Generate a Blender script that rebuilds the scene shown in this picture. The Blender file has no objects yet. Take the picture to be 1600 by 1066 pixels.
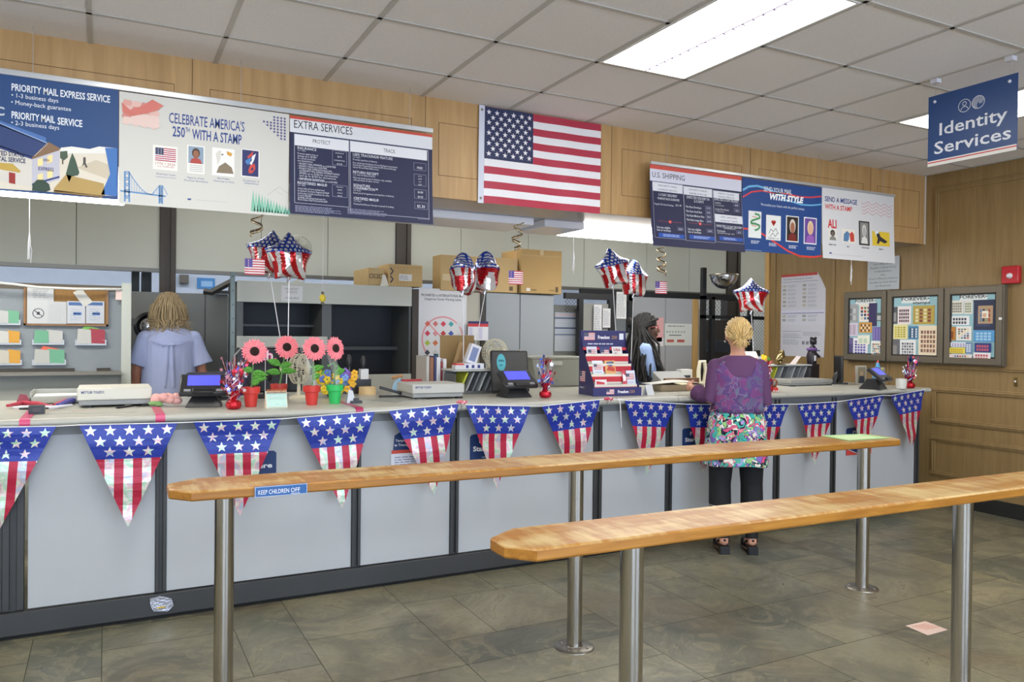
import bpy, bmesh, math, random
from math import sin, cos, pi, radians, sqrt
from mathutils import Vector, Matrix, noise
random.seed(7)
SC = bpy.context.scene
COL = SC.collection
# ---------------------------------------------------------------- camera
FPX = 1221.0; EYE = Vector((0, 0, 1.48))
def cam_rot(y, p, r):
    Rz = Matrix.Rotation(y, 3, 'Z'); Rx = Matrix.Rotation(p, 3, 'X'); Ry = Matrix.Rotation(r, 3, 'Y')
    return Rz @ Rx @ Ry                      # columns: right, forward, up
RM = cam_rot(-.479, -.0091, -.0109)
cd = bpy.data.cameras.new('camera'); cam = bpy.data.objects.new('camera', cd); COL.objects.link(cam)
cd.sensor_width = 36; cd.lens = 36 * FPX / 1600; cd.clip_start = .05; cd.clip_end = 100
m = Matrix.Identity(4)
for i in range(3):
    m[i][0] = RM[i][0]; m[i][1] = RM[i][2]; m[i][2] = -RM[i][1]; m[i][3] = EYE[i]
cam.matrix_world = m
SC.camera = cam
SC.view_settings.view_transform = 'Standard'; SC.view_settings.look = 'None'
SC.view_settings.gamma = 1; SC.view_settings.use_curve_mapping = False
SC.view_settings.exposure = 0.0
try:
    SC.cycles.use_denoising = True; SC.cycles.max_bounces = 8; SC.cycles.diffuse_bounces = 5
    SC.cycles.sample_clamp_indirect = 6
except Exception: pass
# daylight outside the shop windows behind the camera
w = bpy.data.worlds.new('sky'); SC.world = w; w.use_nodes = True
nt = w.node_tree; bg = nt.nodes['Background']
sky = nt.nodes.new('ShaderNodeTexSky'); sky.sky_type = 'HOSEK_WILKIE'; sky.turbidity = 3; sky.sun_direction = (.3, -.5, .8)
nt.links.new(sky.outputs[0], bg.inputs[0]); bg.inputs[1].default_value = .35
def area(name, loc, rot, sx, sy, power, col):
    l = bpy.data.lights.new(name, 'AREA'); l.shape = 'RECTANGLE'; l.size = sx; l.size_y = sy; l.energy = power; l.color = col
    o = bpy.data.objects.new(name, l); COL.objects.link(o); o.location = loc; o.rotation_euler = rot
    return o
DAY = 170.0; TUBE = 11.0
# daylight entering through the two windows in the rear wall (openings at y=-3.5)
area('daylight_window', (-.6, -3.46, 1.35), (radians(90), 0, pi), 3.2, 1.9, DAY, (.66, .79, 1))
area('daylight_window', (3.6, -3.46, 1.35), (radians(90), 0, pi), 3.2, 1.9, DAY, (.66, .79, 1))
for o in [o for o in COL.objects if o.type == 'LIGHT']:
    o.rotation_euler = (radians(90), 0, 0)      # faces +y, into the room

# ---------------------------------------------------------------- measuring (points of the place from bearings of the photo)
def ray(u, v): return RM @ Vector(((u - 800) / FPX, 1, -(v - 533) / FPX))
def pz(u, v, z): d = ray(u, v); return EYE + d * ((z - EYE.z) / d.z)
def py(u, v, y): d = ray(u, v); return EYE + d * (y / d.y)
def px(u, v, x): d = ray(u, v); return EYE + d * (x / d.x)
CT = 1.055                                     # counter top height
def at(u, v, z=CT): return pz(u, v, z)
# ---------------------------------------------------------------- materials
def lin(c):
    if isinstance(c, str):
        c = c.lstrip('#'); c = tuple(int(c[i:i+2], 16) for i in (0, 2, 4))
    return tuple(((x / 255) / 12.92 if x / 255 <= .04045 else ((x / 255 + .055) / 1.055) ** 2.4) for x in c) + (1,)
_M = {}
def mat(name, col=(200, 200, 200), rough=.5, metal=0, bump=0, bscale=40, var=0, vscale=8, coat=0, emit=0, trans=0, alpha=1, attr=None, stretch=(1, 1, 1), spec=.5, col2=None):
    if name in _M: return _M[name]
    M = bpy.data.materials.new(name); M.use_nodes = True; _M[name] = M
    n = M.node_tree.nodes; L = M.node_tree.links; b = n['Principled BSDF']
    b.inputs['Base Color'].default_value = lin(col); b.inputs['Roughness'].default_value = rough; b.inputs['Metallic'].default_value = metal
    b.inputs['Specular IOR Level'].default_value = spec
    if coat: b.inputs['Coat Weight'].default_value = coat; b.inputs['Coat Roughness'].default_value = .1
    if trans: b.inputs['Transmission Weight'].default_value = trans
    if alpha < 1: b.inputs['Alpha'].default_value = alpha
    if emit: b.inputs['Emission Color'].default_value = lin(col); b.inputs['Emission Strength'].default_value = emit
    tc = n.new('ShaderNodeTexCoord'); mp = n.new('ShaderNodeMapping'); mp.inputs['Scale'].default_value = stretch
    L.new(tc.outputs['Object'], mp.inputs[0])
    src = None
    if attr:
        a = n.new('ShaderNodeAttribute'); a.attribute_name = attr; src = a.outputs['Color']; L.new(src, b.inputs['Base Color'])
    if var or col2:
        t = n.new('ShaderNodeTexNoise'); t.inputs['Scale'].default_value = vscale; t.inputs['Detail'].default_value = 5; L.new(mp.outputs[0], t.inputs['Vector'])
        mx = n.new('ShaderNodeMix'); mx.data_type = 'RGBA'
        if col2:
            r = n.new('ShaderNodeValToRGB'); r.color_ramp.elements[0].position = .38; r.color_ramp.elements[1].position = .62
            L.new(t.outputs['Fac'], r.inputs[0]); L.new(r.outputs[0], mx.inputs[0])
            mx.inputs[6].default_value = lin(col); mx.inputs[7].default_value = lin(col2)
            if src: L.new(src, mx.inputs[6])
        else:
            mx.blend_type = 'MULTIPLY'; mx.inputs[0].default_value = 1
            r = n.new('ShaderNodeMapRange'); r.inputs[1].default_value = .3; r.inputs[2].default_value = .7; r.inputs[3].default_value = 1 - var; r.inputs[4].default_value = 1 + var * .4
            L.new(t.outputs['Fac'], r.inputs[0]); mx.inputs[6].default_value = lin(col); L.new(r.outputs[0], mx.inputs[7])
            if src: L.new(src, mx.inputs[6])
        L.new(mx.outputs[2], b.inputs['Base Color'])
    if bump:
        t = n.new('ShaderNodeTexNoise'); t.inputs['Scale'].default_value = bscale; t.inputs['Detail'].default_value = 4; L.new(mp.outputs[0], t.inputs['Vector'])
        bp = n.new('ShaderNodeBump'); bp.inputs['Strength'].default_value = bump; bp.inputs['Distance'].default_value = .01
        L.new(t.outputs['Fac'], bp.inputs['Height']); L.new(bp.outputs[0], b.inputs['Normal'])
    return M
def wood(name, c1, c2, stretch, scale=6, rough=.4, worn=None):
    if name in _M: return _M[name]
    M = mat(name, c1, rough); n = M.node_tree.nodes; L = M.node_tree.links; b = n['Principled BSDF']
    tc = n.new('ShaderNodeTexCoord'); mp = n.new('ShaderNodeMapping'); mp.inputs['Scale'].default_value = stretch; L.new(tc.outputs['Object'], mp.inputs[0])
    t = n.new('ShaderNodeTexNoise'); t.inputs['Scale'].default_value = scale; t.inputs['Detail'].default_value = 8; t.inputs['Distortion'].default_value = .6; L.new(mp.outputs[0], t.inputs[0])
    r = n.new('ShaderNodeValToRGB'); r.color_ramp.elements[0].position = .3; r.color_ramp.elements[1].position = .7
    r.color_ramp.elements[0].color = lin(c1); r.color_ramp.elements[1].color = lin(c2); L.new(t.outputs['Fac'], r.inputs[0])
    out = r.outputs[0]
    if worn:
        g = n.new('ShaderNodeNewGeometry'); s = n.new('ShaderNodeSeparateXYZ'); L.new(g.outputs['Normal'], s.inputs[0])
        m2 = n.new('ShaderNodeMapping'); m2.inputs['Scale'].default_value = (9, 1.6, 1); m2.inputs['Rotation'].default_value = (0, 0, .35); L.new(tc.outputs['Object'], m2.inputs[0])
        t2 = n.new('ShaderNodeTexNoise'); t2.inputs['Scale'].default_value = 3.2; t2.inputs['Detail'].default_value = 7; t2.inputs['Roughness'].default_value = .62; L.new(m2.outputs[0], t2.inputs[0])
        m3 = n.new('ShaderNodeMapping'); m3.inputs['Scale'].default_value = (.8, 3.5, 1); L.new(tc.outputs['Object'], m3.inputs[0])
        t3 = n.new('ShaderNodeTexNoise'); t3.inputs['Scale'].default_value = 2.2; t3.inputs['Detail'].default_value = 3; L.new(m3.outputs[0], t3.inputs[0])
        ad = n.new('ShaderNodeMath'); ad.operation = 'ADD'; L.new(t2.outputs['Fac'], ad.inputs[0]); L.new(t3.outputs['Fac'], ad.inputs[1])
        mr = n.new('ShaderNodeMapRange'); mr.inputs[1].default_value = .9; mr.inputs[2].default_value = 1.16; L.new(ad.outputs[0], mr.inputs[0])
        mu = n.new('ShaderNodeMath'); mu.operation = 'MULTIPLY'; L.new(mr.outputs[0], mu.inputs[0]); L.new(s.outputs['Z'], mu.inputs[1]); mu.use_clamp = True
        m9 = n.new('ShaderNodeMath'); m9.operation = 'MULTIPLY'; m9.inputs[1].default_value = .72; L.new(mu.outputs[0], m9.inputs[0]); mu = m9
        mx = n.new('ShaderNodeMix'); mx.data_type = 'RGBA'; L.new(mu.outputs[0], mx.inputs[0]); L.new(out, mx.inputs[6]); mx.inputs[7].default_value = lin(worn); out = mx.outputs[2]
    L.new(out, b.inputs['Base Color'])
    bp = n.new('ShaderNodeBump'); bp.inputs['Strength'].default_value = .08; bp.inputs['Distance'].default_value = .01; L.new(t.outputs['Fac'], bp.inputs['Height']); L.new(bp.outputs[0], b.inputs['Normal'])
    return M
def C(hexcol, rough=.55):                       # printed / painted plain colour
    return mat('paint_' + hexcol + ('' if rough == .55 else '_%d' % (rough * 100)), '#' + hexcol, rough, bump=.02, bscale=300)

# ---------------------------------------------------------------- mesh builder
def wloc(o):
    v = Vector((0, 0, 0))
    while o: v = v + o.location; o = o.parent
    return v
class MB:
    def __init__(s, mt=None):
        s.v = []; s.f = []; s.mi = []; s.ms = []; s.xf = None; s.cur = 0
        if mt: s.m(mt)
    def m(s, mt):
        if mt not in s.ms: s.ms.append(mt)
        s.cur = s.ms.index(mt); return s
    def add(s, vs, fs):
        b = len(s.v)
        for p in vs:
            p = Vector(p)
            s.v.append(s.xf @ p if s.xf else p)
        for f in fs: s.f.append([b + i for i in f]); s.mi.append(s.cur)
        return s
    def box(s, x0, y0, z0, x1, y1, z1):
        if x0 > x1: x0, x1 = x1, x0
        if y0 > y1: y0, y1 = y1, y0
        if z0 > z1: z0, z1 = z1, z0
        return s.add([(x0,y0,z0),(x1,y0,z0),(x1,y1,z0),(x0,y1,z0),(x0,y0,z1),(x1,y0,z1),(x1,y1,z1),(x0,y1,z1)],
                     [(3,2,1,0),(4,5,6,7),(0,1,5,4),(1,2,6,5),(2,3,7,6),(3,0,4,7)])
    def loft(s, rings, caps=True):
        n = len(rings[0]); vs = [p for r in rings for p in r]; fs = []
        for i in range(len(rings) - 1):
            for j in range(n):
                k = (j + 1) % n; fs.append((i*n+j, i*n+k, (i+1)*n+k, (i+1)*n+j))
        if caps: fs.append(tuple(range(n))[::-1]); fs.append(tuple((len(rings)-1)*n + j for j in range(n)))
        return s.add(vs, fs)
    def tube(s, pts, r, n=8, caps=True, round_end=False):
        pts = [Vector(p) for p in pts]; N = len(pts); rs = r if isinstance(r, (list, tuple)) else [r] * N
        if round_end:
            d0 = (pts[0]-pts[1]).normalized(); d1 = (pts[-1]-pts[-2]).normalized()
            a = [(pts[0]+d0*rs[0]*k, rs[0]*sqrt(max(0, 1-k*k))) for k in (.97, .8, .45)]
            b = [(pts[-1]+d1*rs[-1]*k, rs[-1]*sqrt(max(0, 1-k*k))) for k in (.45, .8, .97)]
            pts = [p for p, _ in a] + pts + [p for p, _ in b]; rs = [q for _, q in a] + list(rs) + [q for _, q in b]; N = len(pts)
        rings = []; up = None
        for i in range(N):
            d = (pts[min(i+1, N-1)] - pts[max(i-1, 0)])
            if d.length < 1e-9: d = Vector((0, 0, 1))
            d.normalize()
            if up is None: up = Vector((0, 0, 1)) if abs(d.z) < .9 else Vector((0, 1, 0))
            x = d.cross(up)
            if x.length < 1e-4: x = d.orthogonal()
            x.normalize(); y = x.cross(d).normalized(); up = y
            rings.append([pts[i] + (x * cos(2*pi*k/n) + y * sin(2*pi*k/n)) * rs[i] for k in range(n)])
        return s.loft(rings, caps)
    def cyl(s, p0, p1, r0, r1=None, n=24): return s.tube([p0, p1], [r0, r0 if r1 is None else r1], n)
    def lathe(s, prof, c=(0, 0, 0), n=28, sx=1, sy=1):
        c = Vector(c)
        return s.loft([[c + Vector((r*sx*cos(2*pi*k/n), r*sy*sin(2*pi*k/n), z)) for k in range(n)] for r, z in prof], True)
    def ball(s, c, r, nu=16, nv=10):
        if not isinstance(r, (tuple, list)): r = (r, r, r)
        c = Vector(c); rings = []
        for i in range(nv + 1):
            t = -pi/2 + pi * (i + .08 * (i == 0) - .08 * (i == nv)) / nv
            rings.append([c + Vector((r[0]*cos(t)*cos(2*pi*k/nu), r[1]*cos(t)*sin(2*pi*k/nu), r[2]*sin(t))) for k in range(nu)])
        return s.loft(rings)
    def prism(s, pts, d):                       # polygon of 3D points pushed along d
        d = Vector(d); n = len(pts); pts = [Vector(p) for p in pts]
        return s.add(pts + [p + d for p in pts], [tuple(range(n)), tuple(range(2*n-1, n-1, -1))] + [((i+1) % n, i, n+i, n+(i+1) % n) for i in range(n)])
    def poly(s, pts): return s.add(pts, [tuple(range(len(pts)))])
    def build(s, name, parent=None, loc=None, bevel=0, smooth=35, solid=0, sub=0):
        o0 = wloc(parent) if parent else Vector(loc or (0, 0, 0))
        me = bpy.data.meshes.new(name); me.from_pydata([p - o0 for p in s.v], [], s.f)
        for mt in s.ms: me.materials.append(mt)
        me.polygons.foreach_set('material_index', s.mi); me.update()
        bm = bmesh.new(); bm.from_mesh(me); bmesh.ops.recalc_face_normals(bm, faces=bm.faces) if smooth else None; bm.to_mesh(me); bm.free()
        if smooth:
            me.polygons.foreach_set('use_smooth', [True] * len(me.polygons)); me.set_sharp_from_angle(angle=radians(smooth))
        o = bpy.data.objects.new(name, me); COL.objects.link(o)
        if parent: o.parent = parent
        else: o.location = o0
        if bevel:
            b = o.modifiers.new('bevel', 'BEVEL'); b.width = bevel; b.segments = 2; b.limit_method = 'ANGLE'; b.angle_limit = radians(50)
        if sub:
            b = o.modifiers.new('sub', 'SUBSURF'); b.levels = b.render_levels = sub
        if solid:
            b = o.modifiers.new('solid', 'SOLIDIFY'); b.thickness = solid; b.offset = 1
        return o
def remesh(mb, name, parent=None, voxel=.005, smooth=4, loc=None, mt=None):
    """melts the overlapping shells of mb into one continuous skin"""
    o = mb.build(name + '_tmp', parent, loc, smooth=180)
    r = o.modifiers.new('r', 'REMESH'); r.mode = 'VOXEL'; r.voxel_size = voxel; r.use_smooth_shade = True
    if smooth: q = o.modifiers.new('s', 'SMOOTH'); q.iterations = smooth; q.factor = .5
    dg = bpy.context.evaluated_depsgraph_get(); dg.update()
    me = bpy.data.meshes.new_from_object(o.evaluated_get(dg)); me.name = name
    n = bpy.data.objects.new(name, me); COL.objects.link(n); n.parent = o.parent; n.location = o.location
    me.materials.clear(); me.materials.append(mt or mb.ms[0])
    me.polygons.foreach_set('material_index', [0] * len(me.polygons)); me.polygons.foreach_set('use_smooth', [True] * len(me.polygons))
    old = o.data; bpy.data.objects.remove(o); bpy.data.meshes.remove(old)
    return n
def tag(o, label=None, cat=None, group=None, kind=None):
    if label: o['label'] = label
    if cat: o['category'] = cat
    if group: o['group'] = group
    if kind: o['kind'] = kind
    return o
def thing(name, label, cat, loc, group=None, rz=0):
    o = bpy.data.objects.new(name, None); COL.objects.link(o); o.location = loc; o.rotation_euler = (0, 0, rz); o.empty_display_size = .05
    return tag(o, label, cat, group)
def dup(root, loc, rz=None, label=None, scale=None, rot=None):
    r = root.copy(); COL.objects.link(r); r.location = loc
    if rz is not None: r.rotation_euler = (0, 0, rz)
    if rot: r.rotation_euler = rot
    if label: r['label'] = label
    if scale: r.scale = (scale,) * 3
    for ch in list(root.children):
        c = ch.copy(); COL.objects.link(c); c.parent = r
        for g in list(ch.children):
            d = g.copy(); COL.objects.link(d); d.parent = c
    return r
def struct(mb, name, **k): return tag(mb.build(name, **k), kind='structure')

# ---------------------------------------------------------------- flat printed artwork on real surfaces
_T = {}
def glyphs(txt, bold=0):
    k = (txt, bold)
    if k not in _T:
        cu = bpy.data.curves.new('t', 'FONT'); cu.body = txt; cu.size = 1; cu.resolution_u = 2; cu.offset = bold
        o = bpy.data.objects.new('t', cu); me = bpy.data.meshes.new_from_object(o)
        vs = [(v.co.x, v.co.y) for v in me.vertices]; fs = [tuple(p.vertices) for p in me.polygons]
        bpy.data.objects.remove(o); bpy.data.curves.remove(cu); bpy.data.meshes.remove(me); _T[k] = (vs, fs)
    return _T[k]
class Art(MB):
    """plane 'y' (faces -y, a = x) or 'x' (faces -x, a = -y); b = z."""
    EPS = .0005
    def __init__(s, plane, d):
        super().__init__(); s.pl = plane; s.d = d; s.lay = 1; s.wave = None; s.F = None
    def P3(s, a, b):
        off = s.lay * s.EPS
        if s.F: return s.F(a, b, off)
        if s.wave: off += s.wave(a, b)
        return (a, s.d - off, b) if s.pl == 'y' else (s.d - off, -a, b)
    def loc(s, u, v):
        p = py(u, v, s.d) if s.pl == 'y' else px(u, v, s.d)
        return (p.x if s.pl == 'y' else -p.y), p.z
    def up(s, k=1): s.lay += k; return s
    def pol(s, pts, col=None):
        if col: s.m(C(col) if isinstance(col, str) else col)
        return s.poly([s.P3(a, b) for a, b in pts])
    def rect(s, a0, b0, a1, b1, col): return s.pol([(a0,b0),(a1,b0),(a1,b1),(a0,b1)], col)
    def frame(s, a0, b0, a1, b1, t, col):
        s.rect(a0,b0,a1,b0+t,col); s.rect(a0,b1-t,a1,b1,col); s.rect(a0,b0+t,a0+t,b1-t,col); s.rect(a1-t,b0+t,a1,b1-t,col)
    def disc(s, a, b, r, col, ry=None, n=20, a0=0): return s.pol([(a+r*cos(a0+2*pi*k/n), b+(ry or r)*sin(a0+2*pi*k/n)) for k in range(n)], col)
    def ring(s, a, b, r, t, col, n=28):
        s.m(C(col))
        for k in range(n):
            q = [(cos(2*pi*x/n), sin(2*pi*x/n)) for x in (k, k+1)]
            s.poly([s.P3(a+q[0][0]*r, b+q[0][1]*r), s.P3(a+q[1][0]*r, b+q[1][1]*r), s.P3(a+q[1][0]*(r-t), b+q[1][1]*(r-t)), s.P3(a+q[0][0]*(r-t), b+q[0][1]*(r-t))])
    def star(s, a, b, r, col, rot=0, k=.40):
        s.m(C(col) if isinstance(col, str) else col)
        p = [s.P3(a + (r if i % 2 == 0 else r*k)*sin(pi*i/5+rot), b + (r if i % 2 == 0 else r*k)*cos(pi*i/5+rot)) for i in range(10)]
        s.add([s.P3(a, b)] + p, [(0, 1+i, 1+(i+1) % 10) for i in range(10)])
    def line(s, pts, t, col):
        s.m(C(col))
        for (a0, b0), (a1, b1) in zip(pts, pts[1:]):
            dx, dy = a1-a0, b1-b0; L = sqrt(dx*dx+dy*dy) or 1; nx, ny = -dy/L*t/2, dx/L*t/2
            s.poly([s.P3(a0-nx, b0-ny), s.P3(a1-nx, b1-ny), s.P3(a1+nx, b1+ny), s.P3(a0+nx, b0+ny)])
    def text(s, txt, a, b, h, col, w=None, bold=0, al='l', xs=1, shear=0):
        vs, fs = glyphs(txt, bold)
        if not vs: return
        x0 = min(p[0] for p in vs); x1 = max(p[0] for p in vs)
        k = h / .70; kx = k * xs if w is None else w / (x1 - x0)
        ww = (x1 - x0) * kx; o = a - (0 if al == 'l' else ww/2 if al == 'c' else ww)
        s.m(C(col) if isinstance(col, str) else col)
        s.add([s.P3(o + (p[0]-x0)*kx + p[1]*k*shear, b + p[1]*k) for p in vs], fs)
    def T(s, txt, u, v, h, col, u1=None, bold=0, al='l', xs=1, shear=0):
        """text whose baseline starts at bearing (u,v), h px tall, reaching bearing u1"""
        a, b = s.loc(u, v); _, b2 = s.loc(u, v - h)
        wd = None
        if u1 is not None:
            sl = (547.5 - v) / (3151 - u) if s.pl == 'y' else (515 - v) / (166 - u)
            a1, _ = s.loc(u1, v + sl * (u1 - u)); wd = a1 - a
        s.text(txt, a, b, b2 - b, col, wd, bold, al, xs, shear)
    def R(s, u0, v0, u1, v1, col):
        """upright rectangle: upper left bearing (u0,v0), lower edge v1 on the left side, right side at u1"""
        a0, b1 = s.loc(u0, v0); _, b0 = s.loc(u0, v1)
        sl = (547.5 - v0) / (3151 - u0) if s.pl == 'y' else (515 - v0) / (166 - u0)
        a1, _ = s.loc(u1, v0 + sl * (u1 - u0))
        if col: s.rect(a0, b0, a1, b1, col)
        return a0, b0, a1, b1
    def lines(s, a0, b0, a1, b1, n, col, frac=.45, seed=1):
        """rows of type too small to read: broken bars"""
        rd = random.Random(seed); st = (b1 - b0) / n
        for i in range(n):
            b = b1 - (i + .8) * st; a = a0; e = a0 + (a1 - a0) * rd.uniform(.72, 1)
            while a < e - st * .3:
                wd = st * rd.uniform(.8, 3.2); s.rect(a, b, min(a + wd, e), b + st * frac, col); a += wd + st * .45
    def flag(s, a0, b0, a1, b1, stars=True, red='b3203a', blue='2a3158', white='f0eff2', n=8, sr=.034, cf=.4):
        H = b1 - b0; W = a1 - a0; cw = W * cf; s.lay += 0
        for i in range(13):
            t1 = b1 - H * i / 13; t0 = b1 - H * (i + 1) / 13
            for k in range(n):
                x0 = a0 + W * k / n; x1 = a0 + W * (k + 1) / n
                s.rect(x0, t0, x1, t1, red if i % 2 == 0 else white)
        s.lay += 1; cb = b1 - H * 7 / 13
        nc = max(1, round(n*cf))
        for i in range(7):
            for k in range(nc): s.rect(a0 + cw*k/nc, b1-H*(i+1)/13, a0 + cw*(k+1)/nc, b1-H*i/13, blue)
        s.lay += 1
        for r in range(9):
            for c in range(6 if r % 2 == 0 else 5):
                x = a0 + cw * ((c*2 + 1 + (r % 2)) / 12); y = b1 - (b1-cb) * (r + 1) / 10
                if stars: s.star(x, y, H * sr, white)
                elif (r + c) % 2 == 0: s.disc(x, y, H*.02, white, n=5)
        s.lay -= 2
# ================================================================ ROOM
XW = 6.65; ZC = 2.965; G = .608; GX = -.08; GY = 4.18
# floor: random-ashlar slate
def floor():
    c = .29; nx, ny = 38, 46; X0, Y0 = -3.2, -3.5
    used = [[0] * ny for _ in range(nx)]; rd = random.Random(11)
    sl = mat('slate', (118, 116, 102), .36, attr='Col', spec=.4); n = sl.node_tree.nodes; L = sl.node_tree.links; b = n['Principled BSDF']
    tc = n.new('ShaderNodeTexCoord'); at0 = [q for q in n if q.type == 'ATTRIBUTE'][0]
    def N(scale, det, dist, ro=.5): t = n.new('ShaderNodeTexNoise'); t.inputs['Scale'].default_value = scale; t.inputs['Detail'].default_value = det; t.inputs['Distortion'].default_value = dist; t.inputs['Roughness'].default_value = ro; L.new(tc.outputs['Object'], t.inputs[0]); return t
    def mix(fac, a, c): m_ = n.new('ShaderNodeMix'); m_.data_type = 'RGBA'; L.new(fac, m_.inputs[0]); L.new(a, m_.inputs[6]); m_.inputs[7].default_value = lin(c); return m_.outputs[2]
    def rng(o, a, c, d, e): r = n.new('ShaderNodeMapRange'); r.inputs[1].default_value = a; r.inputs[2].default_value = c; r.inputs[3].default_value = d; r.inputs[4].default_value = e; L.new(o, r.inputs[0]); return r.outputs[0]
    n1, n2, n3, n4 = N(2.2, 6, .8, .6), N(3.2, 7, 2.6, .65), N(1.3, 4, .4), N(30, 4, .3)
    c1 = mix(rng(n1.outputs['Fac'], .40, .66, 0, .75), at0.outputs['Color'], (84, 86, 78)); c2 = mix(rng(n2.outputs['Fac'], .52, .60, 0, .50), c1, (156, 148, 118)); c2 = mix(rng(n2.outputs['Fac'], .60, .64, 0, .5), c2, (98, 96, 84)); c3 = mix(rng(n3.outputs['Fac'], .50, .72, 0, .6), c2, (112, 96, 74)); c4 = mix(rng(n4.outputs['Fac'], .5, .8, 0, .35), c3, (92, 90, 80)); L.new(c4, b.inputs['Base Color'])
    L.new(rng(n1.outputs['Fac'], .3, .7, .26, .44), b.inputs['Roughness']); bp = n.new('ShaderNodeBump'); bp.inputs['Strength'].default_value = .45; bp.inputs['Distance'].default_value = .012; L.new(n2.outputs['Fac'], bp.inputs['Height']); L.new(bp.outputs[0], b.inputs['Normal'])
    mb = MB(sl); cols = []
    gr = mat('slate_joint', (92, 90, 80), .8, var=.2)
    pal = [(136,131,108),(126,123,102),(142,136,112),(116,115,97),(130,127,106),(108,108,93),(146,139,114),(100,102,90),(132,125,100),(138,133,109)]
    for j in range(ny):
        for i in range(nx):
            if used[i][j]: continue
            w, h = rd.choice([(1,1),(2,1),(2,1),(2,2),(3,1),(3,2),(2,2),(1,2),(2,3)])
            w = min(w, nx - i); h = min(h, ny - j)
            while w > 1 and any(used[i+k][j] for k in range(w)): w -= 1
            for a in range(w):
                for b in range(h): used[i+a][j+b] = 1
            g = .0022; x0, y0 = X0+i*c, Y0+j*c
            mb.poly([(x0+g, y0+g, 0), (x0+w*c-g, y0+g, 0), (x0+w*c-g, y0+h*c-g, 0), (x0+g, y0+h*c-g, 0)])
            cols.append(lin(rd.choice(pal)))
    mb.m(gr); mb.poly([(X0,Y0,-.002),(X0+nx*c,Y0,-.002),(X0+nx*c,Y0+ny*c,-.002),(X0,Y0+ny*c,-.002)]); cols.append((.1,.1,.1,1))
    mb.box(X0, Y0, -.1, X0+nx*c, Y0+ny*c, -.004); cols += [(.1,.1,.1,1)] * 6
    o = struct(mb, 'floor', smooth=0)
    at_ = o.data.color_attributes.new('Col', 'FLOAT_COLOR', 'CORNER'); k = 0
    for p, cc in zip(o.data.polygons, cols):
        for li in p.loop_indices: at_.data[li].color = cc
floor()
ceil_m = mat('acoustic_tile', (230, 227, 226), .9, bump=.25, bscale=120, var=.05, vscale=90)
grid_m = mat('ceiling_tee', (186, 182, 176), .6)  # greyer than the tiles: shadow along the grid put into the colour
LX = [(4, 5), (8, 9), (0, 1), (-4, -3)]
LIGHTS = [(a, 0) for a, b in LX] + [(a, 4) for a, b in LX] + [(a, 8) for a, b in LX]   # 2x4 troffers: column, first row
def ceiling():
    mb = MB(ceil_m); holes = set()
    for a, r in LIGHTS: holes.add((a, r)); holes.add((a, r+1))
    for i in range(-6, 20):
        for j in range(-9, 14):      # j: rows toward the camera from GY-G
            x0 = GX + i*G; y1 = GY - G - j*G; y0 = y1 - G
            if (i, j) in holes or y0 < -3.6: continue
            mb.poly([(x0, y0, ZC), (x0, y1, ZC), (x0+G, y1, ZC), (x0+G, y0, ZC)])
    mb.box(-3.8, -3.6, ZC + .12, 12, 12, ZC + .2)
    struct(mb, 'ceiling', smooth=0)
    g = MB(grid_m); t = .012
    for i in range(-6, 20): g.box(GX+i*G-t, -3.5, ZC-.006, GX+i*G+t, 4.62, ZC+.0)
    for j in range(-1, 14):
        y = GY - G*(j+1) if j >= 0 else GY
        g.box(-3.2, y-t, ZC-.006, XW, y+t, ZC+.0004)
    tag(g.build('trim_ceiling_grid', smooth=0), kind='structure')
ceiling()
tube_e = mat('light_diffuser', (255, 251, 243), .4, emit=TUBE)
def troffer(col, row, label):
    x0 = GX + col*G + .014; x1 = x0 + G - .028; y1 = GY - G - row*G - .014; y0 = y1 - 2*G + .028
    t = thing('ceiling_light', label, 'ceiling light', ((x0+x1)/2, (y0+y1)/2, ZC), 'fluorescent ceiling troffers')
    MB(tube_e).box(x0+.012, y0+.012, ZC-.0085, x1-.012, y1-.012, ZC+.008).build('diffuser', t, smooth=0)
    f = MB(mat('white_enamel', (225, 225, 225), .4))
    f.box(x0, y0, ZC-.009, x0+.014, y1, ZC+.03).box(x1-.014, y0, ZC-.009, x1, y1, ZC+.03).box(x0+.014, y0, ZC-.009, x1-.014, y0+.014, ZC+.03).box(x0+.014, y1-.014, ZC-.009, x1-.014, y1, ZC+.03)
    f.build('frame', t, smooth=0)
    if (col, row) == (4, 0):                     # dark seam with ticks down the middle
        s = MB(mat('seam_grey', (120, 110, 140), .7)); xm = (x0+x1)/2
        s.box(xm-.0035, y0+.02, ZC-.0125, xm+.0035, y1-.02, ZC-.0086)
        for k in range(17): s.box(xm, y1-.052-k*.065, ZC-.0125, xm+.022, y1-.044-k*.065, ZC-.0086)
        s.build('lens_seam', t, smooth=0)
for a, r in LIGHTS:
    troffer(a, r, 'long fluorescent ceiling panel with a dark ticked seam, nearest the flag' if (a, r) == (4, 0) else
            'fluorescent ceiling panel half hidden behind the hanging blue sign' if (a, r) == (8, 0) else 'fluorescent ceiling panel further along the public lobby')
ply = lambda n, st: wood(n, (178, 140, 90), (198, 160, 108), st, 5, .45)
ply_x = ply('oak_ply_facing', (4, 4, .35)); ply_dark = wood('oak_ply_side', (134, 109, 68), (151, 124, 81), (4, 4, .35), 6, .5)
groove = mat('groove_dark', (112, 80, 42), .7)
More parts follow.
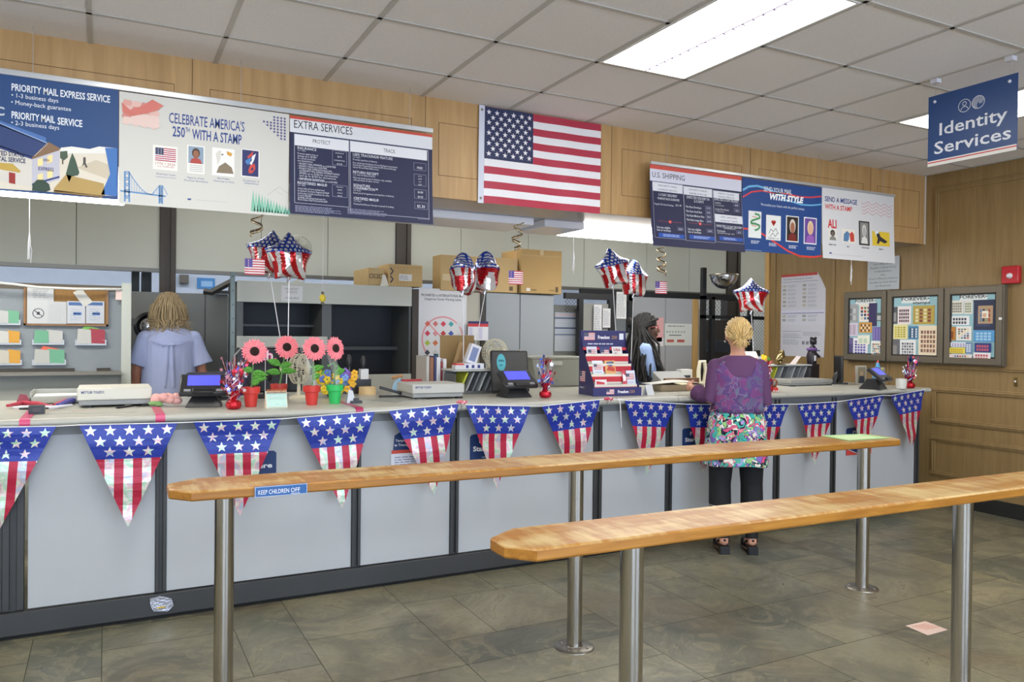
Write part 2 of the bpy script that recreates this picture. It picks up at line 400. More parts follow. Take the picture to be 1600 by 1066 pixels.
# soffit over the counter, faced with grooved plywood
def soffit():
    Y = 4.62; Z0 = 2.34
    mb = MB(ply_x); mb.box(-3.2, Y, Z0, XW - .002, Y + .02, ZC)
    mb.box(-3.2, Y+.02, Z0+.02, XW-.002, Y+.40, Z0+.04)
    mb.box(-3.2, Y+.38, Z0+.04, XW-.002, Y+.40, ZC)
    mb.m(mat('soffit_strip', (172, 158, 142), .3, .4)); mb.box(-3.2, Y+.012, Z0, XW-.002, Y+.41, Z0+.02)
    mb.m(groove); g = .0018
    seams = [-.9, .41, 1.77, 3.18, 4.5, 5.9]
    for x in seams: mb.box(x-g, Y-.0015, Z0, x+g, Y, ZC)
    for a, b in zip([-2.2] + seams, seams + [XW]):
        x0, x1 = a + .09, b - .09; z0, z1 = Z0+.14, ZC-.15
        for q in ((x0,z0,x1,z0+.003), (x0,z1-.003,x1,z1), (x0,z0,x0+.003,z1), (x1-.003,z0,x1,z1)): mb.box(q[0], Y-.0015, q[1], q[2], Y, q[3])
    mb.m(mat('corner_bead', (214, 206, 196), .5)); mb.box(XW-.016, Y-.006, Z0, XW-.002, Y, ZC-.0)
    struct(mb, 'wall_soffit', smooth=0)
soffit()
# right wall: oak panelling with mouldings
def wall_right():
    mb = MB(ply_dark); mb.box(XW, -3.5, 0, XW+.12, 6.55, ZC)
    struct(mb, 'wall_right', smooth=0)
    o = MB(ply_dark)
    def mold(y0, z0, y1, z1, w=.045):
        for (a, b, c, d) in ((y0,z0,y1,z0+w),(y0,z1-w,y1,z1),(y0,z0+w,y0+w,z1-w),(y1-w,z0+w,y1,z1-w)):
            o.box(XW-.014, a, b, XW, c, d)
            if c - a > d - b: o.box(XW-.022, a, (b+d)/2-.007, XW-.014, c, (b+d)/2+.007)
            else: o.box(XW-.022, (a+c)/2-.007, b, XW-.014, (a+c)/2+.007, d)
    mold(1.6, 1.21, 4.53, 2.84)
    mold(1.6, .72, 4.53, 1.045); mold(1.6, .245, 4.53, .60)
    mold(-2.5, 1.21, 1.3, 2.84); mold(-2.5, .245, 1.3, 1.045)
    for y in (4.98, 5.62, 6.42): o.box(XW-.012, y-.012, .1, XW, y+.012, 2.9)
    o.m(mat('oak_edge', (196, 158, 98), .5)); o.box(XW-.02, 6.50, 0, XW, 6.56, ZC)
    tag(o.build('trim_panel_moulding', bevel=.004, smooth=0), kind='structure')
    struct(MB(mat('black_rubber', (38, 38, 36), .5)).box(XW-.012, -3.5, 0, XW, 4.36, .125), 'baseboard_right', smooth=0)
wall_right()
paint_w = mat('painted_wall', (206, 202, 190), .7, var=.04, vscale=3)
struct(MB(paint_w).box(-3.32, -3.5, 0, -3.2, 12, ZC), 'wall_left', smooth=0)
def wall_rear():
    mb = MB(paint_w); Y0, Y1 = -3.62, -3.5
    wins = [(-2.2, 1.0), (2.0, 5.2)]; x = -3.2
    for a, b in wins:
        mb.box(x, Y0, 0, a, Y1, ZC); mb.box(a, Y0, 0, b, Y1, .4); mb.box(a, Y0, 2.3, b, Y1, ZC); x = b
    mb.box(x, Y0, 0, XW, Y1, ZC); struct(mb, 'wall_rear', smooth=0)
    fr = mat('aluminium', (150, 152, 155), .35, .8)
    for i, (a, b) in enumerate(wins):
        f = MB(fr)
        for x in (a, (a+b)/2-.02, b-.04): f.box(x, Y0+.03, .4, x+.04, Y1-.03, 2.3)
        f.box(a, Y0+.03, .4, b, Y1-.03, .44); f.box(a, Y0+.03, 2.26, b, Y1-.03, 2.3)
        o = struct(f, 'window_%d' % (i+1), smooth=0)
wall_rear()
# staff side: hung cream wall panels with dark posts, pale far wall beyond the gap
tube_b = mat('batten_diffuser', (250, 251, 250), .4, emit=9)
def back():
    cream = mat('cream_panel', (196, 197, 184), .55, var=.03, vscale=2)
    post = mat('brown_post', (66, 58, 50), .5)
    mb = MB(cream); Y = 8.0; Z0 = 2.055
    xs = [-3.2, -1.6, -.242, .44, .577, 1.353, 2.013, 2.74, 2.906, 3.5, 4.354, 5.122, 6.06, 6.75, 7.387, 7.615, 8.4, 9.3]
    for a, b in zip(xs, xs[1:]):
        if (a, b) in ((.44, .577), (2.74, 2.906), (7.387, 7.615)): continue
        mb.box(a+.003, Y, Z0, b-.003, Y+.04, ZC)
    mb.m(mat('panel_gap', (150, 148, 132), .7)); mb.box(-3.2, Y+.02, Z0+.002, 9.3, Y+.06, ZC)
    mb.m(mat('grey_channel', (120, 118, 112), .4, .4)); mb.box(-3.2, Y-.005, Z0-.035, 9.3, Y+.08, Z0)
    struct(mb, 'wall_staff', smooth=0)
    for a, b in ((.44, .577), (2.74, 2.906), (7.387, 7.615)):
        p = MB(post); p.box(a, Y-.03, 0, a+.045, Y+.1, ZC); p.box(b-.045, Y-.03, 0, b, Y+.1, ZC); p.box(a+.045, Y-.01, 0, b-.045, Y+.06, ZC)
        struct(p, 'wall_post', smooth=0)
    struct(MB(mat('pale_blue_wall', (188, 196, 210), .8, var=.04)).box(-3.2, 11.2, 0, 12, 11.32, ZC), 'wall_back', smooth=0)
    struct(MB(paint_w).box(9.3, 4.9, 0, 9.42, 11.3, ZC), 'wall_staff_right', smooth=0)
    struct(MB(paint_w).box(XW+.12, 4.8, 0, 9.42, 4.9, ZC), 'wall_staff_near', smooth=0)
    # suspended strip lights over the work counter and unseen battens added further back
    for x0, x1, lit, lab in ((-2.4, .10, 1, 'lit strip light under the soffit, left end behind the blue mail poster'), (.95, 2.86, 0, 'unlit strip light with bluish lens under the soffit, left of the curly ribbon'), (2.95, 5.6, 1, 'lit strip light with pull cord under the soffit, behind the shipping poster')):
        t = thing('strip_light', lab, 'strip light', ((x0+x1)/2, 5.38, 2.3), 'strip lights under the soffit'); zl = 2.275 if x0 < 0 else 2.30
        h = MB(mat('fixture_white', (205, 210, 222), .35)); h.box(x0, 5.15, 2.36, x1, 5.62, 2.42)
        for x in (x0+.3, x1-.3): h.cyl((x, 5.38, 2.42), (x, 5.38, ZC+.1), .008, n=8)
        h.build('housing', t, smooth=30)
        xa = x0 + (.36 if x0 > 2.9 else 0)
        if xa > x0: MB(mat('lens_dim', (214, 218, 228), .25)).box(x0, 5.16, 2.30, xa, 5.61, 2.36).build('end_cover', t, bevel=.01)
        MB(tube_e if lit else mat('lens_off', (232, 236, 246), .25)).box(xa, 5.16, zl, x1, 5.61, 2.36).build('lens', t, bevel=.012)
    for x, y in [(1.2, 6.9), (3.2, 6.9), (5.4, 6.9), (7.9, 6.9)] + [(x, 9.6) for x in (-2.2, -.6, .9, 2.4, 3.9, 5.4, 7.9)]:
        if 1:
            t = thing('ceiling_light', 'unseen batten ceiling light added over the staff area', 'ceiling light', (x, y, ZC), 'staff area ceiling battens')
            MB(tube_b if y < 8 else mat('batten_rear_fill', (236, 244, 255), .4, emit=20)).box(x-.6, y-.14, ZC-.08, x+.6, y+.14, ZC-.03).build('diffuser', t, smooth=0)  # stronger rear row is added out of view to brighten the far wall
            MB(C('dddddd')).box(x-.62, y-.16, ZC-.03, x+.62, y+.16, ZC-.001).build('tray', t, smooth=0)
back()

# ================================================================ COUNTER
def counter():
    YF = 4.38; YB = 5.45; XE = 6.215
    t = thing('service_counter', 'long pale grey post office counter with dark uprights and white rolled edge', 'counter', (2, 4.9, 0))
    steel = mat('charcoal_steel', (62, 63, 64), .4, .2); panel = mat('laminate_panel', (182, 186, 190), .38, var=.03, vscale=3)
    xs = [(-.431, -.343), (.229, .28), (1.251, 1.303), (1.86, 1.915), (2.897, 2.962), (3.503, 3.558), (4.54, 4.60), (5.165, 5.218), (6.205, 6.255)]
    edges = [-.329] + [x for a in xs[1:-1] for x in a] + [6.203]
    for i in range(0, len(edges), 2):
        a, b = edges[i], edges[i+1]
        MB(panel).box(a+.001, YF, .135, b-.001, YF+.02, 1.0).build('front_panel', t, bevel=.002)
    MB(steel).box(-2.6, YF, .135, -.431, YF+.02, 1.0).build('end_panel', t, bevel=.002)
    for a, b in xs:
        u = MB(steel); u.box(a, YF+.004, .13, b, YF+.03, 1.005); w3 = (b-a)/3
        u.box(a, YF-.012, .14, a+w3, YF+.004, 1.0).box(b-w3, YF-.012, .14, b, YF+.004, 1.0)
        u.build('upright', t, bevel=.002)
    k = MB(steel); k.box(-2.6, YF-.022, .02, XE+.04, YF+.03, .13); k.build('kick_rail', t, bevel=.003)
    k = MB(mat('black_gap', (22, 22, 22), .8)); k.box(-2.6, YF+.0, 0, XE+.02, YF+.05, .021); k.build('toe_strip', t)
    k = MB(mat('lip_shade', (128, 130, 132), .5)); k.box(-2.6, YF-.006, .965, XE+.03, YF+.02, 1.018); k.build('lip_shade_band', t)  # darker grey band stands in for the shadow under the lip
    MB(panel).box(XE+.02, YF+.02, .02, XE+.04, YB-.1, 1.0).build('side_panel', t)
    # work surface in lengths, each with a rolled front edge
    top = mat('laminate_top', (182, 181, 171), .3, var=.03, vscale=40)
    cuts = [-2.6, -.33, .245, 1.265, 1.885, 2.93, 3.53, 4.57, 5.19, 6.27]
    for a, b in zip(cuts, cuts[1:]):
        n = 8
        prof = [(YB, CT), (YB, CT-.036), (4.36, CT-.036)] + [(4.293 - .019*sin(pi*i/n), CT-.018-.019*cos(pi*i/n)) for i in range(n+1)]
        m_ = MB(top); m_.loft([[(x, y, z) for y, z in prof] for x in (a+.002, b-.002)]); m_.build('worktop', t)
    return t
counter()
# pink strapping tape over the worktop joints
for i, (x, c) in enumerate(((-.335, 'd4517c'), (.243, 'd4517c'), (1.262, 'b03060'))):
    mb = MB(C(c, .3)); w2 = .022
    def pr(e): return [(4.72, CT+e), (4.30, CT+e)] + [(4.293 - (.019+e)*sin(pi*k/8), CT-.018+(.019+e)*cos(pi*k/8)) for k in range(9)]
    mb.loft([[(xx, y, z) for y, z in pr(.0035)] + [(xx, y, z) for y, z in pr(.002)[::-1]] for xx in (x-w2, x+w2)])
    tag(mb.build('edge_strap', loc=(x, 4.4, CT)), ['pink tape strap over counter edge beside the small black box', 'pink tape strap over counter edge below the pink cloth rose', 'dark pink tape strap over counter edge right of the green pot'][i], 'tape', 'pink straps over the counter joints')
# ================================================================ QUEUE RAILS
oak = wood('varnished_oak', (154, 100, 36), (178, 124, 50), (1.2, 14, 14), 5, .3, worn=(216, 194, 138))
steelp = mat('brushed_glint_steel', (186, 182, 176), .17, 1, var=.12, vscale=6, stretch=(9, 9, .5))  # vertical tone streaks imitate stretched highlights in the colour
def rail(name, label, x0, x1, ya, yb, zt, posts, c=.07, right_cut=True, ry=-.020):
    th = .038; t = thing(name, label, 'queue rail', ((x0+x1)/2, (ya+yb)/2, 0), 'wooden queue rails')
    f = lambda x: ry * (x - x0); n = (yb - ya)
    pts = [(x0, ya+n*.30), (x0+c, ya+.0), (x1-c*.6, ya+f(x1)), (x1, ya+n*.28+f(x1)), (x1, ya+n*.7+f(x1)), (x1-c*.6, yb+f(x1)), (x0+c*1.6, yb), (x0, ya+n*.7)]
    MB(oak).prism([(x, y, zt-th) for x, y in pts], (0, 0, th)).build('rail_top', t, bevel=.007, smooth=40)
    for x, y in posts:
        MB(steelp).cyl((x, y, 0), (x, y, zt-th), .036, n=40).build('post', t)
        fl = MB(mat('worn_steel', (150, 146, 136), .35, .9, var=.3, vscale=30)); fl.lathe([(.036, .012), (.04, .008), (.088, .006), (.093, .003), (.094, 0)], (x, y, 0), 40)
        for k in range(4): fl.lathe([(.008, .0055), (.0075, .009), (.003, .011)], (x+.068*cos(k*pi/2+.6), y+.068*sin(k*pi/2+.6), 0), 10)
        fl.build('floor_flange', t)
    return t
r1 = rail('queue_rail', 'long oak topped rail on steel posts with the blue plate, nearer the counter', .205, 4.09, 3.02, 3.29, .90, [(.405, 3.15), (1.975, 3.13), (3.975, 3.13)])
r2 = rail('queue_rail', 'nearest oak topped steel rail running out of the right side of the photo', .972, 5.2, 1.835, 2.065, .90, [(1.425, 1.935), (3.0, 1.905), (4.75, 1.87)], c=.065)
# plate on the first rail
A = Art('y', 3.02); a0, b0, a1, b1 = .5035, .8615, .683, .899
tl = A.loc(397, 762); tr = A.loc(479, 756.5)
a0, a1 = tl[0], tr[0]
MB_ = MB(mat('plate_blue', '#2c62a4', .35)).box(a0, 3.006, .8605, a1, 3.012, .9005)
A.d = 3.006; A.m(C('2c62a4')); A.frame(a0+.001, .8615, a1-.001, .8995, .0015, 'dfe6ee'); A.text('KEEP CHILDREN', a0+.013, .871, .0165, 'f2f4f6', w=.112); A.text('OFF', a0+.132, .871, .0165, 'f2f4f6', w=.034); A.rect(a0+.132, .8655, a0+.166, .8672, 'f2f4f6')
for q in (a0+.006, a1-.006): A.disc(q, .881, .0018, '1b3f70')
def mergeart(mb, A):
    b = len(mb.v); mb.v += A.v
    for f, i in zip(A.f, A.mi):
        mt = A.ms[i]
        if mt not in mb.ms: mb.ms.append(mt)
        mb.f.append([b + k for k in f]); mb.mi.append(mb.ms.index(mt))
    return mb
o = mergeart(MB_, A).build('warning_plate', loc=((a0+a1)/2, 3.006, .88), smooth=0); tag(o, 'small blue plate reading KEEP CHILDREN OFF on the rail edge', 'plate')
# papers
p = MB(C('a9d89a')); p.prism([pz(u, v, .9015) for u, v in ((1283, 681), (1347, 678.5), (1391, 684.5), (1325, 689))], (0, 0, .002)); p.m(C('cfe6b4')); p.prism([pz(u, v, .9036) for u, v in ((1296, 681.3), (1345, 679.8), (1378, 684.3), (1326, 687.4))], (0, 0, .0004))
tag(p.build('leaflet', loc=pz(1330, 683, .9015), smooth=0), 'pale green leaflet lying on the far end of the rail', 'paper')
p = MB(C('e8cdc0')); p.prism([pz(u, v, .001) for u, v in ((1415, 978), (1446, 971), (1481, 984.5), (1450, 993))], (0, 0, .0006)); p.m(C('d9a898'))
for k in range(5):
    u = 1424 + k*5; p.prism([pz(u+a, v+k*1.2, .0018) for a, v in ((0, 979), (22, 974.5), (24, 975.5), (2, 980))], (0, 0, .0002))
tag(p.build('dropped_card', loc=pz(1450, 983, 0), smooth=0), 'pale pink paper card lying on the slate floor', 'paper')
p = MB(mat('tape_silver', (178, 180, 190), .25, .6, bump=.6, bscale=60)); y = 4.355
q = [py(u, v, y) for u, v in ((234, 935), (250, 931), (268, 935), (271, 946), (262, 955), (240, 955), (235, 947))]; p.prism(q, (0, -.008, 0)); p.m(C('d8b83a')); p.box(.236, y-.012, .062, .275, y-.008, .068)
tag(p.build('duct_tape_patch', loc=q[0], smooth=0), 'crumpled silver tape patch on the dark kick rail of the counter', 'tape')

# ================================================================ HANGING POSTERS
YS = 4.5
alu = mat('hanger_bar', (205, 208, 212), .3, .5)
def poster(name, label, u0, v0, u1, v1, draw, bg, curl=.0, group=None, X0=None):
    A = Art('y', YS - .004); a0, b0, a1, b1 = A.R(u0, v0, u1, v1, None)
    if X0 is not None: a0 = X0
    cu = (lambda a, b: curl * max(0, (b1 - b) / (b1 - b0)) ** 2) if curl else None
    mb = MB(C(bg)); N = 8
    rings = []
    for i in range(N + 1):
        b = b1 - (b1 - b0) * i / N; w = cu(0, b) if cu else 0
        rings.append([(a0, YS-.004-w, b), (a1, YS-.004-w, b), (a1, YS-.001-w, b), (a0, YS-.001-w, b)])
    mb.loft(rings); A.wave = cu; A.box_ = (a0, b0, a1, b1); draw(A, a0, b0, a1, b1)
    o = mergeart(mb, A).build(name, loc=((a0+a1)/2, YS, b0), smooth=0)
    return tag(o, label, 'poster', group)
def Q(A, pts, col): A.pol([A.loc(u, v) for u, v in pts], col)
for (xa, xb, lab) in ((-1.45, 1.772, 'long aluminium hanger bar holding the left row of posters'), (3.432, 6.055, 'aluminium hanger bar holding the right row of posters')):
    t = thing('poster_hanger', lab, 'hanger bar', ((xa+xb)/2, YS, 2.74))
    MB(alu).box(xa, YS-.012, 2.706 if xa < 0 else 2.700, xb, YS+.012, 2.735 if xa < 0 else 2.722).build('bar', t, bevel=.003)
    for x in [xa + .15 + k * (xb - xa - .3) / 3 for k in range(4)]: MB(mat('wire', (190, 190, 190), .4, .8)).cyl((x, YS, 2.73), (x, YS, ZC), .0015, n=6).build('wire', t)
def d_mail(A, a0, b0, a1, b1):
    W = 'eef2f7'
    A.T('PRIORITY MAIL EXPRESS', 18, 141, 10.8, W, 133, bold=.02); A.T('SERVICE', 136, 156, 10.8, W, 172, bold=.02)
    A.T('\u2022 1-3 business days', 18, 151.5, 6.8, W, 91); A.T('\u2022 Money-back guarantee', 17.5, 162.5, 6.8, W, 111)
    A.T('PRIORITY MAIL', 18, 184.5, 10.8, W, 86, bold=.02); A.T('SERVICE', 90, 194.2, 10.8, W, 128.5, bold=.02); A.T('\u2022 2-3 business days', 17.5, 194.5, 6.8, W, 92.5)
    A.T('C', -7, 179, 13, 'c9ced6', 7, bold=.03)
    Q(A, [(-45,172),(72,215),(72,225),(-45,185)], '4c74b5'); A.up()
    Q(A, [(-45,250),(50,246),(100,231),(183,236),(183,307),(-45,292)], 'e6ddcc'); A.up()
    Q(A, [(95,231),(112,229),(140,233),(155,229),(183,232),(183,240),(95,240)], 'f2f0ea')
    Q(A, [(120,262),(150,250),(183,262),(183,285),(140,270)], 'd3c6ae'); A.up()
    Q(A, [(-45,160),(0,194),(74,225),(50,246),(0,230),(-45,215)], '2a3f74'); Q(A, [(-45,158),(0,192),(74,223),(74,226),(0,196),(-45,163)], '8fa6cf')
    Q(A, [(-45,212),(50,245),(50,293),(-45,272)], 'ded9cf'); Q(A, [(50,245),(93,232),(93,281),(50,293)], 'c8c6d2'); A.up()
    Q(A, [(50,246),(76,222),(94,232),(93,235),(50,249)], '8a6a4c'); Q(A, [(-45,214),(50,246),(50,249),(-45,218)], '2b3f7c'); Q(A, [(50,287),(93,275),(93,278),(50,290)], '2b3f7c')
    for u, v in ((59, 249), (74, 244), (59, 273), (74, 268)): Q(A, [(u,v),(u+8,v-2.5),(u+8,v+9),(u,v+11.5)], 'ffe6a2')
    A.T('UNITED STATES', -16, 241, 7, '30395e', 38, bold=.03); A.T('POSTAL SERVICE', -16, 250, 7, '30395e', 40, bold=.03)
    A.T('OPEN', 67, 252, 4, '30395e', 77, bold=.02); A.T('EXPRESS', 60, 266, 5.5, '3a3f70', 84, bold=.02)
    Q(A, [(-5,254),(20,256),(33,268),(30,270),(-5,264)], 'caa84a'); Q(A, [(14,269),(24,271),(24,288),(14,286)], 'a02f24')
    A.up(); Q(A, [(108,285),(103,272),(109,250),(113,239),(118,250),(124,270),(122,274),(112,276)], '3e5645'); Q(A, [(94,237),(105,236),(106,246),(100,251),(94,247)], '4a5b45'); Q(A, [(97,250),(99,250),(99,257),(97,257)], '5a4a35')
    Q(A, [(50,298),(51,288),(58,281),(68,281),(77,288),(79,297),(72,300)], '2f4638'); Q(A, [(130,247),(132,245),(134,247),(134,255),(137,262),(134,262),(132,257),(128,260),(130,255)], '4b4540')
    Q(A, [(84,295),(103,273),(162,287),(164,306),(86,299)], 'b99a58'); Q(A, [(84,297),(160,306),(160,309),(84,301)], '8a6b3d')
    Q(A, [(164,231),(183,232),(183,307),(158,304),(172,272)], '3d74bb'); A.up()
    for k in range(9): A.disc(*A.loc(55 + k*2.3, 243 - k*2.2), .0022, 'ffffff', n=6)
def portrait(A, u0, v0, u1, v1, bg, skin, hair, cloth, lady=False):
    a0, b0, a1, b1 = A.R(u0, v0, u1, v1, bg); A.up(); w = a1-a0; h = b1-b0; c = (a0+a1)/2
    A.disc(c, b0+h*.62, w*.27, hair, h*.29); A.up(); A.disc(c, b0+h*.56, w*.19, skin, h*.22)
    A.pol([(a0+w*.1, b0), (a1-w*.1, b0), (a1-w*.2, b0+h*.26), (c, b0+h*.36), (a0+w*.2, b0+h*.26)], cloth); A.up(-1)
def d_250(A, a0, b0, a1, b1):
    A.EPS = .0003
    B = '24448c'; A.T("CELEBRATE AMERICA'S", 264, 191.5, 16, B, 382, bold=.01); A.T('250', 269.5, 212.5, 15.5, B, 289, bold=.02); A.T('TH', 289.5, 206, 7, B, 296.5, bold=.02); A.T('WITH A STAMP', 300, 217, 15.5, B, 377.5, bold=.02)
    H = 'e9e6df'; x = A.R(239, 226, 277.5, 264, 'f1efe8'); A.up()
    f0 = A.R(242.5, 230, 275, 250.5, None); A.flag(*f0, stars=False, n=2)
    A.T('1776 \u2022 2026', 243, 256.5, 3.6, 'b5423c', 274); A.T('U.S. FOREVER', 246, 260.5, 2.2, 'b5423c', 272); A.up(-1)
    A.T('American Icons', 244, 272.5, 3, B, 274); A.T('Celebrating the Nation', 243, 276.5, 1.8, B, 275)
    A.R(292.5, 226, 320, 270, 'f3f1ea'); A.up(); portrait(A, 294.5, 228, 318, 254.5, '8fa3b8', '9c6246', '4a342a', 'b5463a')
    for k in range(4): A.R(296, 257.5+k*3, 317, 258.3+k*3, '9a9a9a')
    A.up(-1); A.T('Figures of the', 293, 278.5, 2.8, B, 319); A.T('American Revolution', 287, 282.5, 2.8, B, 325)
    A.R(331.5, 230, 366.5, 273.5, 'f6f5f0'); A.up(); Q(A, [(338,236),(345,232),(356,234),(361,240),(355,243),(352,247),(354,256),(341,258),(336,246)], 'f9f8f4'); A.up(); Q(A, [(337,240),(342,235),(346,236),(344,250),(340,258)], 'dedad0'); Q(A, [(346,241),(349,240.5),(349,242.5),(346,243)], '4a443c'); Q(A, [(354,236),(363,240),(361,245),(355,242)], 'dba23a')
    Q(A, [(338,270),(342,260),(352,254),(362,262),(365,272)], '8a7a62'); A.up(-2); A.T('Bald Eagle:', 340, 279.5, 2.6, B, 359); A.T('Hatching to Adult', 334, 283.5, 2.4, B, 366)
    A.R(377, 232, 405.5, 276, 'f1efea'); A.up(); A.R(378.5, 233.7, 404, 274.3, '2a2f68'); A.up()
    Q(A, [(386,245),(392,240),(396,236),(394,244),(388,248)], 'd0473c'); Q(A, [(383,252),(390,246),(394,250),(388,258),(385,256)], '4a7fc0'); Q(A, [(394,244),(400,240),(397,250),(393,258),(390,256)], 'eef0f4'); Q(A, [(388,266),(391,258),(398,256),(399,264),(394,271),(389,271)], 'd0473c'); A.up(); Q(A, [(392,264),(395,261),(396,265),(393,267)], '2a2f68')
    A.up(-3); A.T('Declaration of', 380, 283, 2.6, B, 405); A.T('Independence', 382, 287, 2.6, B, 404)
    for k in range(16):                                # clasped hands, pale red
        u = 190 + (k % 4) * 14; v = 155 + (k // 4) * 9 + (k % 4) * 2.5
        Q(A, [(u,v+9),(u+4,v),(u+15,v+2),(u+18,v+9),(u+8,v+14)], ['e2a49a','e9beb2','d98f86'][k % 3] if k < 9 else 'ecd0c6'); A.up()
    A.up(); Q(A, [(190,160),(203,172),(222,166),(238,156),(256,166),(242,174),(226,178),(206,182),(192,176)], 'd9786c'); A.up(-17)
    rd = random.Random(4)
    for r in range(8):
        for c in range(8):
            if r + (7-c) > 8 or (r < 2 and c < 4): continue
            a, b = A.loc(407 + c*5.4, 180 + r*4.6 + c*.8); A.star(a, b, .0095, '4a3f86', rd.uniform(-.2, .2))
    cb = '6d9ccf'
    for u0, v0, v1, w in ((195, 268, 315, 7), (249, 290, 318, 4.5)):
        A.line([A.loc(u0, v0), A.loc(u0, v1)], .008, cb); A.line([A.loc(u0+w, v0+1), A.loc(u0+w, v1+1)], .008, cb)
        for k in range(5):
            v = v0 + (v1-v0)*k/5; A.line([A.loc(u0, v), A.loc(u0+w, v+6)], .003, cb); A.line([A.loc(u0+w, v), A.loc(u0, v+6)], .003, cb); A.line([A.loc(u0, v), A.loc(u0+w, v)], .004, cb)
    A.line([A.loc(188, 298), A.loc(259, 307)], .008, cb)
    cab = [(202+ (249-202)*k/12, 270 + 34*(sin(pi*.5*k/9) if k < 9 else 1) - (0 if k < 9 else (k-9)*4.5)) for k in range(13)]
    A.line([A.loc(*q) for q in cab], .004, cb)
    for u, v in cab[1:-1]: A.line([A.loc(u, v), A.loc(u, 298+(u-188)*.125)], .0018, cb)
    A.line([A.loc(254, 290), A.loc(262, 305)], .003, cb)
    for k in range(13):
        u = 392 + k*4.6; h = 34 - k*2; v = 330 + k*.4
        Q(A, [(u,v),(u+3.5,v-h),(u+7,v)], ['7fc0a6','95cbb4','6fb39a'][k % 3])
    A.line([A.loc(418, 305), A.loc(430, 296), A.loc(437, 292), A.loc(446, 300), A.loc(451, 303)], .003, 'b9b9bb'); A.line([A.loc(430, 296), A.loc(436, 302), A.loc(443, 304)], .002, 'b9b9bb')
    A.line([A.loc(306, 312.5), A.loc(354, 316)], .0015, 'a9adb5'); Q(A, [(293,310),(299,310.5),(298,313),(293,312.5)], B)
NAVY = '1f2348'
def dlines(A, lines, col='d9dbe6'):
    for t, u, v, h, u1 in lines: A.T(t, u, v, h, col, u1, bold=.01 if h > 3 else 0)
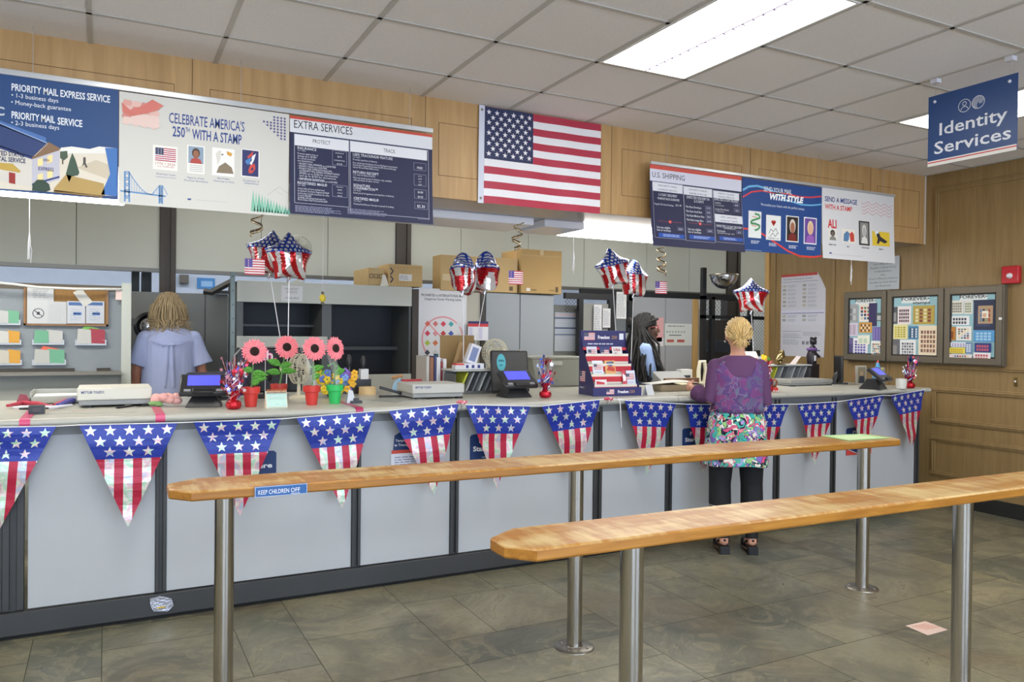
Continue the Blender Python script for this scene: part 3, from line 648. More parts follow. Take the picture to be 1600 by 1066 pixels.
def d_extra(A, a0, b0, a1, b1):
    H = b1 - b0; A.rect(a0, b1-H*.028, a1, b1, 'cf4b3c'); A.rect(a0, b1-H*.165, a1, b1-H*.028, 'e3e4e9'); A.up()
    A.T('EXTRA SERVICES', 459.4, 199.5, 12.5, '22252c', 550.6, bold=0)
    A.up(); e = 'e9e9ee'
    A.R(460, 209.5, 544.5, 227, e); A.R(547, 220, 667, 237, e); A.up(); A.T('PROTECT', 488.5, 223.5, 6, '41444e', 516); A.T('TRACK', 599, 238, 6, '41444e', 617.5)
    for q in ((459.5, 209, 545, 318), (546.5, 220, 669, 333)):
        f = A.R(q[0], q[1], q[2], q[3], None); A.frame(*f, .0022, 'c7cadb')
    dlines(A, [('INSURANCE', 464.5, 233, 4.2, 494), ('U.S. + INTL.', 464.5, 236, 2, 478), ('Protects against loss or', 464.5, 241, 2.8, 497), ('damage up to $5,000', 464.5, 244.8, 2.8, 494), ('for certain products', 464.5, 248.6, 2.8, 492), ('and destinations', 464.5, 252.4, 2.8, 488),
        ('\u2022 PRIORITY MAIL EXPRESS\u00ae up to $100 FREE', 465, 257, 2.9, 524), ('\u2022 PRIORITY MAIL\u00ae up to $100 FREE', 465, 260.8, 2.9, 510), ('\u2022 PRIORITY MAIL INTERNATIONAL\u00ae (PMI)', 465, 264.6, 2.9, 518), ('and PRIORITY MAIL EXPRESS INTERNATIONAL\u00ae', 467, 268.4, 2.9, 530), ('(PMEI) up to $100 for merchandise', 467, 272.2, 2.9, 527), ('and up to $100 for documents', 467, 276, 2.9, 524), ('depending on contents/value', 467, 279.8, 2.9, 506), ('\u2022 USPS GROUND ADVANTAGE\u00ae up to $100 FREE', 465, 281.6, 2.9, 526),
        ('REGISTERED MAIL\u00ae', 464, 288, 4.2, 510), ('U.S. + INTL.', 464, 291, 2, 477), ('Actual value of items mailed must', 464, 296, 2.8, 506), ('be declared. Domestic Registered Mail\u00ae', 464, 299.8, 2.8, 513), ('pricing also includes insurance for value', 464, 303.6, 2.8, 513), ('of up to $50,000', 464, 307.2, 2.8, 485), ('Available with limited indemnity for', 464, 310.5, 2.8, 507), ('First-Class Mail International\u00ae', 464, 313.8, 2.8, 510),
        ('USPS TRACKING\u00ae FEATURE', 551, 243.5, 4.2, 613), ('U.S. ONLY', 551, 246.5, 2, 563), ('Provides day/time of delivery', 551, 250.5, 2.6, 589), ('Free with Priority Mail Express, Priority Mail Express International', 551, 255.5, 2.6, 620), ('Priority Mail, Priority Mail International USPS Ground Advantage', 551, 259, 2.6, 618), ('Library Mail and Media Mail\u00ae services', 551, 262.5, 2.6, 591),
        ('RETURN RECEIPT', 551, 271, 4.2, 591), ('U.S. AND INTERNATIONAL', 551, 274.3, 2, 586), ('Mail and email proof of delivery only available', 551, 279, 2.6, 611), ('with purchase of other service', 551, 282.5, 2.6, 591), ('SIGNATURE', 551, 291.5, 4, 577), ('CONFIRMATION\u2122', 551, 296, 4, 589), ('U.S. ONLY', 551, 299, 2, 563), ('Email proof of signature and day/time of delivery', 551, 303, 2.6, 614), ('CERTIFIED MAIL\u00ae', 551, 312.5, 4.2, 590), ('U.S. ONLY', 551, 315.6, 2, 563), ('Postmarked Return Receipt as proof of mailing', 551, 320.5, 2.6, 613)])
    for (u0, v0, u1, v1, tx) in ((519, 235, 541.5, 258, ['STARTING AT', '$2.75', 'INTERNATIONAL', '$13.85']), (518, 289, 541.5, 308, ['STARTING AT', '$18.70', 'MAXIMUM', '$23.40']), (646, 254, 665, 266, ['FREE']), (646, 272, 665, 290, ['BY MAIL', '$4.40', 'EMAIL', '$2.82']), (646, 296, 665, 310.5, ['$3.80', '$4.50']), (646, 316, 666, 327, ['$5.30'])):
        f = A.R(u0, v0, u1, v1, None); A.frame(*f, .0016, '9da1bd')
        for k, s_ in enumerate(tx): A.text(s_, (f[0]+f[2])/2, f[3] - (f[3]-f[1])*(k+.8)/len(tx) - 0, (f[3]-f[1])/len(tx)*(.42 if '$' in s_ else .3), 'e8e9f2', al='c', xs=.9)
    for q, s_ in (((459.5, 321, 533, 332), 3), ((541, 326, 604, 335), 5), ((650, 340.5, 670, 343.5), 6)):
        f = A.R(*q, None); A.lines(*f, max(2, int((q[3]-q[1])/1.6)), '9a9eb8', seed=s_)
poster('service_poster', 'blue mail service poster with a snowy post office scene, far left', 0, 112, 185.5, 297.5, d_mail, '1f4880', X0=-1.3)
poster('service_poster', 'cream poster reading CELEBRATE AMERICA\'S 250TH WITH A STAMP', 186.5, 142.5, 452, 318, d_250, 'd7d5ce')
poster('service_poster', 'navy EXTRA SERVICES price poster at right end of the left bar', 453, 180.5, 675.5, 334.5, d_extra, NAVY, curl=.03)
def d_ship(A, a0, b0, a1, b1):
    H = b1-b0; A.rect(a0, b1-H*.05, a1, b1, 'd9584a'); A.rect(a0, b1-H*.20, a1, b1-H*.05, 'dfdfee'); A.up()
    A.T('U.S. SHIPPING', 1019, 276.5, 8.5, '2a2c36', 1069.5); A.up()
    def cell(u0, v0, u1, v1, tx, h=4):
        f = A.R(u0, v0, u1, v1, 'e6e6ee'); A.up()
        for k, s_ in enumerate(tx): A.text(s_, (f[0]+f[2])/2, f[3]-(f[3]-f[1])*(k*.45+.42), .012, '50535f', al='c', w=(f[2]-f[0])*.62)
        A.up(-1)
    cell(1019, 284, 1066, 298, ['PRIORITY MAIL', 'EXPRESS\u00ae SERVICE']); cell(1067.5, 291, 1112, 304, ['PRIORITY MAIL\u00ae', 'SERVICE']); cell(1114, 298, 1154, 309, ['FIRST-CLASS', 'MAIL\u00ae SERVICE']); cell(1114.5, 334.5, 1157.5, 347, ['USPS GROUND', 'ADVANTAGE\u2122 SERVICE'])
    for u0, v0, u1, v1 in ((1018.5, 283.5, 1066.7, 372), (1067, 290.5, 1112.8, 377), (1113.5, 297.5, 1157.5, 379)): A.frame(*A.R(u0, v0, u1, v1, None), .002, 'b9bccd')
    dlines(A, [('1-3 DAY DELIVERY', 1028, 306, 4, 1057), ('OR MONEY BACK GUARANTEE', 1026, 311.5, 3.4, 1060), ('EXPECTED DELIVERY IN', 1072, 310, 4, 1107), ('2-3 DAYS', 1083, 316.5, 4, 1098), ('EXPECTED 2-5 DAY DELIVERY', 1115, 313, 4, 1153), ('Regular Flat Rate Envelope', 1021, 320, 3, 1051), ('$31.40', 1054, 322.5, 3, 1063),
        ('Flat Rate Envelope', 1070, 324.5, 3.2, 1094), ('Flat Rate Small Box', 1070, 331.5, 3.2, 1095), ('Flat Rate Medium Box', 1070, 338.3, 3.2, 1098), ('Flat Rate Large Box', 1070, 345, 3.2, 1096), ('Letters', 1116, 318, 3, 1125), ('(1 oz) Starting at', 1116, 321.3, 1.8, 1130), ('Large Envelopes', 1116, 328, 3, 1137), ('(1 oz) Starting at', 1116, 331, 1.8, 1130),
        ('Use any eligible', 1022, 357, 3.4, 1043), ('box or envelope', 1022, 361.3, 3.4, 1043.5), ('Use any eligible', 1070.5, 360, 3.4, 1091), ('box or envelope', 1070.5, 364.3, 3.4, 1091), ('EXPECTED 2-5 DAY DELIVERY', 1116, 355, 3.6, 1156), ('CONTERMINOUS US', 1127, 358.5, 2.6, 1145), ('Packages', 1116.5, 362.5, 3, 1129), ('Starting at', 1116.5, 365.3, 1.8, 1143)])
    for u, v, s_ in ((1100, 322, '$11.95'), (1100, 329, '$12.65'), (1100, 336, '$22.95'), (1100, 343, '$31.40'), (1144.5, 317.5, '$0.78'), (1145, 326, '$1.63'), (1054, 355.5, '$32.50'), (1100, 358.5, '$10.45'), (1146, 360.5, '$7.75')):
        f = A.R(u, v, u+10, v+5.6, '3a3f66'); A.up(); A.frame(*f, .0012, '9093ab'); A.text(s_, (f[0]+f[2])/2, f[1]+.006, .011, 'e9eaf2', al='c', xs=.8); A.up(-1)
    for u, v in ((1043.5, 347.5), (1090.5, 350.5)):
        a, b = A.loc(u, v); A.line([(a-.11, b), (a+.11, b)], .0025, 'a04a5c'); A.up(); A.disc(a, b, .0125, 'd9453f'); A.up(); A.text('OR', a, b-.004, .008, 'f4dada', al='c'); A.up(-2)
    for u0, v0, u1, v1 in ((1024, 364.5, 1064, 371), (1072, 367.5, 1112, 374), (1119, 370, 1155.5, 376)):
        f = A.R(u0, v0, u1, v1, '1f50ad'); A.up(); A.lines(f[0]+.04, f[1]+.006, f[2]-.04, f[3]-.004, 2, 'b9cdf0', seed=int(u0)); A.up(-1)
def d_style(A, a0, b0, a1, b1):
    A.rect(a0, b0, a1, b1, '1b4688'); A.up(); L = lambda p, t, c: A.line([A.loc(u, v) for u, v in p], t, c)
    L([(1160.5,297),(1170,291.5),(1183,290.5),(1195,294),(1210,300),(1226,306)], .016, '6fb8e6')
    L([(1160.5,308),(1174,300),(1190,298),(1206,301),(1230,303),(1250,308),(1268,308.5),(1283.5,307)], .012, 'd8434a'); L([(1216,311),(1236,315),(1252,320),(1268,321),(1283.5,319.5)], .011, '6fb8e6')
    L([(1161,357),(1180,359),(1198,370),(1214,381),(1232,393),(1250,400.5),(1268,402),(1285,400)], .014, 'dc4038'); A.up()
    A.T('SEND YOUR MAIL', 1193, 298.5, 7.4, 'eef2fa', 1237, bold=.01); A.T('WITH STYLE', 1201, 311, 9, 'ffffff', 1254, bold=.05, shear=.2); A.T('Personalize your letters with the perfect stamps.', 1189, 321, 4, 'dfe8f6', 1257)
    for u0, v0, u1, v1 in ((1169.5, 329, 1189.5, 371), (1197, 335.5, 1220, 374.5), (1228, 336.5, 1248, 377.5), (1256, 339, 1276, 381)): A.R(u0, v0, u1, v1, 'eef0ee')
    A.up(); sn = [(1179,334),(1186,336),(1187,341),(1180,343),(1174,345),(1173,349),(1181,350),(1187,353),(1185,358),(1179,360)]; L(sn, .016, '4f9a62'); L([(1175,338),(1183,340)], .006, 'e08a5a'); L([(1174,352),(1182,354)], .006, 'e08a5a')
    a, b = A.loc(1208.5, 347); A.disc(a-.011, b, .013, 'd8362c'); A.disc(a+.011, b, .013, 'd8362c'); A.pol([(a-.023, b-.003), (a, b-.034), (a+.023, b-.003)], 'd8362c')
    L([(1201,365),(1204,358),(1208,362),(1212,357),(1216,366)], .004, '2c2c2c'); L([(1203,370),(1207,364),(1211,370),(1215,364)], .004, '2c2c2c'); A.T('FOREVER / USA', 1200, 373, 2.2, '333333', 1217)
    portrait(A, 1229.5, 338.3, 1246.8, 376, '2a1c18', 'a86a4c', 'd8cfc6', '7a2620'); portrait(A, 1257.3, 340.8, 1274.7, 379.3, '6a4a9c', 'e2b394', 'e0cfa2', '9a62b4')
    for i, (u, v) in enumerate(((1173, 375), (1201, 379), (1232, 382.5), (1260, 385))):
        f = A.R(u, v, u+14, v+5.5, None); A.lines(*f, 3, 'dfe6f4', seed=20+i)
    A.R(1165, 390, 1190, 390.6, 'a9bddd')
def d_msg(A, a0, b0, a1, b1):
    A.T('SEND A MESSAGE', 1288.5, 314, 7.6, '2c3f86', 1339, bold=.02); A.T('WITH A STAMP', 1288.5, 326, 7.6, 'd63c33', 1331, bold=.02)
    for k in range(4):
        pts = [A.loc(1346 + j*2, 316.5 + k*5.2 + j*.26 + 2.2*sin(j*.95)) for j in range(25)]; A.line(pts, .0032, 'd0606a')
    A.T('ALI', 1292.5, 355.5, 13, 'cf2a2a', 1306, bold=.03); portrait(A, 1293, 357, 1306.5, 375, 'e6e2dc', '6f665f', '222222', '8a8a86')
    A.R(1314.5, 357.5, 1335, 379, 'ece6da'); A.up(); Q(A, [(1316,377),(1317,366),(1322,361),(1326,365),(1324,378)], '5a83ad'); Q(A, [(1333,378),(1333,367),(1330,362),(1326,366),(1327,378)], 'cf4a40'); Q(A, [(1323,378),(1324,366),(1326,366),(1328,378)], 'f2f0ea'); A.up(-1)
    A.R(1341, 345, 1357.5, 383, '3a3836'); A.up(); portrait(A, 1343, 347.5, 1355.5, 380.5, '8f8d8a', 'b9b7b4', 'd4d2cf', 'e4e2de'); A.up(-1)
    A.R(1361.5, 361, 1388.5, 383.5, 'e9c93e'); A.up(); Q(A, [(1367,365),(1372,363),(1374,370),(1385,378),(1381,381),(1373,377),(1371,382),(1368,380),(1370,373)], '34313a'); Q(A, [(1365,362),(1371,361),(1373,369),(1368,370)], 'e9eef6'); A.up(-1)
    for i, (u, v, w) in enumerate(((1293, 381, 14), (1321, 384.5, 5), (1344, 386, 13), (1371, 388.5, 9))):
        f = A.R(u, v, u+w, v+2.6, None); A.lines(*f, 1, '6c6c74', seed=40+i, frac=.7)
    A.R(1294, 397, 1345, 397.5, 'b9bac2'); Q(A, [(1293,394.5),(1297,395),(1296,397),(1293,396.5)], '2c3f86')
poster('service_poster', 'navy U.S. SHIPPING price poster at left end of the right bar', 1015.5, 256.5, 1158.5, 384.5, d_ship, NAVY, curl=.05)
poster('service_poster', 'blue SEND YOUR MAIL WITH STYLE stamp poster in the middle of the right bar', 1160, 277, 1284, 391.5, d_style, '1b4688')
poster('service_poster', 'white SEND A MESSAGE WITH A STAMP poster at the end of the right bar', 1284.5, 292.5, 1396.8, 403.5, d_msg, 'dcdcde', curl=.02)
# ---- flag on the soffit
A = Art('y', 4.612); A.EPS = .0007
fx0, fz1 = A.loc(756.5, 166.5); fx1, _ = A.loc(937.5, 195); _, fz0 = A.loc(756.5, 317.5)
A.wave = lambda a, b: .008 + .006*sin((a-fx0)*9) * (1 - (b-fz0)/(fz1-fz0)*.7) + .003*sin((a-fx0)*21+b*5)
A.flag(fx0, fz0, fx1, fz1, True, red='b8334a', n=20, sr=.031, cf=.4)
A.rect(fx0-.04, fz0-.002, fx0, fz1+.004, 'd9dcea'); A.up(); A.disc(fx0-.02, fz1-.025, .009, '8a8578'); A.disc(fx0-.02, fz0+.03, .009, '8a8578')
tag(A.build('american_flag', loc=((fx0+fx1)/2, 4.61, fz0), smooth=0), 'large American flag pinned flat on the wooden soffit between the posters', 'flag')
# ---- hanging blue sign
XI = 4.19
A = Art('x', XI - .004); a0, b1 = A.loc(1451, 152.5); a1, _ = A.loc(1590.5, 114); _, b0 = A.loc(1447, 262)
mb = MB(C('20467f', .35)).box(XI-.004, -a1, b0, XI+.001, -a0, b1)
H = b1-b0; A.rect(a0, b0, a1, b0+H*.045, 'e9e7e2'); A.rect(a0, b0+H*.045, a1, b0+H*.06, 'c8323c'); A.rect(a0, b0+H*.06, a1, b0+H*.078, 'e9e7e2')
W = a1-a0; A.text('Identity', a0+W*.14, b0+H*.42, H*.17, 'e6ebf4', W*.76, bold=.012); A.text('Services', a0+W*.08, b0+H*.165, H*.17, 'e6ebf4', W*.86, bold=.012)
for x in (.43, .585):
    A.ring(a0+W*x, b0+H*.75, W*.072, W*.006, 'e6ebf4')
c = (a0+W*.43, b0+H*.75); A.ring(c[0], c[1]+W*.022, W*.024, W*.006, 'e6ebf4'); A.line([(c[0]+W*.04*cos(t), c[1]-W*.045+W*.035*sin(t)) for t in [pi*k/10 for k in range(11)]], W*.006, 'e6ebf4')
for k in range(5):
    r = W*(.012+.0115*k); A.line([(a0+W*.585+r*cos(t), b0+H*.745+r*1.1*sin(t)) for t in [-.9+pi*1.5*j/14+k*.25 for j in range(15)]], W*.0045, 'e6ebf4')
o = thing('hanging_sign', 'blue Identity Services sign hanging from the ceiling at the right', 'sign', (XI, -(a0+a1)/2, b0))
mergeart(mb, A).build('sign_board', o, smooth=0)
for a, lab in ((a0+W*.08, 0), (a1-W*.08, 1)):
    h = MB(mat('wire', (190, 190, 190), .4, .8)); h.cyl((XI, -a, b1-.05), (XI, -a, ZC-.005), .0012, n=6); h.m(mat('clear_hook', (215, 215, 225), .15)); h.ball((XI-.006, -a, b1-.035), .009, 8, 6); h.box(XI-.02, -a-.02, ZC-.03, XI+.02, -a+.02, ZC-.007); h.build('hanging_hook', o)
# ---- stamp display case on the right wall
def stampcase():
    t = thing('display_case', 'grey framed three door display case of Forever stamps on panelled wall', 'display case', (XW, 4.7, 1.25))
    fr = mat('case_frame', (112, 104, 90), .45, .3); d = XW - .012
    def sheet(A, u0, v0, u1, v1, bg, r, c, cols, mg=.12):
        f = A.R(u0, v0, u1, v1, bg); A.up(); w, h = (f[2]-f[0]), (f[3]-f[1])
        for i in range(r):
            for j in range(c):
                x = f[0]+w*(mg+(1-2*mg)*j/c); y = f[1]+h*(mg+(1-2*mg)*i/r); A.rect(x, y, x+w*(1-2*mg)/c*.74, y+h*(1-2*mg)/r*.72, cols[(i*c+j*3) % len(cols)])
        A.up(1)
    A = Art('x', XW - .055)
    us = [(1320.5, 458.5, 564, 1388), (1388, 455.5, 567, 1477), (1477, 449.5, 572, 1570)]
    f0 = A.R(1320.5, 458.5, 1388, 561.5, None); f1 = A.R(1388, 455.8, 1477.5, 563.5, None); f2 = A.R(1477.5, 452, 1569.5, 569.5, None)
    zt = f0[3]; zb = f0[1]; ww = [(f0[0], f0[2]), (f0[2], f1[2]), (f1[2], f2[2])]
    MB(fr).box(XW-.06, -ww[-1][1], zb-.01, XW-.001, -ww[0][0], zt+.01).build('case', t, bevel=.004)
    for k, (x0, x1) in enumerate(ww):
        m1 = .075; A = Art('x', XW-.062); A.lay = 0
        dr = MB(fr); e = .055
        for q in ((x0+.006, zb, x0+e, zt), (x1-e, zb, x1-.006, zt), (x0+e, zb, x1-e, zb+e), (x0+e, zt-e, x1-e, zt)): dr.box(XW-.078, -q[2], q[1], XW-.06, -q[0], q[3])
        dr.m(C('222222')); i0, i1 = x0+e, x1-e; j0, j1 = zb+e, zt-e
        for q in ((i0, j0, i0+.012, j1), (i1-.012, j0, i1, j1), (i0, j0, i1, j0+.012), (i0, j1-.012, i1, j1)): dr.box(XW-.07, -q[2], q[1], XW-.0605, -q[0], q[3])
        fr_o = dr.build('door_frame', t, bevel=.002)
        A.rect(i0+.01, j0+.01, i1-.01, j1-.01, '9cc6cf'); A.up()
        rd = random.Random(k)
        for _ in range(16): y = rd.uniform(j0+.02, j1-.03); x = rd.uniform(i0+.01, i1-.12); A.rect(x, y, x+.1, y+.006, rd.choice(['7fb4c4', 'b4d8dc', '8fc0cb']))
        A.up()
        w, h = i1-i0, j1-j0; A.rect(i0+w*.2, j1-h*.12, i1-w*.2, j1-h*.02, 'e4ecec'); A.up()
        A.text('FOREVER\u2022', i0+w*.2, j1-h*.075, h*.05, '33373c', w*.6, bold=.02); A.text('stamps', i0+w*.45, j1-h*.135, h*.045, '33373c', w*.37, bold=.02); A.up()
        ST = ['d6cdbb', '8e6f62', 'b9533f', '5d7aa5', 'e6d3a2', '6f8f6a', '3f4858']
        if k == 0:
            A.EPS = .00035
            for a in ((1326,476,1341,504,'a9abae',2,2,['7d7f82','c9cbcd']),(1343,475,1363,503,'efeae0',4,3,ST),(1358,474,1371,510,'3b3560',1,1,['3b3560']),(1370,489,1381,502,'5d6a6a',1,4,['d4d8d8']),(1325,505,1341,525,'d9cfe0',6,2,['b79fb4']),(1343,504,1363,520,'d9a04c',3,5,['5a4634','e6dccb']),(1364,511,1381,532,'7a6fb0',5,6,['9d92cc','6157a0']),(1326,528,1340,556,'6d6490',1,1,['55507e']),(1334,528,1357,556,'eae8ee',5,4,['5b58a6','6a67b5']),(1362,533,1380,556,'eeede6',5,5,ST),(1341,524,1360,538,'eeeedd',1,2,['c9d8c4'])): sheet(A, *a)
        elif k == 1:
            A.EPS = .00035
            for a in ((1394,480,1404,506,'5a5c60',1,1,['9a9a98']),(1403,479,1424,507,'efe4e4',4,5,['6a4650','4c3a48']),(1427,478,1461,507,'b9a24c',4,4,['e3d7a8','8a4a3a']),(1396,507,1419,530,'e8e0a8',5,4,['c9bd3c','b5a838']),(1420,510,1436,530,'4a83ac',4,4,['3a4048','e6e6e6']),(1436,509,1467,556,'ecdcc0',5,5,['7d5a4e','a3765c']),(1394,530,1406,558,'6c6a70',1,1,['8d8a88']),(1407,531,1432,559,'ededee',5,5,['50545c','8b8f96'])): sheet(A, *a)
        else:
            A.EPS = .00035
            for a in ((1486,470,1506,491,'e8e4dc',4,5,['8a7f6c','6f7a5c']),(1507,470,1520,491,'e8e4dc',4,3,['8f9c78']),(1486,494,1515,508,'f0f0f0',2,5,['4a4f5c']),(1522,469,1560,516,'2b3350',1,1,['3c4668']),(1529,478,1552,506,'b79a78',3,4,['6d86a8','a9503f','8fa07a','2f3a4c']),(1535,486,1545,497,'f2ece0',1,1,['d9b08c']),(1483,511,1494,532,'c07f34',1,1,['8a4a20']),(1495,510,1519,532,'ecebe8',5,4,ST),(1522,516,1555,534,'5a9fd4',3,4,['a8d0ec']),(1484,535,1518,542,'ececf2',2,6,['9a8fc0']),(1484,543,1509,552,'e9d65a',2,6,['c2a32c']),(1484,553,1520,562,'e6d8d8',2,7,ST),(1510,535,1520,552,'7b93b8',4,2,['dfe6f0']),(1524,536,1550,550,'2c3c80',2,5,['c8606a']),(1522,551,1549,563,'f0eaec',2,5,['c2525e'])): sheet(A, *a)
        A.build('stamp_sheets_poster', t, smooth=0)
    l = MB(C('e6e6e0')); p = px(1563, 498, XW-.08); l.box(XW-.082, p.y-.012, p.z-.01, XW-.077, p.y+.012, p.z+.01); l.build('door_lock', fr_o)
stampcase()
# ---- notices on the right wall
def wallnote(name, label, u0, v0, u1, v1, bg, draw, cat='notice', d=XW, cut=None):
    A = Art('x', d - .004); a0, b0, a1, b1 = A.R(u0, v0, u1, v1, None)
    m_ = MB(C(bg)); pts = [(a0,b0),(a1,b0),(a1,b1),(a0,b1)] if not cut else cut(a0,b0,a1,b1)
    m_.prism([(d-.004, -a, b) for a, b in pts], (.003, 0, 0)); draw(A, a0, b0, a1, b1)
    return tag(mergeart(m_, A).build(name, loc=(d, -(a0+a1)/2, b0), smooth=0), label, cat)
def d_box(A, a0, b0, a1, b1):
    H = b1-b0; W = a1-a0
    for k, (s_, w_) in enumerate((('Notice:', .4), ('Post Office Boxes', .62), ('Require 2 (two) Forms', .8), ('of Identification.', .55), ('Also,', .16), ('Proof of Physical Address', .9), ('Needed for New Boxes', .86), ('and Renewals', .5))):
        A.text(s_, a0+W*.5, b1-H*(.12+k*.112), H*.055, '4a5a6a', W*w_, al='c')
wallnote('notice_sheet', 'grey printed notice about box identification, partly behind the white poster', 1356, 404, 1405.5, 454, 'b9bfc4', d_box, d=XW-.013)
def d_pack(A, a0, b0, a1, b1):
    W, H = a1-a0, b1-b0; g = '8b90a4'
    A.rect(a0, b1-H*.03, a0+W*.82, b1, 'b8403c'); A.text('Essential Packaging Awaits', a0+W*.06, b1-H*.068, H*.018, '50566a', W*.66); A.rect(a0+W*.03, b1-H*.098, a0+W*.84, b1-H*.092, g)
    A.rect(a0, b1-H*.47, a1, b1-H*.445, 'cfd0e2'); A.rect(a0+W*.03, b1-H*.482, a1-W*.03, b1-H*.474, '6a70a0'); A.rect(a0, b1-H*.62, a1, b1-H*.482, 'cccdd8'); A.up()
    for c, x in ((0, .04), (1, .5)):
        for k in range(8):
            y = b1 - H*(.13+.048*k + (.08 if k > 5 else 0)); A.rect(a0+W*x, y-H*.028, a0+W*(x+.08), y, ['b7b2a8', '9c9a98', 'a8a6a2'][(k+c) % 3]); A.lines(a0+W*(x+.12), y-H*.032, a0+W*(x+.34), y, 3, '9aa0ae', seed=k+c*9)
    for y in (.70, .775): A.rect(a0+W*.04, b1-H*y, a0+W*.48, b1-H*(y-.006), g)
    for q, sd in (((.06, .765, .46, .72), 3), ((.06, .86, .44, .79), 4), ((.52, .75, .92, .70), 5)): A.lines(a0+W*q[0], b1-H*q[1], a0+W*q[2], b1-H*q[3], 4, '9aa0ae', seed=sd)
    for k in range(4): A.rect(a0+W*(.5+.09*k), b1-H*.855, a0+W*(.56+.09*k), b1-H*.815, '7a7d86')
    A.rect(a0+W*.76, b1-H*.93, a0+W*.9, b1-H*.918, '3c4470')
wallnote('wall_poster', 'long white packaging supplies poster curling off the oak panelled wall', 1221, 430, 1290.5, 556, 'c9c9d2', d_pack, 'poster', cut=lambda a0,b0,a1,b1: [(a0,b0),(a1-(a1-a0)*.02,b0),(a1,b0+(b1-b0)*.4),(a1,b1-(b1-b0)*.2),(a1-(a1-a0)*.08,b1-(b1-b0)*.10),(a0+(a1-a0)*.82,b1),(a0,b1)])
# fire alarm and brass lock plate
t = thing('fire_alarm', 'red fire alarm strobe box on the right wall above the display case', 'fire alarm', px(1583, 430, XW-.02))
c0 = px(1570, 417, XW-.0); c1 = px(1596.5, 443, XW)
MB(mat('alarm_red', (190, 34, 44), .35)).box(XW-.05, c1.y, c1.z, XW-.001, c0.y, c0.z).build('housing', t, bevel=.008)
yy, zz = px(1577.5, 431, XW-.05).yz; l = MB(mat('strobe_lens', (225, 225, 230), .08)); l.lathe([(.001, .03), (.012, .028), (.02, .016), (.024, 0)], (0, 0, 0), 16); 
for i, v in enumerate(l.v): l.v[i] = Vector((XW-.05-v.z, yy+v.x, zz+v.y))
l.build('strobe', t)
A = Art('x', XW-.05); a, b = A.loc(1590, 438)
for k, ch in enumerate('FIRE'): A.text(ch, a, b+.011*(3-k), .008, 'f0d8d8', al='c')
A.build('lettering', t, smooth=0)
p = px(1587.5, 597, XW); m_ = MB(mat('brass', (140, 118, 70), .3, .9)); m_.box(XW-.006, p.y-.014, p.z-.038, XW, p.y+.014, p.z+.038); m_.m(C('e8e6dc')); m_.ball((XW-.012, p.y, p.z+.004), .009, 10, 8)
tag(m_.build('lock_plate', loc=p, bevel=.001), 'small brass lock plate on the right wall panelling', 'lock')
# ---- small boards fixed to the counter front
def board(u0, v0, u1, v1, label, kind):
    A = Art('y', 4.374); a0, b0, a1, b1 = A.R(u0, v0, u1, v1, None); W, H = a1-a0, b1-b0
    def P(pts, y=4.374, d=.005): return MB(C('1d3a70')).prism([(a0+W*a, y, b0+H*b) for a, b in pts], (0, d, 0))
    if kind == 'start':
        m_ = P([(0,0),(1,0),(1,.84),(.95,.88),(.62,.9),(.62,1),(.38,1),(.38,.9),(.05,.88),(0,.84)])
        A.text('Please', a0+W*.5, b0+H*.70, H*.09, 'dfe6f2', W*.5, al='c', bold=.02); A.text('Start here', a0+W*.5, b0+H*.53, H*.1, 'f2f4f8', W*.84, al='c', bold=.03); A.text('usps.com', a0+W*.5, b0+H*.38, H*.045, 'b9c6dc', W*.35, al='c')
        A.pol([(a0,b0),(a1,b0),(a1,b0+H*.2),(a0+W*.5,b0),(a0,b0+H*.2)], 'd9483a'); A.up(); A.line([(a0,b0+H*.22),(a0+W*.5,b0+H*.01),(a1,b0+H*.22)], H*.02, 'eef0f4')
    else:
        m_ = P([(0,0),(1,0),(1,.92),(.9,1),(.3,1),(.1,.92)]); A.rect(a0, b0, a1, b0+H*.55, 'dfe2ee'); A.rect(a0+W*.02, b0+H*.55, a1, b0+H*.62, 'cf4b3c'); A.up()
        A.text('Temporary Changes', a0+W*.12, b0+H*.79, H*.05, 'eef0f6', W*.75, bold=.02); A.text('in Transportation', a0+W*.1, b0+H*.70, H*.05, 'eef0f6', W*.7, bold=.02); A.lines(a0+W*.1, b0+H*.1, a1-W*.08, b0+H*.5, 8, '8b93b4', seed=5)
    tag(mergeart(m_, A).build('counter_notice', loc=((a0+a1)/2, 4.374, b0), smooth=0), label, 'sign')
board(351, 700, 432, 775, 'blue Start here board on the counter behind the third pennant', 'start')
board(735, 671, 790, 745, 'blue Start here board on the counter, right of the white notice', 'start')
board(611, 675, 668, 752, 'white and navy transportation notice on the counter front', 'temp')
board(1067, 663, 1112, 722, 'blue Start here board beside the standing woman\'s left hip', 'start')
board(1323, 664, 1362, 712, 'blue Start here board on the counter behind the far end of the rail', 'start')
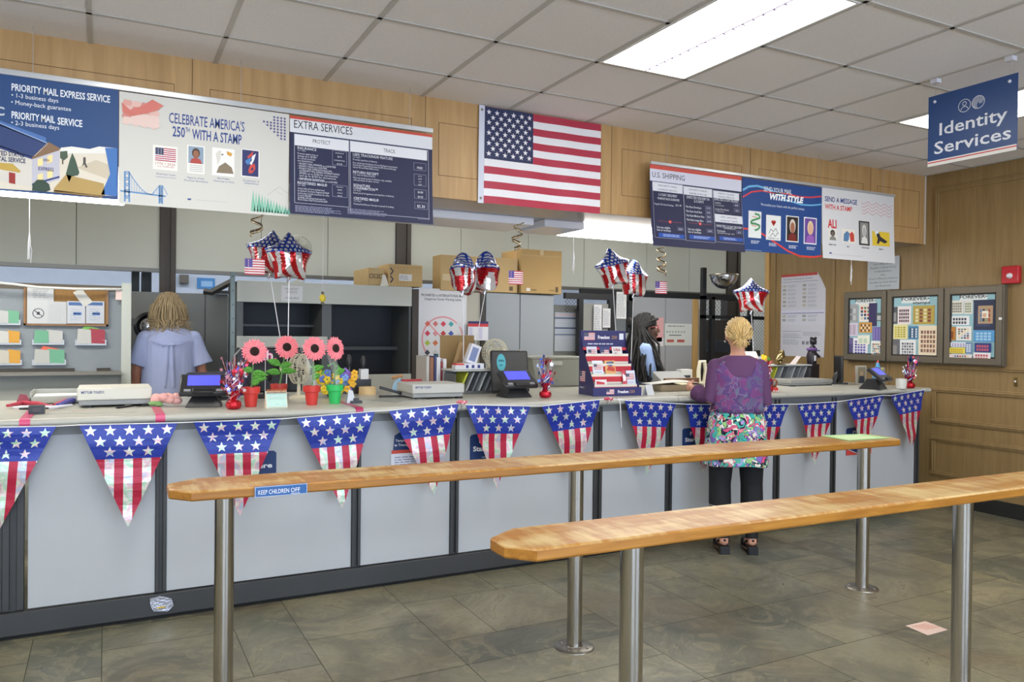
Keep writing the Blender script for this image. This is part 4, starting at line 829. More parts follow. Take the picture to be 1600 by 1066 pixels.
# ================================================================ STAR SPANGLED BUNTING
holo = mat('holo_foil', (214, 214, 216), .3, .35, bump=.3, bscale=9, stretch=(1, 1, 3))
def _holo():
    n = holo.node_tree.nodes; L = holo.node_tree.links; b = n['Principled BSDF']
    tc = n.new('ShaderNodeTexCoord'); t = n.new('ShaderNodeTexNoise'); t.inputs['Scale'].default_value = 14; L.new(tc.outputs['Object'], t.inputs[0])
    r = n.new('ShaderNodeValToRGB'); els = r.color_ramp.elements; els[0].position = .30; els[0].color = lin((222,222,226)); els[1].position = .72; els[1].color = lin((228,226,222))
    for p_, c_ in ((.42, (176,214,184)), (.48, (226,224,214)), (.55, (218,182,190)), (.63, (176,192,214))):
        e = els.new(p_); e.color = lin(c_)
    L.new(t.outputs['Fac'], r.inputs[0]); L.new(r.outputs[0], b.inputs['Base Color'])
_holo()
pblue = mat('pennant_blue', (24, 48, 150), .35, .1, bump=.3, bscale=9, stretch=(1, 1, 3)); pred = mat('pennant_red', (176, 26, 60), .35, .15, bump=.3, bscale=9, stretch=(1, 1, 3))
def clip(poly, nx, ny, c):                      # keep nx*x+ny*y<=c
    out = []
    for i in range(len(poly)):
        p, q = poly[i], poly[(i+1) % len(poly)]; dp = nx*p[0]+ny*p[1]-c; dq = nx*q[0]+ny*q[1]-c
        if dp <= 0: out.append(p)
        if dp*dq < 0: t = dp/(dp-dq); out.append((p[0]+(q[0]-p[0])*t, p[1]+(q[1]-p[1])*t))
    return out
def pennant(parent, L, R, Tp, seed, yw=4.262):
    A = Art('y', yw); l, r, t = A.loc(*L), A.loc(*R), A.loc(*Tp); rd = random.Random(seed); ph = rd.uniform(0, 6); k1 = rd.uniform(.004, .009)
    def F(s, q, off):                            # s across 0..1, q down 0..1 (0 = cord)
        a = l[0] + (r[0]-l[0])*s; b = l[1] + (r[1]-l[1])*s
        ax = a + (t[0] - (l[0]+r[0])/2)*q; bx = b + (t[1] - (l[1]+r[1])/2)*q - .012*0
        w = k1*sin(s*7+ph)*(.3+q) + .004*sin(q*16+ph*2) + .05*q*q*.25
        return (ax, yw + w - off, bx)
    A.F = F; A.EPS = .0006; qb = .335
    for i in range(14):
        q0, q1 = i/14, (i+1)/14
        for c0, c1, mt in [(0, 1, pblue)]:
            if q0 < qb:
                qq = min(q1, qb)
                for k in range(10):
                    p = clip(clip([(k/10, q0), ((k+1)/10, q0), ((k+1)/10, qq), (k/10, qq)], -1, .5, 0), 1, .5, 1)
                    if len(p) > 2: A.pol(p, pblue)
        if q1 > qb:
            qq = max(q0, qb)
            for k in range(-1, 9):
                w = .094; c = .04 + k*w + .03; p = clip(clip([(c, qq), (c+w, qq), (c+w, q1), (c, q1)], -1, .5, 0), 1, .5, 1)
                if len(p) > 2: A.pol(p, pred if k % 2 == 1 else holo)
    A.up()
    W = abs(r[0]-l[0]); HH = abs(l[1]-t[1])
    for row, (n, q) in enumerate(((5, .062), (4, .165), (3, .268))):
        for j in range(n):
            s = .5 + (j-(n-1)/2)*.193; sr = .064; A.m(holo)
            A.add([A.P3(s, q)] + [A.P3(s + (sr if i % 2 == 0 else sr*.42)*sin(pi*i/5), q - (sr if i % 2 == 0 else sr*.42)*cos(pi*i/5)*W/HH) for i in range(10)], [(0, 1+i, 1+(i+1) % 10) for i in range(10)])
    return A.build('pennant', parent, smooth=0)
PN = [((-66,669),(88,666.5),(-2,830)), ((123,664.5),(278,661),(200,824)), ((302,660),(439,655),(376,808)), ((463,653),(586,643),(535,795)), ((607,642),(717,631),(679,774)),
      ((728,633),(829,635),(778,765)), ((846,635),(937,625),(899,752)), ((976,626),(1056,631),(1012,743)), ((1072,632),(1146,633),(1098,739)), ((1160,633),(1232,632),(1194,737)), ((1246,632),(1308.5,628),(1275.5,728)), ((1323,626),(1380.5,618),(1353,716)), ((1392,618.5),(1444,609.5),(1428,706))]
cord_m = mat('white_cord', (235, 235, 238), .5)
def bunting(name, label, idx, ends):
    A = Art('y', 4.262); t = thing('pennant_bunting', label, 'bunting', (A.loc(*PN[idx[0]][0])[0], 4.262, .99), 'stars and stripes bunting along the counter')
    for i in idx: pennant(t, *PN[i], seed=i)
    pts = []
    for u, v in [ends[0]] + [p for i in idx for p in PN[i][:2]] + [ends[1]]: a, b = A.loc(u, v); pts.append((a, 4.260, b+.001))
    MB(cord_m).tube(pts, .0028, 8).build('cord', t); return t
bunting('pennant_bunting', 'foil stars and stripes pennant bunting along the left half of the counter', range(0, 5), ((-90, 669), (721, 629)))
bunting('pennant_bunting', 'short foil bunting of two flag pennants in the middle of the counter', range(5, 7), ((721, 629), (944, 624)))
bt = bunting('pennant_bunting', 'foil stars and stripes bunting behind the woman to the right wall end', range(7, 13), ((958, 624), (1446, 609)))
for (u, v, c, lab) in ((721, 629, 'd86a78', 'red and white ribbon knot tying the bunting at the scale'), (950, 624, 'c43a5a', 'red tape wad holding the bunting below the blue display')):
    p = py(u, v, 4.262); k = MB(C(c, .4)); k.tube([p+Vector((-.03, -.004, .002)), p+Vector((-.012, -.01, .006)), p+Vector((.012, -.008, -.002)), p+Vector((.03, -.004, .004))], [.006, .012, .011, .007], 10, round_end=True); k.m(C('f0e6e8', .4)); k.tube([p+Vector((-.018, -.012, .012)), p+Vector((0, -.016, -.008)), p+Vector((.016, -.012, .010))], .005, 8)
    tag(k.build('ribbon_knot', loc=p), lab, 'ribbon')
p0 = py(966, 626, 4.26); c = MB(cord_m); c.tube([p0+Vector((0, 0, .02)), p0+Vector((.012, -.006, -.02)), py(970, 650, 4.255), py(971, 668, 4.27)], .0035, 8)
c.build('cord_end', bt)
# ================================================================ FOIL STAR BALLOONS
foil = mat('foil_print', (200, 200, 200), .16, .55, attr='Col', bump=.0, coat=.25)
def star_balloon_mesh(R=.15, T=.08):
    NT, NR = 150, 20
    def rho(th):
        f = (th % (2*pi/5)) / (2*pi/5); d = abs(f - .5)*2          # 1 at the tip, 0 in the notch
        return R*(.70 + .30*d**2.2)
    vs = []; cols = []
    for side in (-1, 1):
        for i in range(NR):
            r = i/(NR-1)
            for j in range(NT):
                th = 2*pi*j/NT; a = rho(th)*r
                w = 1 + .05*r*r*sin(j*2*pi/NT*25)*(abs(r-.78) < .22)
                h = T*(1-r**2.4)**.62*w
                x = a*sin(th+0); z = a*cos(th+0)
                vs.append((x, side*h, z))
    fs = []
    for s in (0, 1):
        o = s*NR*NT
        for i in range(NR-1):
            for j in range(NT):
                k = (j+1) % NT; q = (o+i*NT+j, o+i*NT+k, o+(i+1)*NT+k, o+(i+1)*NT+j)
                fs.append(q if s == 0 else q[::-1])
    me = bpy.data.meshes.new('foil_envelope'); me.from_pydata(vs, [], fs); me.materials.append(foil)
    ca = me.color_attributes.new('Col', 'FLOAT_COLOR', 'CORNER')
    cb, cw, cr = lin((28, 66, 168)), lin((222, 222, 226)), lin((178, 16, 28))
    for p in me.polygons:
        c = p.center; x, z = c.x/R, c.z/R
        if z > .16:
            row = int((z-.16)/.15); xx = x/.17 + (row % 2)*.5; cx = (round(xx)-xx)*.17; cz = (z-.16) - (row+.5)*.15
            col = cw if sqrt(cx*cx+cz*cz) < .052 else cb
        else: col = cr if int((x+1.1*abs(c.y)/R+2.0)/.235) % 2 == 0 else cw
        for li in p.loop_indices: ca.data[li].color = col
    me.polygons.foreach_set('use_smooth', [True]*len(me.polygons)); me.update()
    return me
BAL = star_balloon_mesh()
first = None
def balloon(u, v, y, R, rz, tilt, base, label, grp='foil star balloons on sticks'):
    p = py(u, v, y); base = Vector(base); base.z = CT+.006
    t = thing('star_balloon', label, 'balloon', base, grp)
    e = bpy.data.objects.new('envelope', BAL); COL.objects.link(e); e.parent = t; e.location = p - Vector(base); e.rotation_euler = (tilt[0], tilt[1], rz); e.scale = (R/.15,)*3
    s = MB(mat('clear_stick', (225, 225, 230), .15)); q = p - Vector((0, 0, R*.72)); b_ = Vector(base)
    s.tube([b_, b_*.5+q*.5+Vector((.004, 0, 0)), q], .0032, 8); s.build('balloon_stick', t)
    n = MB(foil if 0 else mat('foil_tail', (190, 190, 195), .2, .8)); n.tube([q+Vector((0, 0, .02)), q, q+Vector((-.012, 0, -.03))], [.008, .012, .004], 8); n.build('tail', t)
balloon(452, 404, 4.95, .165, .25, (-.10, 0), (.97, 4.84, CT), 'front star balloon of the left pair, with big diagonal stripes')
balloon(422, 399, 5.22, .170, -.35, (-.15, .1), pz(450, 620, CT)+Vector((.02, .09, 0)), 'rear star balloon of the left pair, behind the small paper flag')
balloon(724, 430, 5.26, .172, .84, (-.1, .12), (2.33, 5.26, CT), 'left star balloon of the middle pair, seen nearly edge on')
balloon(759, 428, 5.44, .178, -1.66, (-.05, -.05), (2.44, 5.44, CT), 'right star balloon of the middle pair, seen nearly edge on')
balloon(958, 421, 4.95, .165, .02, (-.1, -.22), pz(985, 605, CT)+Vector((-.05, .1, 0)), 'left and higher star balloon of the pair above the blue display')
balloon(990, 437, 5.14, .165, .22, (-.1, .05), pz(985, 605, CT)+Vector((.05, .08, 0)), 'right star balloon of the pair above the blue display')
balloon(1174, 464, 4.95, .165, -.55, (-.2, .0), (4.95, 5.0, CT), 'single star balloon beside the convex mirror, above the standing woman')
# small paper flags on curly ribbons
def hang_flag(u, v, w, label, y, ribbon, top=2.34):
    A = Art('y', y); a, b = A.loc(u, v); h = w*.82; t = thing('paper_flag', label, 'flag', (a, y, b-h/2), 'small hanging paper flags')
    A.wave = lambda x, z: .006*sin((x-a)*60); A.lay = 1; A.EPS = .0004; A.flag(a-w/2, b-h/2, a+w/2, b+h/2, False, n=6, red='c23c48', blue='5a4a9a'); A.build('flag_sheet', t, smooth=0)
    s = MB(mat('thread', (200, 200, 205), .6)); s.cyl((a, y+.004, b+h*.4), (a, y+.004, top), .0008, n=5); s.build('thread', t)
    # spiral foil ribbon
    r = MB(mat('gold_foil', (196, 180, 150), .15, .9)); z0 = py(ribbon[0], ribbon[1], y); z1 = py(ribbon[2], ribbon[3], y); N = 60; pts = []
    for k in range(N+1):
        f = k/N; th = f*2*pi*ribbon[4]; c = z0.lerp(z1, f); q = c+Vector((.035*cos(th), .035*sin(th), 0)); pts.append((q, q+Vector((0, .004, .022*(.4+f)))))
    for (p, q), (p2, q2) in zip(pts, pts[1:]): r.poly([p, p2, q2, q])
    r.build('curly_ribbon', t, smooth=180, solid=.0006)
hang_flag(398, 417, .115, 'small paper flag hanging in front of the left balloon pair', 4.80, (402, 336, 400, 372, 1.6))
hang_flag(806, 434, .115, 'small paper flag hanging in front of the large cardboard box', 4.80, (812, 348, 805, 392, 2.2))
hang_flag(1033, 449.5, .115, 'small paper flag hanging above the clerk\'s head', 4.80, (1033, 386, 1034, 432, 3))
# pull cords of the strip lights and a small yellow charm
for u, v0, v1, y, lab in ((46, 308, 405, 5.22, 'white pull cord with frayed end hanging at the far left'), (896, 366, 418, 5.3, 'white pull cord hanging from the middle strip light'), (1330, 395, 445, 4.8, 'thin pull cord in front of the oak panelling')):
    p = py(u, v0, y); q = py(u, v1, y); c = MB(cord_m); c.tube([p + Vector((0, 0, (2.30 if u < 1000 else 2.345)-p.z)), q+Vector((0, 0, .05)), q], .0022, 6)
    m0 = q.lerp(p, .45 if u > 1000 else .28); c.tube([m0+Vector((0, 0, .05)), m0+Vector((.0, -.004, .0)), m0+Vector((-.006, 0, -.10))], [.003, .007, .003], 8); c.tube([m0, m0+Vector((.012, 0, -.05)), m0+Vector((.006, .004, -.12))], .002, 6)
    tag(c.build('pull_cord', loc=q), lab, 'cord')
y = 5.25; p = py(505, 352, y); p.z = 2.10; q = py(504, 466, y); t = thing('hanging_charm', 'thin white string with a small yellow bee charm, left of the shelf boxes', 'ornament', q)
MB(cord_m).tube([p+Vector((0, 0, .2)), q+Vector((0, 0, .04))], .0012, 6).build('string', t)
c = MB(C('e0c83c', .3)); c.ball(q+Vector((0, 0, .0)), (.022, .018, .026)); c.m(C('6a6450')); c.ball(q+Vector((0, 0, -.035)), (.012, .01, .012)); c.ball(q+Vector((0, 0, .035)), .010); c.build('charm', t)
# ================================================================ STAFF AREA FURNITURE
def B(mb, u0, v0, u1, v1, y, d):                # box whose front face spans the given bearings on plane y
    p = py(u0, v0, y); q = py(u1, v0 + (547.5-v0)/(3151-u0)*(u1-u0), y); r = py(u0, v1, y); return mb.box(p.x, y, r.z, q.x, y+d, p.z)
def XR(u, v, y): return py(u, v, y).x
grey = mat('cabinet_grey', (158, 164, 168), .45, var=.03, vscale=2); dgrey = mat('cabinet_dark_grey', (120, 122, 118), .5, var=.04, vscale=2); beige = mat('shelf_beige', (198, 200, 190), .5); dark = mat('dark_inside', (44, 48, 56), .6)
blk = mat('black_plastic', (30, 31, 34), .35); card = mat('cardboard', (186, 154, 100), .75, var=.06, vscale=3); card2 = mat('kraft_light', (204, 174, 122), .75, var=.05)
# shelf unit
t = thing('shelf_unit', 'wide open grey shelf unit with dark bays and pale face boards, behind the flowers', 'shelving', (1.67, 6.8, 0))
Y = 6.6; x0, x1, xm = .93, 2.41, 1.66; D = .5
c = MB(mat('shelf_side', (92, 96, 96), .5)); c.box(x0, Y, 0, x0+.05, Y+D, 1.87).box(x1-.02, Y, 0, x1, Y+D, 1.87).box(xm-.04, Y+.01, 0, xm+.04, Y+D, 1.87); c.build('side_frame', t)
MB(dark).box(x0+.05, Y+D-.02, .02, x1-.02, Y+D, 1.87).build('back_panel', t)
for z, a, b in ((1.86, x0, x1), (1.31, x0+.05, xm-.04), (.62, x0+.05, x1-.02), (1.02, x0+.05, x1-.02)): MB(mat('shelf_dark', (66, 70, 76), .5)).box(a, Y+.02, z, b, Y+D-.03, z+.02).build('shelf', t)
MB(beige).box(x0, Y-.02, 1.715, x1, Y, 1.888).build('face_board', t, bevel=.003)
MB(beige).box(x0, Y-.02, 1.325, xm+.0, Y, 1.44).build('face_board', t, bevel=.003)
MB(beige).box(x0, Y-.02, .88, x1, Y, 1.115).build('face_board', t, bevel=.003)
c = MB(mat('paint_rail', (86, 90, 92), .5)); c.box(xm+.04, Y+.3, 1.32, x1-.02, Y+.32, 1.35); c.box(x0+.05, Y+.3, 1.52, xm-.04, Y+.32, 1.54); c.build('cross_bar', t)
p = MB(mat('perforated_post', (110, 122, 120), .4, .4)); B(p, 360.5, 425, 367.5, 620, 6.45, .04); 
for k in range(9): q = py(364, 432+k*22, 6.449); p.m(C('4a5250')); p.cyl(q, q+Vector((0, .004, 0)), .006, n=8)
q = p.v[0]; p.m(mat('perforated_post')); p.box(p.v[0].x, 6.45, 0, p.v[1].x, 6.49, q.z)
tag(p.build('slotted_post', loc=(q.x, 6.45, 0)), 'grey green slotted metal post left of the shelf unit', 'post')
def paper(u0, v0, u1, v1, y, bg, name, label, cat='notice', draw=None, tilt=0, grp=None):
    A = Art('y', y-.002); a0, b0, a1, b1 = A.R(u0, v0, u1, v1, None); m_ = MB(C(bg)).box(a0, y-.002, b0, a1, y, b1)
    if draw: draw(A, a0, b0, a1, b1)
    return tag(mergeart(m_, A).build(name, loc=((a0+a1)/2, y, b0), smooth=0), label, cat, grp)
paper(439.5, 446, 473, 470.5, 6.578, 'dedede', 'notice_sheet', 'white notice reading passport photos available on the shelf face board', draw=lambda A, a0, b0, a1, b1: [A.text(s_, (a0+a1)/2, b1-(b1-b0)*k, (b1-b0)*.13, '8a8a8e', (a1-a0)*w_, al='c') for s_, k, w_ in (('PASSPORT', .28, .62), ('PHOTOS', .48, .5), ('AVAILABLE', .85, .64))])
# beige partition with poster; grey two door cabinet
t = thing('partition_panel', 'beige partition panel holding the prohibited mail poster', 'partition', (2.8, 6.62, 0)); MB(mat('partition_beige', (188, 184, 168), .6)).box(2.475, 6.62, 0, 3.10, 6.66, 1.86).build('panel', t); k = MB(mat('brown_post')); k.box(2.415, 6.58, 0, 2.475, 6.68, 1.87).box(3.10, 6.6, 0, 3.14, 6.68, 1.86); k.build('side_rail', t)
def d_proh(A, a0, b0, a1, b1):
    W, H = a1-a0, b1-b0; A.text('PROHIBITED in INTERNATIONAL MAIL', a0+W*.05, b1-H*.085, H*.026, '6a6a70', W*.9, bold=.02); A.text('Dangerous Goods Warning Labels', a0+W*.12, b1-H*.125, H*.026, '7a7a80', W*.76, bold=.02)
    cx, cy, r = a0+W*.5, b0+H*.46, W*.44; A.ring(cx, cy, r, W*.032, 'e9a3a8', 40); A.line([(cx-r*.68, cy+r*.68), (cx+r*.68, cy-r*.68)], W*.03, 'e9a3a8'); A.up()
    cols = ['dd6a5c', 'dd7a72', 'd8465a', '4fb0b4', 'dde0e2', 'd8405a', 'e39aa0', 'c83a48', '4060b8', 'e2e2e0', 'b9cf4a', 'd87a4a', 'e6e6e2', 'dfe3e2', 'cdd88a', '4a5054', 'cfd2d2', 'e0dede', 'bf5a38', '8f9698']
    for i, c_ in enumerate(cols):
        x = cx - r*.72 + (i % 5)*r*.37; y = cy + r*.66 - (i//5)*r*.42; s_ = W*.058; A.pol([(x, y-s_), (x+s_, y), (x, y+s_), (x-s_, y)], c_)
    for k, c_ in enumerate(('e8e8e6', '2f6a86', 'a9cfe2', '3b5fb4')): A.rect(cx-r*.8+k*r*.38, cy-r*.86, cx-r*.58+k*r*.38, cy-r*.66, c_)
    A.rect(a0+W*.03, b0+H*.02, a0+W*.5, b0+H*.12, 'd9dad4'); A.up(); A.rect(a0+W*.08, b0+H*.095, a0+W*.46, b0+H*.11, 'c9d07a')
paper(654.5, 450, 729.5, 597, 6.615, 'e6e6e8', 'wall_poster', 'white poster with red crossed circle reading PROHIBITED IN INTERNATIONAL MAIL', 'poster', d_proh)
def d_cal(A, a0, b0, a1, b1):
    W, H = a1-a0, b1-b0; A.rect(a0, b1-H*.12, a1, b1, '2b2f66'); A.rect(a0, b1-H*.28, a1, b1-H*.12, 'cf3c44'); A.up()
    for k in range(4): A.rect(a0+W*(.05+.24*k), b0+H*.08, a0+W*(.22+.24*k), b1-H*.32, ['d0cfe6', 'e9e9f0'][k % 2])
t = thing('storage_cabinet', 'tall light grey two door cabinet under the large cardboard boxes', 'cabinet', (3.5, 6.8, 0))
X0, X1, XS = 3.145, 3.885, XR(812, 500, 6.6); MB(grey).box(X0, 6.615, 0, X1, 7.05, 1.865).build('body', t, bevel=.003); d1 = MB(grey).box(X0+.004, 6.595, .05, XS-.004, 6.615, 1.858).build('door', t, bevel=.003); d2 = MB(grey).box(XS+.004, 6.595, .05, X1-.004, 6.615, 1.858).build('door', t, bevel=.003)
MB(mat('chrome', (200, 200, 205), .08, 1)).box(XS+.02, 6.575, .98, XS+.035, 6.594, 1.10).build('door_handle', d2)
paper(731.5, 502, 763, 532, 6.57, 'e8e8ee', 'wall_calendar', 'red and blue headed calendar sheet beside the grey cabinet', 'calendar', d_cal)
# boxes on top
def carton(name, label, x0, x1, y0, d, z0, z1, mt, marks):
    t = thing(name, label, 'box', ((x0+x1)/2, y0+d/2, z0), 'cardboard cartons on top of the shelves'); MB(mt).box(x0, y0, z0, x1, y0+d, z1).build('carton', t, bevel=.004)
    m_ = MB(mat('packing_tape', (196, 170, 122), .3)); m_.box(x0, y0-.001, (z0+z1)/2-.0 if z1-z0 < .2 else z1-.06, x1, y0-.0002, (z0+z1)/2+.004 if z1-z0 < .2 else z1-.056); m_.box((x0+x1)/2-.02, y0-.001, z1-.05, (x0+x1)/2+.02, y0+d, z1+.001); m_.build('tape', t, smooth=0)
    A = Art('y', y0-.001); marks(A, x0, z0, x1, z1)
    if A.v: A.build('printing', t, smooth=0)
def mk1(A, a0, b0, a1, b1):
    for k in range(3): A.frame(a0+.012+k*.042, b1-.09, a0+.046+k*.042, b1-.055, .005, '3a3630')
def mk2(A, a0, b0, a1, b1):
    A.rect(a0+.10, b0+.05, a0+.22, b0+.11, 'e6e6e6'); A.up(); A.lines(a0+.11, b0+.06, a0+.2, b0+.1, 3, '9aa0a8'); A.up(-1)
    for y in (.06, .13):
        A.line([(a0+.02, b0+y-.03), (a0+.045, b0+y), (a0+.02, b0+y+.03)], .01, '2a3050')
    for k in range(9): A.line([(a0+.08+k*.03, b0+.012), (a0+.095+k*.03, b0+.03), (a0+.08+k*.03, b0+.045)], .003, 'a98650'); A.line([(a0+.05+k*.03, b1-.02), (a0+.065+k*.03, b1-.035)], .003, 'a98650')
carton('cardboard_box', 'small kraft box with square marks, leftmost on the shelf unit', 2.02, 2.165, 6.62, .45, 1.89, 2.045, card2, lambda A, a, b, c_, d: mk1(A, a-.0, b, c_, d))
carton('cardboard_box', 'kraft box with white shipping label and blue arrows on the shelf unit', 2.195, 2.515, 6.6, .3, 1.89, 2.085, card2, mk2)
carton('cardboard_box', 'long light cardboard box behind the middle balloons, on the partition', 2.69, 3.48, 6.6, .2, 1.87, 2.195, card2, lambda A, a, b, c_, d: [A.rect(a+.12, b+.19, a+.25, b+.24, 'e0ddd6'), A.rect(a+.02, b+.09, a+.12, b+.15, 'dcc79c'), A.rect(c_-.09, b+.02, c_-.05, b+.06, '6a5430')])
carton('cardboard_box', 'largest tall tan cardboard box above the grey cabinet', 3.49, 3.94, 6.55, .42, 1.87, 2.29, card, lambda A, a, b, c_, d: [A.rect(a+.06, b+.02, a+.1, b+.05, 'e0ddd6'), A.rect(a+.11, b+.025, a+.17, b+.04, '8a7040'), A.rect(c_-.07, b+.02, c_-.04, b+.07, '5a4424'), A.rect(c_-.14, b+.03, c_-.08, b+.04, '8a7040')])
o = MB(C('e6e2d4')); q = py(601, 440, 6.57); o.prism([(q.x-.035, 6.6, q.z-.04), (q.x+.04, 6.6, q.z-.035), (q.x+.03, 6.6, q.z+.0), (q.x+.01, 6.6, q.z+.06), (q.x-.012, 6.6, q.z+.06), (q.x-.02, 6.6, q.z+.01)], (0, -.02, 0)); tag(o.build('paper_scrap', loc=(q.x, 6.6, 1.89)), 'torn cream paper figure leaning on the labelled kraft box', 'paper')
# grey lockers behind the man, wheel mirror
t = thing('storage_cabinet', 'large dull grey steel cabinet behind the man in the blue shirt', 'cabinet', (.55, 7.5, 0)); MB(dgrey).box(.165, 7.3, 0, .955, 7.8, 1.803).build('body', t, bevel=.003)
xs = XR(320, 500, 7.3); MB(dgrey).box(.17, 7.28, .05, xs-.004, 7.3, 1.797).build('door', t, bevel=.002); d2 = MB(dgrey).box(xs+.004, 7.28, .05, .95, 7.3, 1.797).build('door', t, bevel=.002); MB(C('5a5c5e')).box(xs-.05, 7.262, 1.0, xs-.035, 7.279, 1.12).build('door_handle', t.children[1])
q = py(233, 510, 7.235); k = MB(mat('chrome', (200, 200, 205), .08, 1)); k.lathe([(.001, .05), (.06, .04), (.10, .0)], (0, 0, 0), 28); k.m(blk); k.lathe([(.10, -.01), (.115, .005), (.12, .02), (.10, .03), (.09, .0)], (0, 0, 0), 32)
for i, v in enumerate(k.v): k.v[i] = Vector((q.x+v.x, q.y-v.z+.02, q.z+v.y))
tag(k.build('convex_mirror', loc=q), 'round black rimmed mirror on the cabinet at the man\'s left shoulder', 'mirror')
k = MB(C('5a5c5e')); q = py(207, 503, 7.27); k.box(q.x-.018, 7.262, q.z-.03, q.x+.018, 7.28, q.z+.03); tag(k.build('cabinet_lock', loc=q), 'small grey lock plate on the grey cabinet beside the white post', 'lock')
k = MB(mat('dark_bracket', (72, 70, 66), .5)); a, b, c_ = py(318, 455, 7.2), py(330, 457, 7.2), py(362, 440, 7.2); k.tube([a, b, c_], .028, 4); k.box(py(340, 459, 7.2).x, 7.2, 1.805, py(358, 459, 7.2).x, 7.3, 1.83); tag(k.build('folded_bracket', loc=b), 'dark angled metal arm on top of the grey cabinet', 'bracket')
# booth on the left: fabric panel, cork board, pockets
t = thing('notice_booth', 'grey fabric partition with pockets of coloured forms at the far left', 'partition', (-1.1, 6.45, 0))
MB(mat('fabric_grey', (140, 147, 152), .9, bump=.2, bscale=300)).box(-2.6, 6.42, 1.17, .10, 6.45, 1.755).build('fabric_panel', t)
MB(mat('brown_dark_trim', (92, 84, 70), .6)).box(-2.6, 6.43, 1.755, .10, 6.46, 1.80).build('top_trim', t)
MB(mat('booth_low', (172, 176, 170), .6)).box(-2.6, 6.40, 0, .10, 6.44, 1.165).build('lower_panel', t)
k = MB(mat('ledge', (128, 126, 118), .5)); k.box(-2.6, 6.30, 1.155, .10, 6.44, 1.178); k.m(C('3a342e')); k.box(-2.6, 6.40, 1.178, -.2, 6.42, 1.20); k.box(-.06, 6.40, 1.178, .03, 6.42, 1.20); k.build('ledge', t)
MB(mat('booth_post', (196, 200, 190), .5)).box(.098, 6.36, 0, .162, 6.46, 1.82).build('post', t, bevel=.002)
k = MB(C('d8d8d2')); k.tube([py(-60, 437, 6.3), py(20, 444, 6.3), py(60, 449, 6.3), py(120, 451.5, 6.3), py(190, 452, 6.36)], .009, 8); k.build('rod', t)
A = Art('y', 6.415); f = A.R(37.5, 446.5, 169.5, 508.5, None)
k = MB(mat('cork', (150, 112, 62), .8, var=.15, vscale=60)); k.box(f[0], 6.40, f[1], f[2], 6.419, f[3]); k.m(wood('cork_frame', (126, 88, 44), (146, 104, 56), (4, 4, 4))); e = .014
for q in ((f[0], f[1], f[2], f[1]+e), (f[0], f[3]-e, f[2], f[3]), (f[0], f[1], f[0]+e, f[3]), (f[2]-e, f[1], f[2], f[3])): k.box(q[0], 6.392, q[1], q[2], 6.40, q[3])
tag(k.build('cork_board', loc=(f[0], 6.4, f[1]), smooth=0), 'framed cork board with white sheets in the booth at the left', 'notice board')
def d_n1(A, a0, b0, a1, b1):
    W, H = a1-a0, b1-b0; A.lines(a0+W*.2, b1-H*.3, a1-W*.2, b1-H*.05, 5, '9a9ca0', seed=2); A.ring(a0+W*.42, b0+H*.28, W*.22, W*.03, '2c2e34'); A.line([(a0+W*.27, b0+H*.36), (a0+W*.57, b0+H*.20)], W*.03, '2c2e34'); A.rect(a0+W*.36, b0+H*.24, a0+W*.48, b0+H*.32, '4a4c52')
g = 'sheets on the cork board'
paper(42.5, 448, 84, 505.5, 6.390, 'c0c2c2', 'notice_sheet', 'tall white sheet with a crossed circle on the cork board', draw=d_n1, grp=g)
paper(74, 471, 104, 506, 6.389, 'bcbebe', 'notice_sheet', 'shiny plastic covered sheet on the cork board, second from left', draw=lambda A, a0, b0, a1, b1: A.lines(a0+.01, b0+.02, a1-.01, b1-.02, 9, 'b4b6ba'), grp=g)
for u, lab in ((104.8, 'white form with blue header on the cork board, third from left'), (134.5, 'white form with blue header on the cork board, rightmost')):
    paper(u, 470.5, u+28.5, 505.5, 6.388, 'bcc0c6', 'notice_sheet', lab, draw=lambda A, a0, b0, a1, b1: [A.rect(a0+.01, b1-.03, a1-.01, b1-.008, '3f6298'), A.rect(a0+.04, b0+.06, a0+.09, b0+.08, '4a72b4'), A.lines(a0+.02, b0+.02, a1-.02, b1-.05, 6, 'a8b0bc')], grp=g)
k = MB(C('c9c8c0')); k.prism([py(u, v, 6.383) for u, v in ((114, 457), (127, 450.5), (145, 472), (131, 480))], (0, .002, 0)); tag(k.build('loose_sheet', loc=py(130, 465, 6.383), smooth=0), 'tilted off white folded sheet over the cork board', 'paper')
GRN, ORG, RED = '66a482', 'c8922c', 'a03444'
